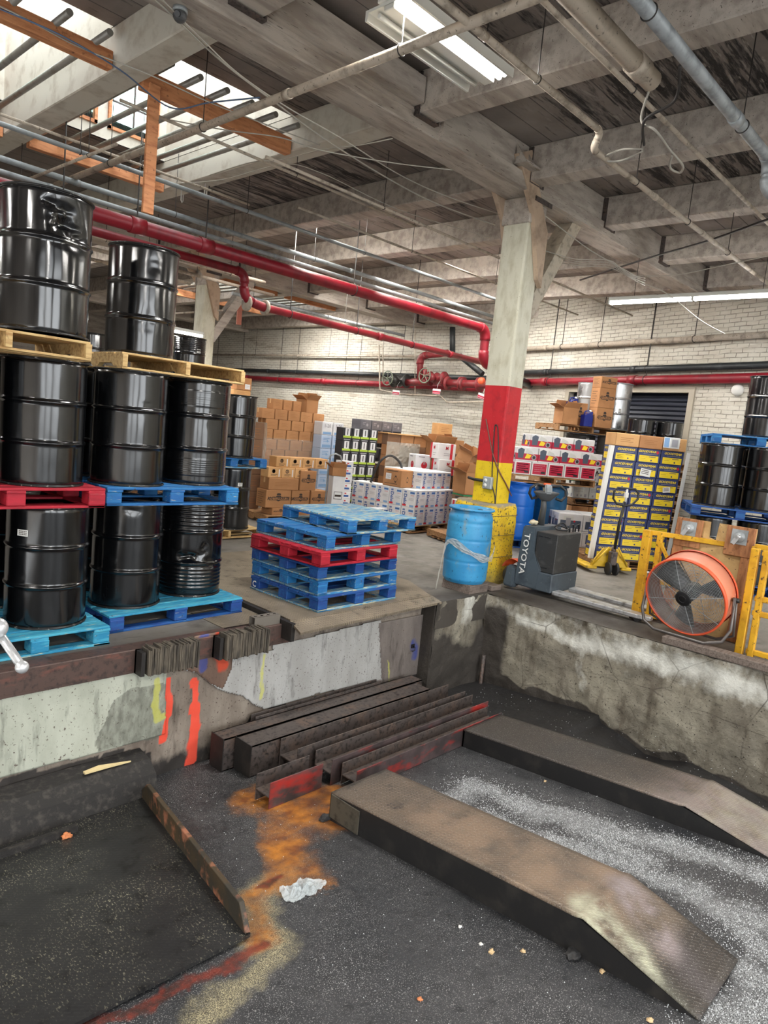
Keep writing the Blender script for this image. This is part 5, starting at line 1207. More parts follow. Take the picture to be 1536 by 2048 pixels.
# ---- small litter
chip = M('orange_brown_crumb', srgb(206,130,84), .8); tan = M('tan_crumb', srgb(206,178,136), .85); wh = M('white_crumb', srgb(225,225,220), .8)
def on(u, v, z=0): return tuple(onpit(u, v, z))
zz = .035
lump('dried_peel', on(134,1671,zz+.01), (.028,.022,.016), True, 'orange-brown crumpled scrap on the tread plate, left', 'scrap', chip, None, .8, 5)
g = G(); a, b = Vector(on(20,1631,zz+.004)), Vector(on(36,1637,zz+.004)); g.tube([a, b], .003, 6); tag(obj('white_stick', g, wh), 'tiny white stick on the tread plate at the far left', 'stick')
a, b = Vector(ony(166,1546,4.50)), Vector(ony(262,1524,4.47)); pass; d_ = (b-a); g = G()
for q in (0,): g.prism([a, a+d_*.35+Vector((0,.03,.004)), b, a+d_*.5+Vector((0,-.012,0)), a+Vector((0,-.03,0))], (0, 0, .012))
tag(obj('wood_splinter', g, M('fresh_split_wood', srgb(220,200,150), .7)), 'pale split wood sliver lying at the foot of the left wall', 'wood sliver')
for k, (u, v, m_, l, r) in enumerate(((983,1903,tan,'tan crumb in the open floor left of the chunk by the ramp',.016),(962,1888,wh,'small white crumb beside the tan one left of the ramp chunk',.011),(1046,1902,tan,'tan crumb nearest the rubbly chunk by the nearer ramp',.013),(1380,1998,tan,'tan leaf-like crumb in front of the nearer ramp tip',.018),(920,1853,wh,'white crumb just right of the big floor crack',.010),(1205,1942,tan,'brown crumb below the sloping end of the nearer ramp',.014),(1138,1565,wh,'white paper scrap against the far ramp side',.022),(1090,1562,tan,'pale green-grey crumb left of the white scrap at the far ramp',.012),(840,1998,chip,'reddish crumb at the bottom centre of the floor',.012),(1300,2040,tan,'tan crumb at the bottom edge right of centre',.016))):
    lump('floor_crumb', on(u, v, .004), (r, r*.8, r*.5), True, l, 'crumb', m_, 'crumbs scattered on the pit floor', .8, k+9)
# crumpled clear bag
bm = bmesh.new(); bmesh.ops.create_grid(bm, x_segments=46, y_segments=46, size=1)
for v in bm.verts:
    x, y = v.co.x, v.co.y; r = math.hypot(x, y); a = math.atan2(y, x); k = .09*(1+.3*math.sin(2*a+.6)+.12*math.sin(5*a))
    if max(abs(x), abs(y)) > 0: s_ = max(abs(x), abs(y))/max(r, 1e-6); x *= s_; y *= s_
    n = abs(mn.noise(Vector((x*2.6, y*2.6, 1))))*.075+abs(mn.noise(Vector((x*7, y*7, 4))))*.03
    v.co = Vector((x*k*1.25, y*k, .006+n*(1.15-r*.7)))
me = bpy.data.meshes.new('clear_bag'); bm.to_mesh(me); bm.free()
for pl in me.polygons: pl.use_smooth = False
bgm = NT('shiny_clear_bag', .08); bgm.col(srgb(206,214,216)); bgm.b.inputs['Alpha'].default_value = .62; bgm.bump(bgm.noise(30, lo=0, hi=1), .7, .01)
me.materials.append(bgm.m); o = bpy.data.objects.new('plastic_bag', me); C.objects.link(o); o.location = on(604, 1782); o.rotation_euler = (0, 0, -.5); tag(o, 'crumpled clear plastic bag lying on the orange-stained floor', 'plastic bag')
# granules: thousands of tiny absorbent grains
N = 120000; xs = RNG.uniform(2.2, 6.6, N); ys = RNG.uniform(-.2, 4.3, N); att = pitattr(xs, ys)['salt'] if False else None
Pq = np.stack([xs, ys], 1); nz_ = np.array([mn.noise(Vector((a*3.0, b*3.0, 3))) for a, b in Pq]); att = np.clip(mask(Pq, SALT, .0, .34)*(1+.9*nz_), 0, 1); keep = RNG.uniform(0, 1, N) < att**1.6*.95+.012
xs, ys = xs[keep], ys[keep]; n = len(xs); s_ = RNG.uniform(.002, .0044, n); an = RNG.uniform(0, 6.28, n)
T = np.array([[1,0,0],[-.5,.87,0],[-.5,-.87,0],[0,0,1.2]]); V = np.zeros((n, 4, 3))
for k in range(4):
    V[:, k, 0] = xs+s_*(T[k,0]*np.cos(an)-T[k,1]*np.sin(an)); V[:, k, 1] = ys+s_*(T[k,0]*np.sin(an)+T[k,1]*np.cos(an)); V[:, k, 2] = pitz(V[:, k, 1])+.002+s_*T[k,2]
def inside(x0, x1, y0, y1): return (xs > x0) & (xs < x1) & (ys > y0) & (ys < y1)
ok = ~(inside(R1X[0], R1X[1], .74, 3.22) | inside(R2X[0], R2X[1], .86, 3.4)); V = V[ok]; n = len(V)
F = (np.array([[0,1,3],[1,2,3],[2,0,3]])[None]+np.arange(n)[:, None, None]*4).reshape(-1, 3)
me = bpy.data.meshes.new('granules'); me.from_pydata(V.reshape(-1, 3).tolist(), [], F.tolist()); me.materials.append(M('white_granule', srgb(206,210,212), .7))
o = bpy.data.objects.new('absorbent_granules', me); C.objects.link(o); tag(o, 'white absorbent granules scattered over the floor between the two ramps', 'granules', None, 'stuff')
# ================================================================== CARTONS AND LOADS
def kr(nm, a, b):
    t = NT(nm, .8); oi = t.n('ShaderNodeObjectInfo'); t.col(t.mix(t.noise(2.5, kind='ObjectR', lo=.4, hi=.6), t.mix(oi.outputs['Random'], a, b), t.mix(oi.outputs['Random'], b, a))); return t.m
K = {'kraft': kr('kraft_cardboard', srgb(178,128,84), srgb(158,112,72)), 'kraft2': M('pale_kraft_cardboard', srgb(206,160,108), .8, 0, [(2.5, srgb(190,144,92), .4, .6)]),
     'kraftd': M('inside_cardboard', srgb(148,100,62), .85), 'tape': M('packing_tape', srgb(206,168,122), .3), 'white': M('white_carton', srgb(222,222,222), .6, 0, [(2, srgb(206,206,208), .4, .6)]),
     'ink': mt['ink'], 'blue': M('print_blue', srgb(40,84,150), .6), 'lblue': M('print_light_blue', srgb(128,164,204), .6), 'red': M('print_red', srgb(196,40,54), .6), 'navy': M('print_navy', srgb(44,54,98), .45, 0, [(3, srgb(56,66,110), .4, .6)]),
     'yellow': M('print_yellow', srgb(236,206,44), .5), 'black': M('print_black', srgb(40,40,44), .5), 'lime': M('print_lime', srgb(168,192,66), .5), 'grey': M('grey_carton', srgb(112,112,118), .6, 0, [(3, srgb(96,96,102), .4, .6)]),
     'grey2': M('print_mid_grey', srgb(150,150,156), .6), 'dkbrown': M('brown_carton', srgb(120,88,64), .75), 'green': M('print_green', srgb(20,120,72), .5), 'offw': M('off_white_carton', srgb(200,202,198), .6), 'lbl': M('pale_blue_carton', srgb(176,194,218), .55),
     'crimson': M('print_crimson', srgb(178,30,62), .5), 'pic': M('print_slate', srgb(74,84,100), .5), 'orange2': M('print_orange', srgb(206,120,50), .5), 'jug': M('dark_blue_plastic_jug', srgb(28,42,122), .3)}
KEYS = list(K)
def face_m(face, sx, sy, eps=.0015):
    rx = Matrix.Rotation(math.pi/2, 4, 'X')
    if face == 'f': return Matrix.Translation((0, -sy/2-eps, 0)) @ rx, sx
    if face == 'b': return Matrix.Translation((0, sy/2+eps, 0)) @ Matrix.Rotation(math.pi, 4, 'Z') @ rx, sx
    if face == 'l': return Matrix.Translation((-sx/2-eps, 0, 0)) @ Matrix.Rotation(-math.pi/2, 4, 'Z') @ rx, sy
    return Matrix.Translation((sx/2+eps, 0, 0)) @ Matrix.Rotation(math.pi/2, 4, 'Z') @ rx, sy
class Box(G):
    def __init__(s, sx, sy, sz, base='kraft', bev=.007):
        super().__init__(); s.d = (sx, sy, sz); s.used = [base]; s.box(-sx/2, sx/2, -sy/2, sy/2, 0, sz); s.bevel(bev)
    def mi_(s, k):
        if k not in s.used: s.used.append(k)
        return s.used.index(k)
    def rect(s, face, u0, u1, v0, v1, m, eps=.0015):
        Mx, w_ = face_m(face, s.d[0], s.d[1], eps); h = s.d[2]
        s.quad([Mx @ Vector((a*w_, b*h, 0)) for a, b in ((u0,v0),(u1,v0),(u1,v1),(u0,v1))], s.mi_(m)); return s
    def poly(s, face, pts, m, eps=.002):
        Mx, w_ = face_m(face, s.d[0], s.d[1], eps); h = s.d[2]; s.quad([Mx @ Vector((a*w_, b*h, 0)) for a, b in pts], s.mi_(m)); return s
    def txt(s, face, t_, size, u, v, m, rot=0, eps=.0026, **kw):
        Mx, w_ = face_m(face, s.d[0], s.d[1], eps); s.text(t_, size, Mx @ Matrix.Translation((u*w_, v*s.d[2], 0)) @ Matrix.Rotation(rot, 4, 'Z'), s.mi_(m), **kw); return s
    def top(s, x0, x1, y0, y1, m):
        z = s.d[2]+.0015; s.quad([(x0*s.d[0], y0*s.d[1], z), (x1*s.d[0], y0*s.d[1], z), (x1*s.d[0], y1*s.d[1], z), (x0*s.d[0], y1*s.d[1], z)], s.mi_(m)); return s
    def done(s, name='carton'): mats = [K[k] for k in s.used]; return s.mesh(name, mats, flip=True)
def lines(b, face, u0, v0, n, w_, dv, m='ink', h=.02):
    for i in range(n): b.rect(face, u0, u0+w_*(1-.25*(i % 2)), v0-i*dv, v0-i*dv+h, m)
def tri_mark(b, face, u, v, s_, asp):
    for sg in (-1, 1): b.poly(face, [(u-s_*.5, v+sg*s_*asp*.75), (u+s_*.5, v+sg*s_*asp*.75), (u, v+sg*s_*asp*1.35)], 'ink')
    e = .12
    pts = [(u-s_, v), (u, v-s_*asp), (u+s_, v), (u, v+s_*asp)]
    for i in range(4):
        a, c = pts[i], pts[(i+1) % 4]; f = lambda p: (u+(p[0]-u)*(1-e), v+(p[1]-v)*(1-e)); b.poly(face, [a, c, f(c), f(a)], 'ink')
def k_brown(sx, sy, sz, base='kraft', tape=True):
    b = Box(sx, sy, sz, base)
    if tape: b.rect('l', -.09, .09, .55, 1, 'tape'); b.top(-.5, .5, -.06, .06, 'tape')
    lines(b, 'f', -.3, .62, 3, .55, .14, 'kraftd', .03); b.rect('f', -.1, .1, .62, .95, 'kraftd') if False else None
    return b.done()
def k_arrow(sx, sy, sz, base='kraft', two=True, label=False):
    b = Box(sx, sy, sz, base); tri_mark(b, 'f', -.2 if two else 0, .45, .13, sx/sz*.95); 
    if two: tri_mark(b, 'f', .25, .45, .13, sx/sz*.95)
    tri_mark(b, 'r', 0, .45, .15, sy/sz*.95); tri_mark(b, 'l', .2, .45, .13, sy/sz*.95)
    if label: b.rect('l', -.35, -.05, .4, .75, 'white'); lines(b, 'l', -.3, .62, 3, .2, .07); lines(b, 'l', -.3, .88, 1, .6, .1, h=.04); lines(b, 'l', -.4, .15, 1, .7, .1, h=.03)
    return b.done()
def k_anti(sx, sy, sz):
    b = Box(sx, sy, sz); s_ = sx*.165
    for f in ('f', 'r' ) if sy > .22 else ('f',):
        b.poly(f, [(-.38,.60),(-.12,.60),(-.08,.68),(.08,.68),(.12,.60),(.38,.60),(.40,.50),(.36,.42),(.10,.42),(0,.36),(-.10,.42),(-.36,.42),(-.40,.50)], 'ink', .0012)
        b.rect(f, -.36, .36, .445, .58, 'kraft', .0019); b.txt(f, 'ANTI-FREEZE', s_, 0, .512, 'ink', bold=.02, sx=.92)
        b.poly(f, [(-.07,.70),(.07,.70),(.09,.76),(.05,.82),(-.05,.82),(-.09,.76)], 'ink', .0012)
    lines(b, 'l', -.35, .8, 6, .6, .12); lines(b, 'r', -.35, .3, 2, .6, .1)
    return b.done()
def k_delo(sx, sy, sz):
    b = Box(sx, sy, sz, 'white')
    for f in ('f', 'l', 'r'):
        b.txt(f, 'Delo', sz*.30, -.27, .45, 'blue', rot=-math.pi/2, bold=.025); b.rect(f, -.36, -.30, .80, .9, 'blue'); b.rect(f, -.28, -.20, .80, .9, 'blue')
        b.rect(f, .08, .44, .76, .90, 'lblue'); b.rect(f, .1, .42, .80, .86, 'blue', .002); b.txt(f, '15W-40', sz*.07, .26, .68, 'red', bold=.01); lines(b, f, .0, .5, 3, .42, .05, 'grey2', .015)
        b.rect(f, -.44, -.16, .05, .16, 'red'); b.rect(f, .1, .42, .04, .15, 'lblue')
    return b.done()
def k_gy(sx, sy, sz, dia=False):
    b = Box(sx, sy, sz, 'navy')
    for f in ('f', 'r', 'l'):
        b.rect(f, -.42, .42, .08, .52, 'yellow'); b.txt(f, 'GOODYEAR', sz*.21, .0 if not dia else -.1, .80, 'yellow', shear=.35, bold=.03, sx=1.15); lines(b, f, -.25, .62, 1, .6, .1, 'grey2', .025)
        lines(b, f, -.36, .40, 3, .3, .11, 'kraftd', .03); b.rect(f, .0, .3, .42, .46, 'navy', .002)
        n = 12; u, v, r = .12, .2, .035; b.poly(f, [(u+r*math.cos(2*math.pi*i/n), v+r*sx/sz*math.sin(2*math.pi*i/n)) for i in range(n)], 'navy')
        if dia: b.poly(f, [(.36,.66),(.43,.78),(.36,.92),(.29,.78)], 'red')
    return b.done()
def k_red(sx, sy, sz, style=0):
    b = Box(sx, sy, sz, 'white')
    for f in ('f', 'l', 'r'):
        if style == 0:
            b.rect(f, -.5, .5, .0, .55, 'crimson'); b.rect(f, -.5, .5, .0, .08, 'white', .002)
            b.poly(f, [(-.42,.2),(-.18,.2),(-.14,.85),(-.3,.95),(-.44,.8)], 'pic', .002); b.poly(f, [(-.1,.2),(.12,.2),(.2,.45),(-.02,.55)], 'yellow', .0024)
            n = 14; u, v, r = .32, .3, .11; b.poly(f, [(u+r*math.cos(2*math.pi*i/n), v+r*sx/sz*math.sin(2*math.pi*i/n)) for i in range(n)], 'grey2', .0024); b.poly(f, [(u+r*.6*math.cos(2*math.pi*i/n), v+r*.6*sx/sz*math.sin(2*math.pi*i/n)) for i in range(n)], 'black', .003)
            b.poly(f, [(-.1,.6),(.3,.5),(.2,.75),(-.05,.9)], 'offw', .0026)
        elif style == 1:
            b.rect(f, -.42, .42, .1, .88, 'crimson'); lines(b, f, -.34, .74, 4, .66, .15, 'white', .05); b.rect(f, .1, .36, .16, .32, 'black', .0024)
        else:
            b.rect(f, -.5, -.28, .0, 1, 'red') if f == 'l' else b.rect(f, .2, .34, 0, 1, 'red'); b.txt(f, 'M', sz*.3, .0, .7, 'red', bold=.02); lines(b, f, -.15, .35, 2, .45, .12, 'grey2', .03)
    return b.done()
def k_generic(sx, sy, sz, base, items):
    b = Box(sx, sy, sz, base)
    for it in items:
        for f in it[0]:
            if it[1] == 'r': b.rect(f, *it[2:7], **({'eps': it[7]} if len(it) > 7 else {}))
            elif it[1] == 'l': lines(b, f, *it[2:])
            elif it[1] == 't': b.txt(f, *it[2:7])
            elif it[1] == 'c':
                u, v, r, m_ = it[2:6]; n = 16; b.poly(f, [(u+r*math.cos(2*math.pi*i/n), v+r*sx/sz*math.sin(2*math.pi*i/n)) for i in range(n)], m_, .0026)
    return b.done()
def open_carton(name, loc, rz, sx, sy, sz, label, flaps=((.5,), ), mat='kraft', mark=True, group=None, tilt=(0,0)):
    o = thing('open_carton', label, 'carton', loc, rz, group); o.rotation_euler = (tilt[0], tilt[1], rz)
    g = G(); t_ = .006
    g.box(-sx/2, sx/2, -sy/2, sy/2, 0, t_); g.box(-sx/2, sx/2, -sy/2, -sy/2+t_, 0, sz); g.box(-sx/2, sx/2, sy/2-t_, sy/2, 0, sz); g.box(-sx/2, -sx/2+t_, -sy/2, sy/2, 0, sz); g.box(sx/2-t_, sx/2, -sy/2, sy/2, 0, sz)
    obj('carton_body', g, K[mat], o)
    for k, (ax, ang) in enumerate((('f', .7), ('b', -.5), ('l', .9), ('r', -.3))):
        g = G(); L = (sy if ax in 'fb' else sx)*.46; W_ = (sx if ax in 'fb' else sy)-.01
        R = Matrix.Rotation(ang*1.0+random.uniform(-.3, .3), 3, 'X')
        g.cbox(R @ Vector((0, 0, L/2)), (W_, t_*.8, L), 0, R)
        rzf = {'f': 0, 'b': math.pi, 'l': -math.pi/2, 'r': math.pi/2}[ax]
        if ax in 'b': pass
        Mx = Matrix.Rotation(rzf, 4, 'Z'); d_ = (sy if ax in 'fb' else sx)/2
        g.xf(Matrix.Translation((0, 0, sz)) @ Mx @ Matrix.Translation((0, -d_, 0))); obj('flap', g, K[mat], o)
    return o
ORD = ['bottom','second','third','fourth','fifth','sixth','seventh','eighth','ninth','tenth','eleventh','twelfth']
POS = ['leftmost','second','third','fourth','fifth','sixth','seventh','eighth','ninth']
def load(name, cat, origin, rz, dims, nx, ny, nz, meshes, desc, where, group, keep=None, jit=.0015, z0=PLH, gap=.009, brick=False, back='behind'):
    """stack of cartons; origin is the front-left corner on the floor"""
    sx, sy, sz = dims; st_ = {}; Rm = Matrix.Rotation(rz, 3, 'Z'); out = []
    for k in range(nz):
        for j in range(ny):
            for i in range(nx):
                if keep and not keep(i, j, k): continue
                p = Rm @ Vector(((i+.5)*(sx+gap)+random.uniform(-jit, jit)+(.35*sx*(k % 2)-.03 if brick else 0), (j+.5)*(sy+gap)+random.uniform(-jit, jit), 0))
                me = meshes(i, j, k) if callable(meshes) else random.choice(meshes)
                o = bpy.data.objects.new(name, me); C.objects.link(o); o.location = (origin[0]+p.x, origin[1]+p.y, origin[2]+z0+k*(sz+.001)); o.rotation_euler.z = rz+random.uniform(-.009, .009)
                row = 'front row' if j == 0 else ('second row back' if j == 1 else ('third row back' if j == 2 else ORD[j]+' row back'))
                tier = 'top layer' if k == nz-1 and nz > 1 else ORD[k]+' layer'
                bits = [desc]
                if nz > 1: bits.append(tier)
                if nx > 1: bits.append(POS[i]+' from left' if i else 'leftmost')
                if ny > 1: bits.append(row)
                lab = ', '.join(bits)
                if len((lab+' '+where).split()) <= 16: lab += ', '+where
                tag(o, lab, cat, group); out.append(o)
    return out
def chk(mesh_fn, *a, **k): return mesh_fn(*a, **k)
# ---- blue and yellow oil cartons beside the hand jack
GO = Vector((9.86, 4.72, 0)); ga = math.radians(-38); gyt = 0.0
ga_, gb_ = k_gy(.37, .34, .214), k_gy(.37, .34, .214, True)
put(make_pallet('stringer', ('wood_brown','wood_brown'), 1.16, 1.06), tuple(GO+Matrix.Rotation(ga, 3, 'Z') @ Vector((.57, .53, 0))), ga, 'wooden pallet under the tall leaning load of blue and yellow cartons')
gyl = load('oil_carton', 'carton', GO, ga, (.37, .34, .214), 3, 3, 8, lambda i, j, k: gb_ if (i+k) % 3 == 2 else ga_, 'navy and yellow carton', 'beside the hand jack', 'navy and yellow cartons on the leaning pallet load', keep=lambda i, j, k: j == 0 or i == 2)
Ra = Matrix.Rotation(ga, 3, 'Z')
for o in gyl: h = o.location.z-.14; o.location += Ra @ Vector((h*.055, 0, 0)); 
put_top = load('brown_carton', 'carton', GO+Ra @ Vector((.08, -.01, 0)), ga, (.375, .34, .19), 3, 3, 1, [k_brown(.375, .34, .19, 'kraft', False), k_brown(.375, .34, .19, 'kraft2', False)], 'flat brown carton', 'on top of the navy and yellow load', 'brown cartons topping the leaning load', z0=.14+8*.215+.001, keep=lambda i, j, k: j == 0 or i == 2)
for x, l in ((-.05, 'left'), (1.18, 'right')):
    g = G(); R = Matrix.Rotation(math.atan(.055), 3, 'Y')
    for dx, dy, sx, sy in ((.0, -.004, .06, .006), (.03 if x > 0 else -.03, .025, .006, .06)):
        g.cbox(R @ Vector((dx, dy, .87)), (sx, sy, 1.72), 0, R)
    o = obj('corner_board', g, mt['white_paper'], None, tuple(GO+Ra @ Vector((x, -.012, .13))), (0, 0, ga)); tag(o, 'white '+l+' edge protector board on the navy and yellow load', 'corner board')
def paper(name, c, w_, h, rz, label, cat='sheet', roll=0, m='white_paper', lns=3):
    g = G(); Rr = Matrix.Rotation(roll, 3, 'Y'); g.cbox((0, 0, 0), (w_, .0015, h), 0, Rr)
    for i in range(lns): g.cbox(Rr @ Vector((-w_*.05, -.002, h*(.3-.22*i))), (w_*.7, .001, h*.08), 1, Rr)
    return tag(obj(name, g, [mt[m], mt['ink']], None, c, (0, 0, rz)), label, cat)
q = GO+Ra @ Vector((.62, -.02, 1.50)); paper('paper_sheet', tuple(q), .17, .11, ga, 'white paper sheet taped across the upper front of the navy and yellow load', roll=.12)
q = GO+Ra @ Vector((1.0, -.02, 1.27)); paper('paper_sheet', tuple(q), .12, .08, ga, 'smaller tilted white paper on the right of the navy and yellow load', roll=-.15)
q = GO+Ra @ Vector((.97, -.025, 1.98)); g = G(); g.box(-.13, .13, 0, .004, -.08, .08, 0); g.box(-.12, -.04, -.002, 0, -.07, .07, 1); g.box(-.02, .12, -.002, 0, -.07, .07, 2); g.box(0, .10, -.003, -.002, -.06, .05, 3)
tag(obj('shipping_label', g, [K['white'], K['lblue'], K['offw'], K['grey2']], None, tuple(q), (0, 0, ga)), 'white and blue shipping label on the brown cartons topping the load', 'label')
# ---- white cartons in front of it (left) and the others around
WO = Vector((10.45, 6.00, 0)); wa = math.radians(-40)
kw = k_generic(.42, .30, .27, 'white', [(('f','l','r'), 'r', -.42, .42, .12, .6, 'pic'), (('f','l','r'), 'r', -.30, .1, .62, .85, 'offw'), (('f','l'), 'r', -.2, .0, .25, .75, 'grey2', .0024), (('f','l'), 'c', .15, .55, .04, 'red'), (('f',), 'l', .2, .4, 3, .18, .1, 'white', .03)])
kw2 = k_generic(.42, .30, .27, 'white', [(('f','l','r'), 'r', -.45, .45, .08, .92, 'grey2'), (('f','l','r'), 'r', -.43, .43, .1, .9, 'white', .0018), (('f','l','r'), 'r', -.3, -.1, .25, .8, 'pic', .0024), (('f','l','r'), 'r', .05, .2, .25, .8, 'pic', .0024), (('f',), 'l', -.35, .3, 2, .6, .1, 'grey2', .02)])
WP = Vector((10.60, 5.35, 0))
put(make_pallet('stringer', ('wood_brown','wood_pale'), .9, .62), tuple(WP+Matrix.Rotation(wa, 3, 'Z') @ Vector((.43, .31, 0))), wa, 'wooden floor pallet under the white printed cartons behind the electric truck')
load('white_carton', 'carton', WP, wa, (.42, .30, .27), 2, 2, 1, [kw2], 'white printed carton', 'behind the electric truck', 'white printed cartons behind the electric truck')
load('white_carton', 'carton', WP+Matrix.Rotation(wa, 3, 'Z') @ Vector((-.42, .0, 0)), wa, (.42, .30, .27), 3, 2, 1, [kw], 'white picture carton, upper row', 'behind the electric truck', 'white printed cartons behind the electric truck', z0=PLH+.275)
load('white_carton', 'carton', WP+Matrix.Rotation(wa, 3, 'Z') @ Vector((-.40, .0, 0)), wa, (.36, .30, .27), 1, 2, 1, [kw2], 'white carton hidden by the electric truck', 'lower row', 'white printed cartons behind the electric truck', z0=PLH)
# pallet with green edged cartons ("MoSoks" scribble) standing on another load
MO = atd(1143, 1020, 12.35); MO = Vector((MO[0], MO[1], 0)); ma = math.radians(-28)
kg = k_generic(.31, .30, .30, 'offw', [(('f','l','r'), 'r', -.12, .1, .82, 1.0, 'black'), (('f','l','r'), 'r', -.5, .5, .97, 1.0, 'green'), (('f','l'), 'l', -.4, .55, 3, .5, .08, 'grey2', .02), (('f','l'), 'r', -.3, -.2, .1, .22, 'grey2'), (('f','l'), 'r', -.05, .05, .1, .22, 'grey2'), (('f','l'), 'r', .2, .35, .08, .26, 'grey2'), (('f',), 'l', -.2, .78, 1, .6, .1, 'grey', .03)])
load('lower_carton', 'carton', MO, ma, (.35, .30, .30), 3, 1, 2, [k_brown(.35, .30, .30)], 'brown carton', 'under the green edged load', 'brown cartons under the green edged load', keep=lambda i, j, k: j == 0)
put(make_pallet('stringer', ('wood_brown','wood_brown'), 1.25, .34), tuple(MO+Matrix.Rotation(ma, 3, 'Z') @ Vector((.62, .16, 0))), ma, 'wooden floor pallet below the green edged carton load')
put(make_pallet('stringer', ('wood_brown','wood_brown'), 1.25, .34), tuple(MO+Matrix.Rotation(ma, 3, 'Z') @ Vector((.62, .16, PLH+.602))), ma, 'wooden pallet directly under the green edged white cartons')
load('green_edged_carton', 'carton', MO, ma, (.31, .30, .30), 3, 1, 2, [kg], 'white carton with green edge', 'left of the navy load', 'green edged white cartons', z0=PLH*2+.604, keep=lambda i, j, k: j == 0 or k == 1)
q = MO+Matrix.Rotation(ma, 3, 'Z') @ Vector((.62, -.012, PLH*2+.604+.45)); g = G(); g.text('MoSoks', .16, Matrix.Rotation(math.pi/2, 4, 'X'), shear=.3)
o = obj('scribble', g, mt['ink'], None, tuple(q), (0, 0, ma)); tag(o, 'handwritten black scribble on the green edged white cartons', 'handwriting')
# red and white cartons on a pallet laid on blue barrels
BO = atd(1030, 1000, 11.6); BO = Vector((BO[0], BO[1], 0)); ba = math.radians(-30); Rb = Matrix.Rotation(ba, 3, 'Z')
for k, (x, m_, l) in enumerate(((.36, 'bar_b', 'bright blue plastic barrel behind the electric truck tiller'), (.98, 'bar_t', 'darker teal plastic barrel right of the bright blue one'), (-.22, 'bar_b', 'bright blue barrel mostly hidden behind the yellow column guard'))):
    p = BO+Rb @ Vector((x-.15, .30, 0)); plastic_barrel(mt[m_], l, p.x, p.y, PLH, 'blue plastic barrels behind the column', .92, .29)
put(make_pallet('block', ('blue_dark','blue_dark'), 1.7, .64), tuple(BO+Rb @ Vector((.28, .31, 0))), ba, 'dark pallet on the floor under the blue plastic barrels')
put(make_pallet('stringer', ('wood_brown','wood_brown'), 1.56, .5), tuple(BO+Rb @ Vector((.68, .22, PLH+.953))), ba, 'wooden pallet on the blue barrels carrying red and white cartons')
r0, r1 = k_red(.40, .30, .225), k_red(.30, .30, .225, 1)
zb_ = PLH*2+.955
load('red_white_carton', 'carton', BO+Rb @ Vector((-.08, 0, 0)), ba, (.30, .30, .225), 5, 1, 1, [r1], 'white carton with crimson panel', 'on the pallet above blue barrels', 'crimson panelled cartons above the blue barrels', z0=zb_)
load('red_white_carton', 'carton', BO+Rb @ Vector((-.08, 0, 0)), ba, (.40, .30, .225), 4, 1, 1, [r0], 'red and white picture carton, middle row', 'above the crimson panelled ones', 'picture cartons above the blue barrels', z0=zb_+.227)
load('red_white_carton', 'carton', BO+Rb @ Vector((.16, .02, 0)), ba, (.40, .30, .225), 3, 1, 1, [r0], 'red and white picture carton, topmost row', 'right of the red column band', 'picture cartons above the blue barrels', z0=zb_+.454)
# ---- drums, silver drums and antifreeze cartons by the shutter
def dd(u, d, z, kind, mats, lab, grp, paper=None): p = atd(u, 900, d); D(kind, p[0], p[1], z, lab, 2.5, mats=mats, group=grp, paper=paper); return p
mt['rim_s'] = mt['galv']
_dm_k = [('plain', 1158, 13.55, 'left', 2.5), ('plain', 1222, 13.3, 'right', 2.5)]
GD = 'charcoal drums under the antifreeze cartons'
for kind, u, d, l, _ in _dm_k:
    dd(u, d, ZL1, 'beaded' if l == 'left' else 'plain', ('drum_grey','chime'), l+' charcoal drum under the wooden pallet with antifreeze cartons', GD, (.5, .78, .06, .03) if l == 'left' else None)
    dd(u, d, PLH, 'plain', ('drum_grey','chime'), l+' floor level charcoal drum hidden behind the white cartons', GD)
for u, d, l in ((1168, 13.95, 'left bare steel drum behind the antifreeze cartons'), (1218, 13.4, 'right bare steel drum with sticker, before the dark shutter')):
    o_ = dd(u, d, ZL2, 'plain', ('drum_silver','galv'), l, 'bare steel drums before the shutter', (.35, .3, .06, .10) if l[0] == 'r' else None)
for o in list(C.objects):
    if o.parent and o.name.startswith('rim') and o.parent.get('label', '').find('bare steel drum') >= 0: o.data = o.data.copy(); o.data.materials[0] = mt['galv']
AP = atd(1150, 900, 13.0); aa = math.radians(-28); Rc = Matrix.Rotation(aa, 3, 'Z')
AV = Vector((AP[0], AP[1], 0))
for z, l in ((0, 'floor pallet under the charcoal drums'), (PLH+DH, 'pallet between the two levels of charcoal drums'), (ZL2-PLH, 'wide wooden pallet carrying the antifreeze cartons and steel drums')):
    put(make_pallet('stringer', ('wood_brown','wood_brown'), 1.5, .8), tuple(AV+Rc @ Vector((.26, .30, z))), aa, l+' at the back')
an = k_anti(.36, .25, .36); an2 = k_anti(.36, .25, .20)
p0 = AV+Rc @ Vector((.38, -.10, ZL2+.002))
for k, (me_, z, l) in enumerate(((an, 0, 'antifreeze carton, lowest of three beside the bare steel drum'), (an, .362, 'antifreeze carton, middle of three beside the bare steel drum'), (an2, .724, 'short antifreeze carton, topmost of three before the steel drums'))):
    o = bpy.data.objects.new('antifreeze_carton', me_); C.objects.link(o); o.location = p0+Vector((0, 0, z)); o.rotation_euler.z = aa+.03*k; tag(o, l, 'carton', 'antifreeze cartons on the high wooden pallet')
o = bpy.data.objects.new('antifreeze_carton', k_anti(.26, .30, .42)); C.objects.link(o); o.location = AV+Rc @ Vector((.06, .18, ZL2+.002)); o.rotation_euler.z = aa-.2; tag(o, 'antifreeze carton in the middle behind the blue jugs', 'carton', 'antifreeze cartons on the high wooden pallet')
p_ = AV+Rc @ Vector((-.29, .0, ZL2+.002)); open_carton('open_carton', tuple(p_), aa, .32, .30, .30, 'open brown carton holding a blue jug, left on the high pallet')
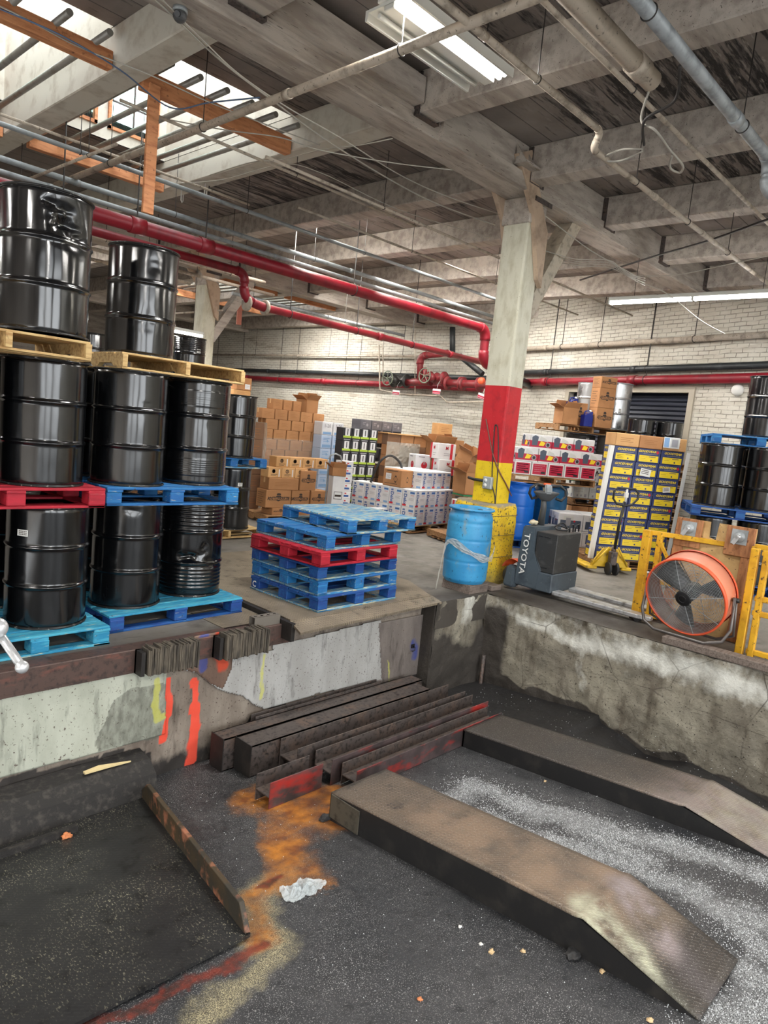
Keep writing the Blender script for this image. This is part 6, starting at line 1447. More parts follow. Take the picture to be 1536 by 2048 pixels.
def jug(loc, rz, label):
    j = thing('antifreeze_jug', label, 'jug', loc, rz, 'blue jugs on the high wooden pallet')
    g = G(); g.prism([(-.09,-.06,0),(.09,-.06,0),(.09,.06,0),(-.09,.06,0)], (0,0,.20)); g.prism([(-.09,-.06,.20),(.09,-.06,.20),(.09,.06,.20),(-.09,.06,.20)], (0,0,.001)); g.bevel(.018, 2)
    g.prism([(-.08,-.05,.19),(.06,-.05,.27),(.08,-.05,.27),(.085,-.05,.19)], (0,.10,0)); g.tube([(-.07,0,.2),(-.05,0,.27),(.03,0,.285)], .013, 8); obj('bottle', g, K['jug'], j)
    g = G(); g.tube([(.06,0,.265),(.06,0,.30)], .022, 14); obj('cap', g, mt['white_paper'], j); return j
jug(tuple(AV+Rc @ Vector((.08, -.12, ZL2+.002))), aa, 'blue jug standing alone between the open carton and antifreeze stack')
jug(tuple(AV+Rc @ Vector((-.16, .04, ZL2+.22))), aa, 'blue jug sticking out of the open carton on the high pallet')
# two black drums before the shutter
for u, l in ((1275, 'left small-looking black drum in front of the dark shutter'), (1332, 'right black drum with dangling cable before the dark shutter')):
    p = dd(u, 12.5, 1.66, 'plain', ('drum','chime'), l, 'black drums before the shutter'); C.objects['steel_drum' if False else [o.name for o in C.objects if o.get('label') == l][-1]].scale = (.82,.82,.82)
pp_ = atd(1302, 900, 12.5)
for q_ in range(10): put(make_pallet('stringer', ('wood_brown','wood_brown'), 1.15, .6), (pp_[0]+.0, pp_[1]+.0, 1.66-PLH*(q_+1)-.002*q_), aa, 'empty pallet of the hidden pile under the shutter drums, %s from top' % ORD[q_].replace('bottom', 'first'))
if True: put(make_pallet('stringer', ('wood_brown','wood_brown'), 1.15, .6), (pp_[0], pp_[1], .0), aa, 'lowest pallet of the hidden pile under the shutter drums')
# ---- left back wall loads
def orig(u, v, d): p = atd(u, v, d); return Vector((p[0], p[1], 0))
GK = 'brown cartons on the wrapped pallet behind the blue pile'
kb1, kb2 = k_brown(.30, .26, .196), k_brown(.27, .26, .196, 'kraft', True)
CO = orig(512, 1000, 13.6)
right = ony(640, 900, float(CO[1])); nX = 5
put(make_pallet('stringer', ('wood_brown','wood_brown'), 1.6, 1.0), (CO[0]+.78, CO[1]+.5, 0), 0, 'wooden pallet under the big brown carton load, left rear')
load('brown_carton', 'carton', CO, 0, (.315, .26, .196), 5, 2, 9, [kb1], 'plain brown carton', 'in the shrink-wrapped load behind the pallet pile', GK, keep=lambda i, j, k: j == 0 or k == 8, brick=True)
for k, (dx, l) in enumerate(((.42, 'left'), (.66, 'middle'), (.90, 'right'))):
    o = bpy.data.objects.new('brown_carton', k_brown(.22, .22, .20)); C.objects.link(o); o.location = (CO[0]+dx, CO[1]+.2, PLH+9*.197+.001); o.rotation_euler.z = .05*k; tag(o, l+' of three small cartons standing on the big brown load', 'carton', 'small cartons on top of the big brown load')
open_carton('open_carton', (CO[0]+1.25, CO[1]+.2, PLH+9*.197+.001), .1, .34, .30, .26, 'open brown carton on top of the big brown load')
# tall wrapped dark load at its left and shrink film
g = G()
for j in range(26):
    for i in range(14): pass
def film_sheet(o, ux, w_, h, n, m_, label, name='shrink_wrap', amp=.02, seed=0):
    g = G(); rows = []; ux = Vector(ux).normalized(); nn = Vector((ux.y, -ux.x, 0))
    for i in range(n+1):
        row = []
        for j in range(n+1):
            a, b = i/n, j/n; p = Vector(o)+ux*(a*w_)+Vector((0, 0, b*h))+nn*(amp*abs(mn.noise(Vector((a*7+seed, b*13, 1)))))
            row.append(g.bm.verts.new(p))
        rows.append(row)
    for i in range(n):
        for j in range(n): g._f([rows[i][j], rows[i+1][j], rows[i+1][j+1], rows[i][j+1]], 0)
    return tag(obj(name, g, m_), label, 'plastic film')
wf_ = NT('hazy_stretch_film', .15); wf_.col(srgb(212,206,196)); wf_.b.inputs['Alpha'].default_value = .22; wf_.bump(wf_.noise(9, (1,1,5), 'World', lo=0, hi=1), .8, .03); mt['wrap'] = wf_.m
film_sheet((CO[0]+.02, CO[1]-.02, .1), (1,0,0), 1.55, 1.25, 26, mt['wrap'], 'clear stretch film around the lower part of the big brown load')
dk_ = k_brown(.30, .30, .30, 'dkbrown', False); dk2_ = k_brown(.31, .28, .27, 'dkbrown', False)
p = orig(519, 1000, 12.2); load('dark_carton', 'carton', p+Vector((-.55, .1, 0)), 0, (.30, .30, .30), 2, 1, 5, [dk_], 'dark brown carton', 'in the narrow wrapped stack behind the rear drums', 'dark cartons in the narrow wrapped stack')
film_sheet((p.x+.08, p.y+.06, .05), (0,1,0), .35, 1.6, 18, mt['film'], 'crumpled shiny film edge of the narrow wrapped stack', amp=.05, seed=4)
# cartons with arrows behind the yellowish pallet
p = orig(449, 800, 13.4); zt_ = 1.8+(827-803)/1397*13.4
load('arrow_carton', 'carton', p, 0, (.30, .28, .30), 2, 1, 7, [k_arrow(.30, .28, .30)], 'orange-brown carton with arrow marks', 'behind the rear drums by the yellowish pallet', 'arrow marked cartons behind the rear drums', z0=.0)
o = bpy.data.objects.new('brown_carton', k_generic(.34, .28, .24, 'kraft', [(('f',), 'r', .05, .4, .1, .5, 'white'), (('f',), 'l', .1, .35, 2, .25, .12)])); C.objects.link(o); q = atd(492, 770, 13.4); o.location = (p.x+.43, p.y+.14, 7*.301+.11); tag(o, 'brown carton with white label at the right end of the yellowish pallet', 'carton')
o = bpy.data.objects.new('brown_carton', k_brown(.40, .26, .105, 'kraft2')); C.objects.link(o); o.location = (p.x+.40, p.y+.14, 7*.301+.002); tag(o, 'flat pale carton between the arrow marked cartons and the labelled one', 'carton')
# loose antifreeze cartons in front
AO = orig(530, 1010, 11.6); fa = math.radians(-6); Rf = Matrix.Rotation(fa, 3, 'Z'); ka = k_anti(.36, .30, .30); kf = k_brown(.58, .30, .20); kbig = k_anti(.34, .30, .34)
kj = k_generic(.26, .24, .175, 'kraft2', [(('f',), 'c', -.1, .62, .13, 'ink'), (('f',), 'c', -.1, .62, .10, 'kraft2'), (('f',), 'l', -.3, .3, 2, .5, .12, 'ink', .04), (('f',), 'r', .28, .36, .1, .8, 'white')])
put(make_pallet('stringer', ('wood_brown','wood_brown'), 1.2, 1.0), tuple(AO+Rf @ Vector((.58, .4, 0))), fa, 'pallet under the loose antifreeze cartons behind the blue pile')
kinds = [(ka, 0.18, 0, 'lower left of the loose pile', 1.5), (ka, .60, 0, 'lower middle of the loose pile', 1), (ka, .98, 0, 'lower right of the loose pile', 1)]
wide = k_anti(.50, .30, .30)
for me_, x, z, l in ((wide, .25, 0, 'wide antifreeze carton with side print, bottom left of the loose pile'), (ka, .70, 0, 'antifreeze carton in the bottom middle of the loose pile'), (ka, 1.08, 0, 'antifreeze carton at the bottom right of the loose pile'), (kf, .34, .302, 'long plain taped carton on the wide antifreeze carton'), (kbig, .82, .302, 'big antifreeze carton in the upper right of the loose pile')):
    o = bpy.data.objects.new('antifreeze_carton', me_); C.objects.link(o); o.location = AO+Rf @ Vector((x, .15, PLH+.12+z)); o.rotation_euler.z = fa+random.uniform(-.04, .04); tag(o, l, 'carton', 'loose cartons behind the blue pallet pile')
for k in range(2): o = bpy.data.objects.new('antifreeze_carton', ka); C.objects.link(o); o.location = AO+Rf @ Vector((.3+.45*k, .15, PLH-.001)); o.scale.z = .4; tag(o, ['left','right'][k]+' flattened carton at the base of the loose pile', 'carton', 'loose cartons behind the blue pallet pile')
for k in range(3): o = bpy.data.objects.new('jug_carton', kj); C.objects.link(o); o.location = AO+Rf @ Vector((.16+.265*k, .15, PLH+.12+.504)); o.rotation_euler.z = fa; tag(o, 'small yellow-brown carton with round emblem, %s of the lower three' % ['left','middle','right'][k], 'carton', 'round emblem cartons on the loose pile')
for k in range(4): o = bpy.data.objects.new('jug_carton', kj); C.objects.link(o); o.location = AO+Rf @ Vector((.32+.265*k, .18, PLH+.12+.681)); o.rotation_euler.z = fa; tag(o, 'small yellow-brown carton with round emblem, upper row of four, %s' % ['leftmost','second','third','rightmost'][k], 'carton', 'round emblem cartons on the loose pile')
# hand truck with white carton
HO = orig(650, 1010, 11.9); ht = thing('hand_truck', 'hand truck frame loaded with a tall white carton, right of the loose pile', 'hand truck', tuple(HO), math.radians(-20))
for x in (.0, .24): g = G(); g.tube([(x, .0, .05), (x, .0, 1.0), (x, .02, 1.15)], .014, 8); obj('side_rail', g, mt['galv'], ht)
g = G(); g.tube([(0, .02, 1.14), (.03, .02, 1.22), (.12, .02, 1.25), (.21, .02, 1.22), (.24, .02, 1.14)], .014, 8); obj('handle', g, mt['galv'], ht)
g = G(); g.box(-.02, .26, -.25, .01, .02, .03); obj('toe_plate', g, mt['galv'], ht)
for x in (-.04, .28): g = G(); g.tube([(x-.02, .08, .12), (x+.02, .08, .12)], .12, 20); obj('wheel', g, mt['rubber'], ht)
tw = k_generic(.22, .20, .86, 'white', [(('f',), 'r', -.34, .34, .55, .70, 'ink'), (('f',), 'r', -.3, .3, .56, .69, 'white', .002), (('f',), 'r', -.26, .26, .60, .64, 'ink', .0026), (('f',), 'r', -.01, .01, 0, .2, 'grey2')])
o = bpy.data.objects.new('white_carton', tw); C.objects.link(o); q = Matrix.Rotation(math.radians(-20), 3, 'Z') @ Vector((.12, -.13, .031)); o.location = HO+q; o.rotation_euler.z = math.radians(-20); tag(o, 'tall white carton with black boxed print standing on the hand truck', 'carton')
q = Matrix.Rotation(math.radians(-20), 3, 'Z') @ Vector((.12, -.13, .893)); open_carton('open_carton', tuple(HO+q), math.radians(-25), .24, .20, .14, 'small open carton on top of the tall white carton')
# narrow white stack
NO = orig(676, 1010, 12.6); kn = k_generic(.24, .24, .135, 'white', [(('f','l'), 'r', -.2, .3, .25, .5, 'blue'), (('f','l'), 'r', -.05, .1, .65, .8, 'red')])
load('narrow_carton', 'carton', NO, math.radians(-15), (.24, .24, .135), 1, 1, 8, [kn], 'flat white carton with blue dash', 'in the single narrow column right of the hand truck', 'flat white cartons in a narrow column', z0=0.02)
# blue-white block
kq = k_generic(.28, .26, .27, 'lbl', [(('f',), 'r', -.4, .4, .08, .3, 'lblue'), (('f',), 'l', -.32, .75, 3, .6, .12, 'lblue', .05), (('f',), 'c', .1, .55, .08, 'lblue')]); kq2 = k_generic(.28, .26, .27, 'white', [(('f',), 't', '1-20', .1, 0, .7, 'grey'), (('f',), 'r', -.4, .4, .06, .25, 'lblue')])
QO = orig(640, 900, 14.2); ztop = 1.8+(842-831)/1397*14.2
load('pale_blue_carton', 'carton', QO, 0, (.30, .26, .27), 2, 1, 6, lambda i, j, k: kq2 if k == 5 else kq, 'pale blue and white carton', 'right of the big brown load', 'pale blue cartons by the brick wall', z0=PLH)
put(make_pallet('stringer', ('wood_brown','wood_brown'), .8, .8), (QO.x+.35, QO.y+.4, 0), 0, 'pallet under the pale blue cartons')
# display of bottles in black-lime sleeves, 7 rows
LO = orig(674, 1000, 12.9)
kl = k_generic(.20, .22, .235, 'black', [(('f',), 'r', -.28, .28, .38, .98, 'white'), (('f',), 'r', -.05, .05, .45, .9, 'black', .0022), (('f',), 'r', -.48, .48, .22, .38, 'lime'), (('f',), 'r', -.36, .36, .05, .12, 'grey2')])
load('oil_case', 'case', LO, math.radians(-6), (.20, .22, .235), 4, 1, 7, [kl], 'black, white and lime oil case', 'in the tall wall of cases mid left', 'black and lime oil cases', z0=.05)
# grey block and brown picture cartons behind it
SO = orig(712, 950, 14.4)
kgr = k_generic(.30, .28, .27, 'grey', [(('f',), 'r', -.42, .42, .1, .3, 'black'), (('f',), 'c', .1, .6, .1, 'grey2'), (('f',), 'l', -.35, .75, 2, .3, .12, 'grey2', .04)])
kbp = k_generic(.26, .26, .27, 'dkbrown', [(('f',), 'c', .0, .5, .12, 'black'), (('f',), 'r', -.2, .0, .15, .4, 'black'), (('f',), 'r', -.4, .4, .8, .85, 'kraft')])
load('grey_carton', 'carton', SO, 0, (.31, .28, .29), 4, 1, 2, [kbp], 'dark brown picture carton', 'right of the black and lime cases', 'brown picture cartons under the grey ones', z0=.42)
load('grey_carton', 'carton', SO, 0, (.31, .28, .29), 4, 1, 3, [kgr], 'dark grey printed carton', 'by the brick wall above the brown picture cartons', 'dark grey cartons by the brick wall', z0=1.04)
put(make_pallet('stringer', ('wood_brown','wood_brown'), 1.2, .9), (SO.x+.6, SO.y+.45, 0), 0, 'pallet under the grey and brown picture cartons'); load('brown_carton', 'carton', SO, 0, (.31, .28, .27), 4, 1, 1, [dk2_], 'dark carton', 'at the base under the brown picture cartons', 'dark base cartons', z0=PLH)
# blue jug cartons on a pallet
JO = orig(690, 1020, 11.6); kjb = k_generic(.21, .22, .22, 'white', [(('f',), 'r', -.38, .38, .12, .9, 'blue'), (('f',), 'r', -.30, .30, .45, .75, 'orange2', .0022), (('f',), 'r', -.2, .3, .18, .35, 'white', .0022)])
put(make_pallet('stringer', ('wood_brown','wood_pale'), 1.15, .9), (JO.x+.6, JO.y+.45, 0), 0, 'low wooden pallet with small blue and white cartons behind the blue pile')
load('blue_white_carton', 'carton', JO, 0, (.22, .22, .22), 5, 1, 1, [kjb], 'small white carton with blue and orange picture', 'on the low pallet behind the blue pile', 'small blue picture cartons on the low pallet')
# wrapped brown load
VO = orig(763, 1000, 14.2); va_ = math.radians(-22); Rv = Matrix.Rotation(va_, 3, 'Z')
load('wrapped_carton', 'carton', VO, va_, (.29, .28, .215), 4, 2, 7, [k_brown(.29, .28, .215, 'dkbrown', False), k_brown(.29, .28, .215, 'kraft', False)], 'brown strapped carton', 'in the shrink-wrapped pallet left of the valves', 'cartons in the shrink-wrapped pallet', keep=lambda i, j, k: j == 0 or k == 6)
put(make_pallet('stringer', ('wood_brown','wood_brown'), 1.2, .9), tuple(VO+Rv @ Vector((.58, .4, 0))), va_, 'pallet under the shrink-wrapped brown load')
g = G(); g.box(-.02, 1.20, -.03, .62, 0, .02); o = obj('cardboard_sheet', g, K['kraft2'], None, tuple(VO+Vector((0, 0, PLH+7*.216+.002))), (0, 0, va_)); tag(o, 'cardboard sheet covering the top of the shrink-wrapped brown load', 'cardboard sheet')
film_sheet(tuple(VO+Rv @ Vector((-.02, -.03, .1))), tuple(Rv @ Vector((1, 0, 0))), .75, 1.4, 30, mt['film'], 'glossy wrinkled stretch film on the brown strapped load', amp=.035, seed=9)
# Delo block, three stepped tiers
kd = k_delo(.30, .28, .31)
DO = Vector((9.10, 7.72, 0)); da = math.radians(5)
RD = Matrix.Rotation(da, 3, 'Z')
put(make_pallet('stringer', ('wood_pale','wood_brown'), 1.2, 1.0), tuple(DO+RD @ Vector((.55, .5, 0))), da, 'wooden pallet under the front of the white and blue oil cartons')
put(make_pallet('stringer', ('wood_pale','wood_brown'), 1.2, 1.0), tuple(DO+RD @ Vector((.55, 1.52, 0))), da, 'wooden pallet under the rear of the white and blue oil cartons')
load('white_oil_carton', 'carton', DO, da, (.30, .28, .31), 4, 5, 2, [kd], 'white oil carton with blue lettering', 'behind the light blue barrel', 'white and blue oil cartons', keep=lambda i, j, k: i == 0 or j == 0)
load('white_oil_carton', 'carton', DO+RD @ Vector((.32, .12, 0)), da, (.30, .28, .31), 3, 3, 1, [kd], 'white oil carton with blue lettering, third tier', 'behind the light blue barrel', 'white and blue oil cartons', z0=PLH+.622)
o = bpy.data.objects.new('brown_carton', k_arrow(.34, .42, .30, 'kraft', False, True)); C.objects.link(o); o.location = DO+RD @ Vector((.19, .55, PLH+.624)); o.rotation_euler.z = da-.05; tag(o, 'brown carton with white label and diamond mark on the white oil cartons', 'carton')
cable([tuple(DO+RD @ Vector((.1, 1.1, PLH+.63))), tuple(DO+RD @ Vector((.12, .95, 1.15))), tuple(DO+RD @ Vector((.3, .85, 1.28))), tuple(DO+RD @ Vector((.48, .75, 1.15))), tuple(DO+RD @ Vector((.5, .7, .95)))], .022, mt['rubber'], 'black rubber hose loop behind the brown carton on the oil cartons', 'hose', None, 'hose_loop')
# odd cartons right of it
def one(me_, u, v, d, z, rz, name, label, group='mixed cartons between the wrapped load and the column'):
    d = {838: 13.8, 885: 13.6, 883: 13.6, 912: 13.9, 905: 14.8, 884: 15.2, 880: 14.15}.get(u, d)
    p = atd(u, v, d); o = bpy.data.objects.new(name, me_); C.objects.link(o); o.location = (p[0], p[1], z); o.rotation_euler.z = rz; return tag(o, label, 'carton', group)
kr2 = k_red(.40, .28, .30, 2); krw = k_generic(.34, .28, .34, 'white', [(('f','l'), 'c', .1, .4, .2, 'red'), (('f','l'), 'c', .1, .5, .08, 'white'), (('f','l'), 'l', -.3, .85, 1, .4, .1, 'grey', .04)])
r_ = math.radians(-20)
one(kr2, 885, 960, 12.3, .98, r_, 'red_white_carton', 'white carton with red end stripes, lower of two right of the hose'); one(kr2, 883, 930, 12.3, 1.282, r_, 'red_white_carton', 'white carton with red end stripes, upper of two')
one(krw, 838, 930, 12.8, .98, r_, 'red_white_carton', 'white carton with big red round emblem behind the hose')
for k in range(3): one(kbp, 885, 960, 12.35, .06+.305*k, r_, 'dark_carton', 'hidden dark carton under the red striped pair, '+ORD[k])
for k in range(3): one(kbp, 838, 960, 12.85, .06+.305*k, r_, 'dark_carton', 'hidden dark carton under the round emblem carton, '+ORD[k])
one(kbp, 912, 935, 12.6, 1.13, r_, 'dark_carton', 'brown carton with dark pictures beside the red striped pair')
kst = k_generic(.26, .26, .26, 'grey', [(('f','l'), 'l', -.4, .8, 5, .8, .15, 'grey2', .03)])
for k in range(4): one(kst, 912, 965, 12.62, .02+.275*k, r_, 'grey_carton', 'grey striped carton, %s of the column under the dark picture carton' % ORD[k])
kar = k_arrow(.36, .34, .40, 'kraft', False)
kek = k_generic(.42, .34, .24, 'dkbrown', [(('f','l'), 'c', -.3, .3, .07, 'red'), (('f','l'), 'c', -.05, .3, .05, 'black'), (('f','l'), 'c', .2, .3, .07, 'red'), (('f','l'), 'r', -.2, .2, .68, .82, 'black'), (('f','l'), 'r', -.5, .5, .9, 1, 'green')])
one(k_brown(.40, .34, .44, 'kraftd', False), 938, 1000, 11.6, .14, r_, 'brown_carton', 'dark brown carton at floor level left of the yellow guard'); one(kek, 938, 980, 11.6, .582, r_, 'printed_carton', 'brown carton with red round prints left of the yellow guard')
p = atd(942, 945, 11.6); open_carton('open_carton', (p[0], p[1], .824), r_, .40, .34, .36, 'open brown carton with diamond mark left of the column')
one(k_generic(.24, .2, .30, 'white', [(('f','l'), 'r', -.3, .0, .05, .95, 'red')]), 921, 1012, 11.3, .45, r_, 'red_white_carton', 'small white carton with red stripe low beside the yellow guard'); one(k_generic(.24, .2, .30, 'white', [(('f','l'), 'r', -.3, .0, .05, .95, 'red')]), 921, 1012, 11.3, .148, r_, 'red_white_carton', 'small white carton with red stripe at floor level')
put(make_pallet('stringer', ('wood_brown','wood_brown'), .9, .8), tuple(orig(931, 1000, 11.8)), r_, 'pallet under the mixed cartons left of the yellow guard')
for k in range(5): one(k_arrow(.34, .32, .33), 905, 900, 13.6, .0+.332*k, r_, 'arrow_carton', 'arrow marked carton, %s of the column behind the red striped pair' % ORD[k])
one(k_brown(.34, .30, .26, 'kraft2', False), 884, 856, 14.0, 1.72, r_, 'brown_carton', 'pale carton topmost right of the shrink-wrapped load'); 
for k in range(5): one(k_brown(.36, .30, .34, 'kraftd', False), 884, 900, 14.02, .01+.342*k, r_, 'dark_carton', 'hidden carton below the pale topmost one, '+ORD[k])
for k in range(5): one(k_arrow(.32, .30, .27), 935, 900, 13.2, .0+.272*k, r_, 'arrow_carton', 'arrow marked carton, %s of the right column beside the column' % ORD[k])
p = atd(880, 900, 14.15); open_carton('open_carton', (p[0], p[1], 1.30), r_-.1, .46, .36, .28, 'wide open brown carton above the red striped pair')
for k in range(4): one(k_brown(.44, .36, .31, 'kraftd', False), 880, 930, 12.95, .05+.312*k, r_-.1, 'dark_carton', 'hidden carton under the wide open one, '+ORD[k])
p = atd(935, 905, 12.5); open_carton('open_carton', (p[0], p[1], 1.30), r_+.5, .34, .30, .16, 'tipped open carton just left of the red column band', tilt=(.35, .2))
for k in range(4): one(k_brown(.36, .32, .31, 'kraftd', False), 938, 930, 12.6, .0+.312*k, r_, 'dark_carton', 'hidden carton under the tipped open one, '+ORD[k])
# ================================================================== CEILING: PIPES, TIMBERS, WIRES
def ks(x, y, z): return (x*KS, y*KS, HC+(z-HC)*KS)
def pipe(pts, r, m, label, coup=(), name='ceiling_pipe', group=None, hang=(), hr=.005, cat='pipe', elb=True):
    """pipe with couplings at given fractions and rod hangers"""
    t_ = thing(name, label, cat, tuple(pts[0]), 0, group); o = Vector(pts[0]); P = [Vector(p)-o for p in pts]
    Q = [P[0]]
    for i in range(1, len(P)-1):   # rounded corners
        a = (P[i-1]-P[i]).normalized(); b = (P[i+1]-P[i]).normalized(); R = r*2.2
        for k in range(6):
            u = k/5; Q.append(P[i]+a*R*(1-u)**2+b*R*u**2)
    Q.append(P[-1]); g = G(); g.tube(Q, r, 14); obj('pipe', g, mt[m], t_)
    for i in range(1, len(P)-1):
        if elb:
            g = G(); a = (P[i-1]-P[i]).normalized(); b = (P[i+1]-P[i]).normalized(); R = r*2.6
            g.tube([P[i]+a*R*(1-u)**2+b*R*u**2 for u in [k/7 for k in range(8)]], r*1.18, 14); obj('elbow', g, mt[m], t_)
    L = P[1]-P[0] if len(P) == 2 else None
    for f in coup:
        k = int(f); u = f-k; c = P[k].lerp(P[k+1], u); d = (P[k+1]-P[k]).normalized(); g = G(); g.tube([c-d*r*1.1, c+d*r*1.1], r*1.16, 14); obj('coupling', g, mt[m], t_)
    for f in hang:
        k = int(f); u = f-k; c = P[k].lerp(P[k+1], u); top = ZC-o.z; g = G(); d = (P[k+1]-P[k]).normalized(); s = d.cross(Vector((0,0,1))).normalized()
        g.tube([c+s*(r+.004)*math.cos(a)+Vector((0,0,(r+.004)*math.sin(a))) for a in np.linspace(math.pi/2, math.pi*2.5, 20)]+[c+Vector((0,0,r+.03)), Vector((c.x, c.y, top))], .0045 if hr == .005 else hr, 5); obj('hanger', g, mt['wire_dark'], t_)
    return t_
z_ = 4.2
pipe([ks(3.40,10.62,z_), ks(3.42,-1,z_)], .034, 'pipe_beige', 'long beige pipe crossing under the beam from lower left to top centre', coup=(.30,.52), hang=(.27,.42,.62))
pipe([ks(2.0,2.87,z_), ks(5.12,2.87,z_), ks(5.12,2.93,z_-.11), ks(13.2,2.93,z_-.11)], .026, 'pipe_beige', 'thin beige pipe with a small double elbow running right below the joists', coup=(0.5,2.15,2.3), hang=(.7,2.1,2.25,2.4))
pipe([ks(1.5,2.25,z_), ks(4.58,2.25,z_)], .068, 'pipe_beige', 'thick beige capped pipe ending in mid air at the top right', coup=(.93,), hang=(.55,))
pipe([ks(1.5,1.97,z_), ks(6.22,1.97,z_), ks(6.22,1.97,3.95), ks(6.35,1.75,3.9)], .046, 'galv', 'galvanised pipe at the top right turning down at its end', coup=(.82,), hang=(.5,.85))
pipe([ks(2.2,2.55,4.35), ks(9,2.55,4.35)], .020, 'pipe_beige', 'thin beige conduit between the two thicker pipes at top right', hang=(.4,))
# conduits and red mains along X
pipe([ks(-3,8.35,4.15), ks(12.3,8.35,4.15)], .034, 'pipe_grey', 'upper grey conduit running right above the red main', coup=(.42,.55,.7), hang=(.5,.65))
pipe([ks(-3,8.20,3.98), ks(12.2,8.20,3.98)], .030, 'pipe_grey', 'lower grey conduit just above the red main', coup=(.4,.6), hang=())
pipe([ks(-3,7.55,4.23), ks(10.6,7.55,4.23)], .026, 'pipe_grey', 'grey conduit passing behind the hanging orange plank', coup=(.5,), hang=(.45,.6,.75))
E0 = ks(11.0,8.03,3.8)
pipe([ks(-3,8.03,3.8), E0, (E0[0], E0[1], 3.28), (12.55, 8.60, 3.18)], .088, 'pipe_red', 'large glossy red main running across to an elbow left of the column', coup=(.50,.565), hang=(.44,.5,.565,.75), hr=.009)
pipe([(12.55,8.62,3.18), (14.6,9.2,3.12)], .09, 'pipe_black', 'black flanged pipe behind the column at the end of the red main')
pipe([ks(-3,8.86,3.8), ks(6.1,8.86,3.8), ks(6.1,8.86,3.45), ks(6.4,8.86,3.38), ks(12.2,8.86,3.32)], .062, 'pipe_red', 'thinner red main that drops by a double elbow beside the far column', coup=(.6,3.45,3.8), hang=(.52,3.1,3.35,3.6), hr=.008)
for x, l in ((6.17, 'upper'), (6.5, 'lower')): g = G(); g.lathe([(.001,-.02),(.12,-.02),(.12,.02),(.001,.02)], 20, axis='x'); tag(obj('pipe_flange', g, mt['pipe_beige'], None, ks(x, 8.86, 3.38)), l+' rusty flange on the drop of the thinner red main', 'flange')
# mains on the back wall
zz_ = 3.0
pipe([(14.86, 26, zz_), (14.86, KY+.5, zz_)], .085, 'pipe_red', 'red main along the white brick wall, left of the column', coup=(.33,.6), hang=(.2,.45,.7), hr=.008)
pipe([(14.88, 26, 3.27), (14.88, KY+.3, 3.27)], .06, 'pipe_black', 'black pipe along the brick wall above the red main', coup=(.4,), hang=(.3,.5,.65,.8), hr=.008)
pipe([(14.86, 26, 3.80), (14.86, KY+.3, 3.80)], .035, 'pipe_beige', 'rust-stained cream pipe high on the left brick wall', coup=(.5,.52,.62), hang=(.35,.6,.75))
def w3(s, z, out=.12): v = wall2(s, z); n = Vector((-DN[0]*-1, 0, 0)); return v
NW = Vector((-DW[1], DW[0], 0));  NW = NW if NW.x < 0 else -NW
def wl(u, v, out): s, z = s_at(u, v); p = wall2(s, z); return tuple(p+NW*out), s
for (u0, v0, u1, v1, r, m, lab) in ((1046,766,1560,757,.085,'pipe_red','red main along the brick wall right of the column'), (1046,747,1560,731,.06,'pipe_black','black pipe on the brick wall right of the column'), (1046,700,1560,670,.055,'pipe_beige','beige pipe high on the brick wall right of the column')):
    a, _ = wl(u0-60, v0+(v0-v1)*60/(u1-u0), r+.05); b, _ = wl(u1, v1, r+.05)
    pipe([a, b], r, m, lab, coup=(.28,.62), hang=(.3,.66) if r > .055 else (.35,.5,.8), hr=.008)
# valve group
VX, VY = 14.3, float(ony(1, 1, 1)[0]) if False else 0
def P3(u, v, x=14.25): return Vector(onx(u, v, x))
def valve(u, v, label, body='pipe_dark_red'):
    c = P3(u, v); t_ = thing('gate_valve', label, 'valve', tuple(c))
    g = G(); g.lathe([(.001,-.26),(.18,-.26),(.18,-.22),(.11,-.20),(.12,-.08),(.16,0),(.12,.08),(.11,.20),(.18,.22),(.18,.26),(.001,.26)], 24, axis='y'); obj('valve_body', g, mt[body], t_)
    g = G(); g.tube([(-.05,0,0),(-.30,.03,.02)], .05, 12); g.lathe([(.001,-.30),(.09,-.30),(.11,-.24),(.11,-.20),(.06,-.10)], 20, axis='x'); obj('bonnet', g, mt[body], t_)
    g = G(); R = .185; c0 = Vector((-.46, .04, .02)); ring = [c0+Vector((0, R*math.cos(a), R*math.sin(a))) for a in np.linspace(0, 2*math.pi, 28, endpoint=False)]; g.tube(ring, .016, 8, closed=True)
    for k in range(5): a = k*2*math.pi/5+.3; g.tube([c0, c0+Vector((0, R*math.cos(a), R*math.sin(a)))], .011, 6)
    g.tube([c0+Vector((.16,0,0)), c0-Vector((.04,0,0))], .02, 8); obj('handwheel', g, mt['wheel'], t_)
    return t_
mt['wheel'] = M('grey_green_wheel_paint', srgb(112,120,104), .5, .1)
valve(800, 762, 'left gate valve with grey spoked handwheel', 'steel_black'); valve(874, 757, 'right gate valve with handwheel on the dark red pipe')
pipe([tuple(P3(812,765)), tuple(P3(862,764))], .10, 'pipe_dark_red', 'short dark red header pipe between the two gate valves')
hp = pipe([tuple(P3(888,766)), tuple(P3(990,770))], .10, 'pipe_dark_red', 'flanged dark red header pipe between right gate valve and column')
g = G(); a = P3(888, 766)
for u in (895, 922, 926, 958): c = P3(u, 766+(u-893)*.04)-a; g = G(); g.lathe([(.001,-.02),(.17,-.02),(.17,.02),(.001,.02)], 24, axis='y', c=tuple(c)); obj('flange', g, mt['pipe_dark_red'], hp)
pipe([tuple(P3(840,760)), tuple(P3(840,712)), tuple(P3(896,706))], .085, 'pipe_dark_red', 'dark red riser rising between the two valves and turning right')
pipe([tuple(P3(850,760)), tuple(P3(850,735))], .05, 'pipe_red', 'short bright red stub beside the dark red riser')
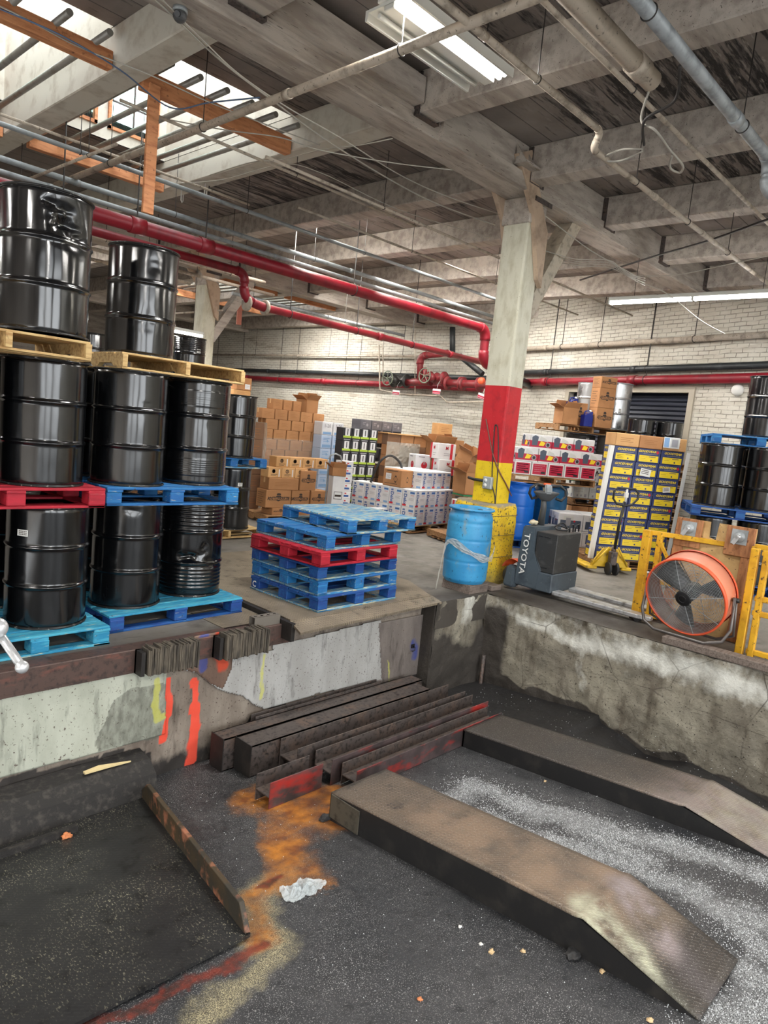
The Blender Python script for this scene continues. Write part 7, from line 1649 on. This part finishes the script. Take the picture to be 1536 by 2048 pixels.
pipe([tuple(P3(758,690)), tuple(P3(760,780)), tuple(P3(800,788)), tuple(P3(880,792)), tuple(P3(895,805)), tuple(P3(985,803))], .02, 'pipe_beige', 'thin rusty drain pipe looping under the two valves')
pipe([tuple(P3(766,690)), tuple(P3(766,764))], .016, 'pipe_beige', 'thin vertical pipe left of the left gate valve')
pipe([tuple(P3(830,790)), tuple(P3(830,660))], .014, 'pipe_beige', 'thin vertical pipe rising through the valve group')
for u, v, l in ((792,785,'left small white and red tag hanging under the valves'), (873,783,'middle white and red tag hanging under the valves'), (964,793,'right tilted white and red tag hanging near the column')):
    c = P3(u, v, 14.0); g = G(); g.cbox((0,0,0), (.004,.26,.13)); g.cbox((-.004,0,-.005), (.003,.25,.035), 1); g.cbox((-.004,0,-.045), (.003,.25,.02), 1); g.tube([(0,0,.06),(0.02,0,.2),(.1,0,.3)], .004, 4)
    tag(obj('valve_tag', g, [K['white'], K['crimson']], None, tuple(c), (.25 if u > 900 else .05, 0, 0)), l, 'tag', 'tags hanging under the valves')
c = P3(963, 762, 13.8); g = G(); g.lathe([(.001,-.06),(.07,-.06),(.085,-.02),(.085,.04),(.001,.04)], 20, axis='x'); tag(obj('pressure_switch', g, mt['fan_o'], None, tuple(c)), 'round orange-red cap on the black pipe left of the column', 'cap')
g = G(); a, b = P3(905, 655, 14.6), P3(905, 705, 14.6); g.tube([a, b], .075, 10); a2, b2 = P3(920,712,14.6), P3(965,748,14.6); g.tube([a2, b2], .075, 10); tag(obj('black_offset_pipe', g, mt['pipe_black']), 'black pipe dropping diagonally behind the red elbow to the wall', 'pipe')
# timbers framing the skylights, plank and bars
y0, y1 = YS[0], YS[1]
def tim(name, x0, x1, ya, yb, za, zb, label, m='wood_orange', group=None):
    g = G(); g.box(x0, x1, ya, yb, za, zb); g.bevel(.005); return tag(obj(name, g, mt[m]), label, 'timber', group)
GT = 'orange timbers framing the skylights'
sA, sB, sC = SKY[0], SKY[1], SKY[2]
tim('skylight_timber', sB[0]+.01, sB[1]-.01, y0-.05, y0+.05, ZJ-.04, ZJ+.13, 'orange timber on the near side of the skylight bay holding the hanging plank', group=GT)
tim('skylight_timber', sA[0]+.01, sA[1]-.01, y0-.05, y0+.05, ZJ-.04, ZJ+.13, 'orange timber on the near side of the left skylight bay', group=GT) if False else None
tim('skylight_timber', sC[0]+.01, sC[1]-.01, y0-.05, y0+.05, ZJ-.04, ZJ+.13, 'orange timber on the near side of the leftmost skylight bay', group=GT)
tim('skylight_timber', sA[0]+.01, sA[1]-.01, y0-.05, y0+.05, ZJ+.0, ZJ+.15, 'orange timber under the glaring panes at the near side of the middle bay', group=GT)
tim('skylight_timber', sB[0]+.01, sB[1]-.01, y1-.05, y1+.05, ZJ-.04, ZJ+.13, 'orange timber on the far side of the bay with the hanging plank', group=GT)
tim('skylight_timber', sA[0]+.01, sA[1]-.01, y1-.05, y1+.05, ZJ-.04, ZJ+.13, 'orange timber on the far side of the middle skylight bay', group=GT)
tim('skylight_timber', sC[0]+.01, sC[1]-.01, y1-.05, y1+.05, ZJ-.04, ZJ+.13, 'orange timber on the far side of the leftmost skylight bay', group=GT)
pk = ony(305, 250, y0-.075); pb = ony(305, 430, y0-.075)
g = G(); g.box(pk[0]-.055, pk[0]+.055, y0-.09, y0-.052, pb[2], ZJ+.02); g.bevel(.004); tag(obj('hanging_plank', g, mt['wood_orange']), 'orange plank hanging vertically from the skylight timber', 'plank')
mt['bar'] = M('skylight_bar_grey', srgb(150,148,142), .45, .3, [(8, srgb(120,112,104), .5, .7)])
for (x0, x1, n, w_) in ((sC[0], sC[1], 5, 'leftmost bay'), (sA[0], sA[1], 5, 'middle bay'), (sB[0], sB[1], 6, 'bay with the hanging plank')):
    for k in range(n):
        x = x0+(x1-x0)*(k+.5)/n; g = G(); g.tube([(x, y0-.32, ZJ+.16), (x, y1+.02, ZJ+.16)], .030, 12)
        tag(obj('skylight_bar', g, mt['bar']), 'security bar across the skylight, %s in the %s' % (POS[k] if k == 0 else POS[k]+' from left', w_), 'bar', 'security bars across the near skylight')
s3, s4 = SKY[3], SKY[4]
for (x0, x1, w_) in ((s3[0], s3[1], 'left far bay'), (s4[0], s4[1], 'right far bay')):
    for k in range(6):
        x = x0+(x1-x0)*(k+.5)/6; g = G(); g.tube([(x, YS[2]-.25, ZJ+.16), (x, YS[3]+.02, ZJ+.16)], .03, 8)
        tag(obj('skylight_bar', g, mt['bar']), 'far skylight bar, %s in the %s' % (POS[k] if k == 0 else POS[k]+' from left', w_), 'bar', 'security bars across the far skylight')
    tim('skylight_timber', x0, x1, YS[2]-.05, YS[2]+.05, ZJ-.04, ZJ+.13, 'orange timber on the near side of the '+w_, group=GT); tim('skylight_timber', x0, x1, YS[3]-.05, YS[3]+.05, ZJ-.04, ZJ+.13, 'orange timber on the far side of the '+w_, group=GT)
g = G(); p = onz(345, 480, 4.3)
a = ony(350, 560, YS[2]); 
g = G(); q = ony(487, 570, 12.9); q2 = ony(487, 655, 12.9)
pq = ony(480, 610, YS[2]-.1); g.box(pq[0]-.06, pq[0]+.06, YS[2]-.12, YS[2]-.08, pq[2]-.45, ZJ); tag(obj('hanging_plank', g, M('pink_primed_plank', srgb(206,130,112), .7)), 'pinkish board hanging under the far skylight', 'plank')
# white hook straps and bracket under the lit joist
for u, v, l in ((363,385,'left'), (410,372,'right')):
    c = Vector(onz(u, v, ZJ-.03)); g = G(); g.tube([(0,0,.05),(0,0,-.10),(.015,0,-.13),(.03,0,-.10),(.03,0,-.02)], .008, 6); tag(obj('wire_hook', g, mt['white_paper'], None, tuple(c)), l+' of two white wire hooks under the lit joist', 'hook')
# plate, cleat and camera on the beams
c = Vector(ony(1040, 335, BH[1][0]-.02)); g = G(); g.prism([(0,0,0),(.35,0,0),(.35,-.16,0),(0,-.16,0)], (0,0,.02)); g.prism([(.02,-.0,.02),(.02,-.14,.02),(.02,0,.22)], (.02,0,0)); g.prism([(.2,-.0,.02),(.2,-.14,.02),(.2,0,.22)], (.02,0,0)); tag(obj('beam_bracket', g, mt['white_timber'], None, tuple(c-Vector((.12,0,0)))), 'small wooden shelf bracket on the side of the main beam above the column', 'bracket')
c = Vector(onz(360, 25, ZB-.03)); cm_ = thing('security_camera', 'small round security camera under the main beam, top left', 'camera', tuple(c)); g = G(); g.lathe([(.001,.03),(.05,.03),(.055,0),(.001,0)], 20); obj('base', g, mt['galv'], cm_)
bm = bmesh.new(); bmesh.ops.create_uvsphere(bm, u_segments=20, v_segments=12, radius=.05); me = bpy.data.meshes.new('ball'); bm.to_mesh(me); bm.free(); me.materials.append(mt['grey_plastic']); obj('ball', me, None, cm_, (0,0,-.02)); g = G(); g.tube([(-.03,-.03,-.03),(-.05,-.05,-.045)], .02, 12); obj('lens', g, mt['black_plastic'], cm_)
v_, s_ = wl(1480, 781, .06); g = G(); g.lathe([(.001,-.05),(.09,-.05),(.10,0),(.07,.05),(.001,.06)], 20, axis='x'); tag(obj('dome_camera', g, mt['white_paper'], None, v_, (0,0,math.pi+.3)), 'small white dome camera on the brick wall at the right', 'camera')
# electrical wires
Z1 = HC+(4.38-HC)*KS
def wz(pts, r, m, label, z=None, name='overhead_wire', grp='wires sagging under the ceiling'):
    return cable([tuple(onz(u, v, (z or Z1)+(dz if True else 0))) for u, v, dz in pts], r, mt[m], label, 'wire', grp, name, 5, 8)
wz([(0,18,0),(120,70,-.02),(240,140,-.03),(340,215,-.03),(420,205,-.02),(520,195,0)], .007, 'wire_blue', 'blue wire sagging under the skylight edge, upper left')
wz([(-10,8,0),(60,42,0),(160,95,-.02),(300,150,-.03),(420,205,-.02),(560,260,0),(640,290,.02)], .006, 'wire_white', 'grey wire running right from the top left corner')
wz([(305,-5,0),(360,45,-.02),(440,120,-.04),(530,190,-.05),(660,285,-.04),(790,365,-.03),(880,410,-.02),(990,450,0)], .008, 'wire_white', 'thick white cable crossing diagonally below the main beam to the column')
wz([(320,-5,0),(410,85,-.03),(480,150,-.06),(575,215,-.06),(680,275,-.05),(800,350,-.03),(900,395,0),(1005,430,0)], .006, 'wire_white', 'second white cable just above the thick one')
wz([(340,240,0),(450,260,-.03),(560,275,-.06),(640,300,-.08),(780,325,-.04),(905,340,0)], .006, 'wire_white', 'wire running right from the orange timber past the beam')
wz([(420,350,-.06),(500,325,-.05),(560,320,-.05),(640,300,-.03),(720,290,-.02),(785,277,0)], .006, 'wire_white', 'pale wire from the lit joist up to the main beam')
wz([(330,368,-.05),(440,360,-.05),(560,330,-.04),(640,345,-.06),(800,420,-.06),(980,475,0)], .005, 'wire_white', 'long thin wire passing over the peeling ceiling towards the column')
wz([(1005,425,0),(1050,425,-.05),(1085,430,-.1),(1120,455,-.2),(1180,500,-.3),(1250,540,-.4),(1285,560,-.42)], .007, 'wire_white', 'cable leaving the column top towards the bundle at right')
for k in range(4):
    wz([(1085,500+6*k,-.4),(1150,518+4*k,-.45),(1215,520+5*k,-.45),(1240,535+3*k,-.45),(1262,550+2*k,-.45),(1290,556+5*k,-.42)], .006, 'wire_white', 'strand %s of the cable bundle right of the column brace' % ['one','two','three','four'][k], None, 'overhead_wire', 'strands of the cable bundle right of the column')
wz([(1270,562,-.42),(1330,585,-.6),(1400,640,-.9),(1450,668,-1.1)], .007, 'wire_white', 'sagging white cable loop under the long fluorescent strip')
wz([(1160,560,-.1),(1300,515,-.1),(1420,480,-.1),(1545,435,-.1)], .014, 'wire_dark', 'dark rod crossing diagonally at the right under the joists')
wz([(1255,552,-.4),(1350,550,-.45),(1450,530,-.4),(1545,510,-.35)], .006, 'wire_white', 'pale wire sweeping right above the fluorescent strip')
wz([(1360,130,0),(1350,200,-.15),(1290,240,-.25),(1288,290,-.3)], .012, 'wire_dark', 'dark cord hanging down from the galvanised pipe at top right')
wz([(1300,175,0),(1282,240,-.2),(1310,260,-.3),(1340,300,-.32),(1365,330,-.35),(1360,345,-.36),(1340,335,-.36),(1345,310,-.33)], .010, 'wire_white', 'rope with a small loop at its end hanging at top right')
wz([(1286,298,-.3),(1240,300,-.3),(1205,318,-.32),(1240,322,-.33),(1285,302,-.31)], .009, 'wire_white', 'flat rope loop hanging beside the pipe elbow at top right')
for k, (u0, v0, u1, v1) in enumerate(((0,228,560,395),(240,200,720,470))):
    a, b = onz(u0, v0, Z1-.05), onz(u1, v1, Z1-.05); pipe([tuple(a), (b[0], a[1], b[2])], .016, 'pipe_beige', ['thin pipe crossing under the skylight bars','thin pipe running right beside the hanging plank'][k], hang=(.5,))
pipe([ks(4.2,5.9,4.25), ks(12.5,5.9,4.25)], .017, 'pipe_beige', 'thin pipe running right behind the main beam to the column', hang=(.2,.5), coup=(.3,.6))
pipe([ks(5.5,7.0,4.3), ks(12.5,7.0,4.3)], .016, 'pipe_beige', 'thin pipe above the red main near the wall', hang=(.3,.6))
pipe([ks(2.55,7.3,4.3), ks(2.55,4.5,4.3)] if False else [ks(3.0,9.4,4.1), ks(3.05,6.6,4.1)], .016, 'pipe_beige', 'short thin pipe parallel to the long crossing pipe, left', hang=(.2,.8))
# far conduits under far bays
pipe([ks(7.6,11.4,3.95), ks(12.4,11.4,3.95)], .035, 'galv', 'shiny pipe below the far skylight right of the far column', coup=(.5,), hang=(.1,.6))
pipe([ks(7.8,12.0,3.7), ks(7.8,16,3.7)], .02, 'pipe_beige', 'thin pipe leading away beside the far column')
for k, (x, y) in enumerate(((4.4,9.6),(5.2,10.4),(4.0,11.2))):
    pipe([ks(x-4,y,3.9), ks(x+2.6,y,3.9)], .03, 'pipe_beige', 'beige pipe seen behind the tall drums, %s one' % ['nearest','middle','farthest'][k], hang=(.6,.9))
# foliage outside the skylight windows
leafm = M('outside_foliage', srgb(70,150,96), .8, 0, [(6, srgb(120,190,130), .45, .6), (14, srgb(30,80,50), .5, .65)], (20, .8, .05), 'World')
for k, (x, l) in enumerate(((sC[0]+.9, 'left'), (sA[0]+.7, 'middle'), (sB[0]+.8, 'right'))):
    lump('foliage', (x, y1+2.3, ZC+1.0), (.75, .5, .75), False, 'green foliage outside the near skylight windows, %s clump' % l, 'foliage', leafm, None, .7, k+2)
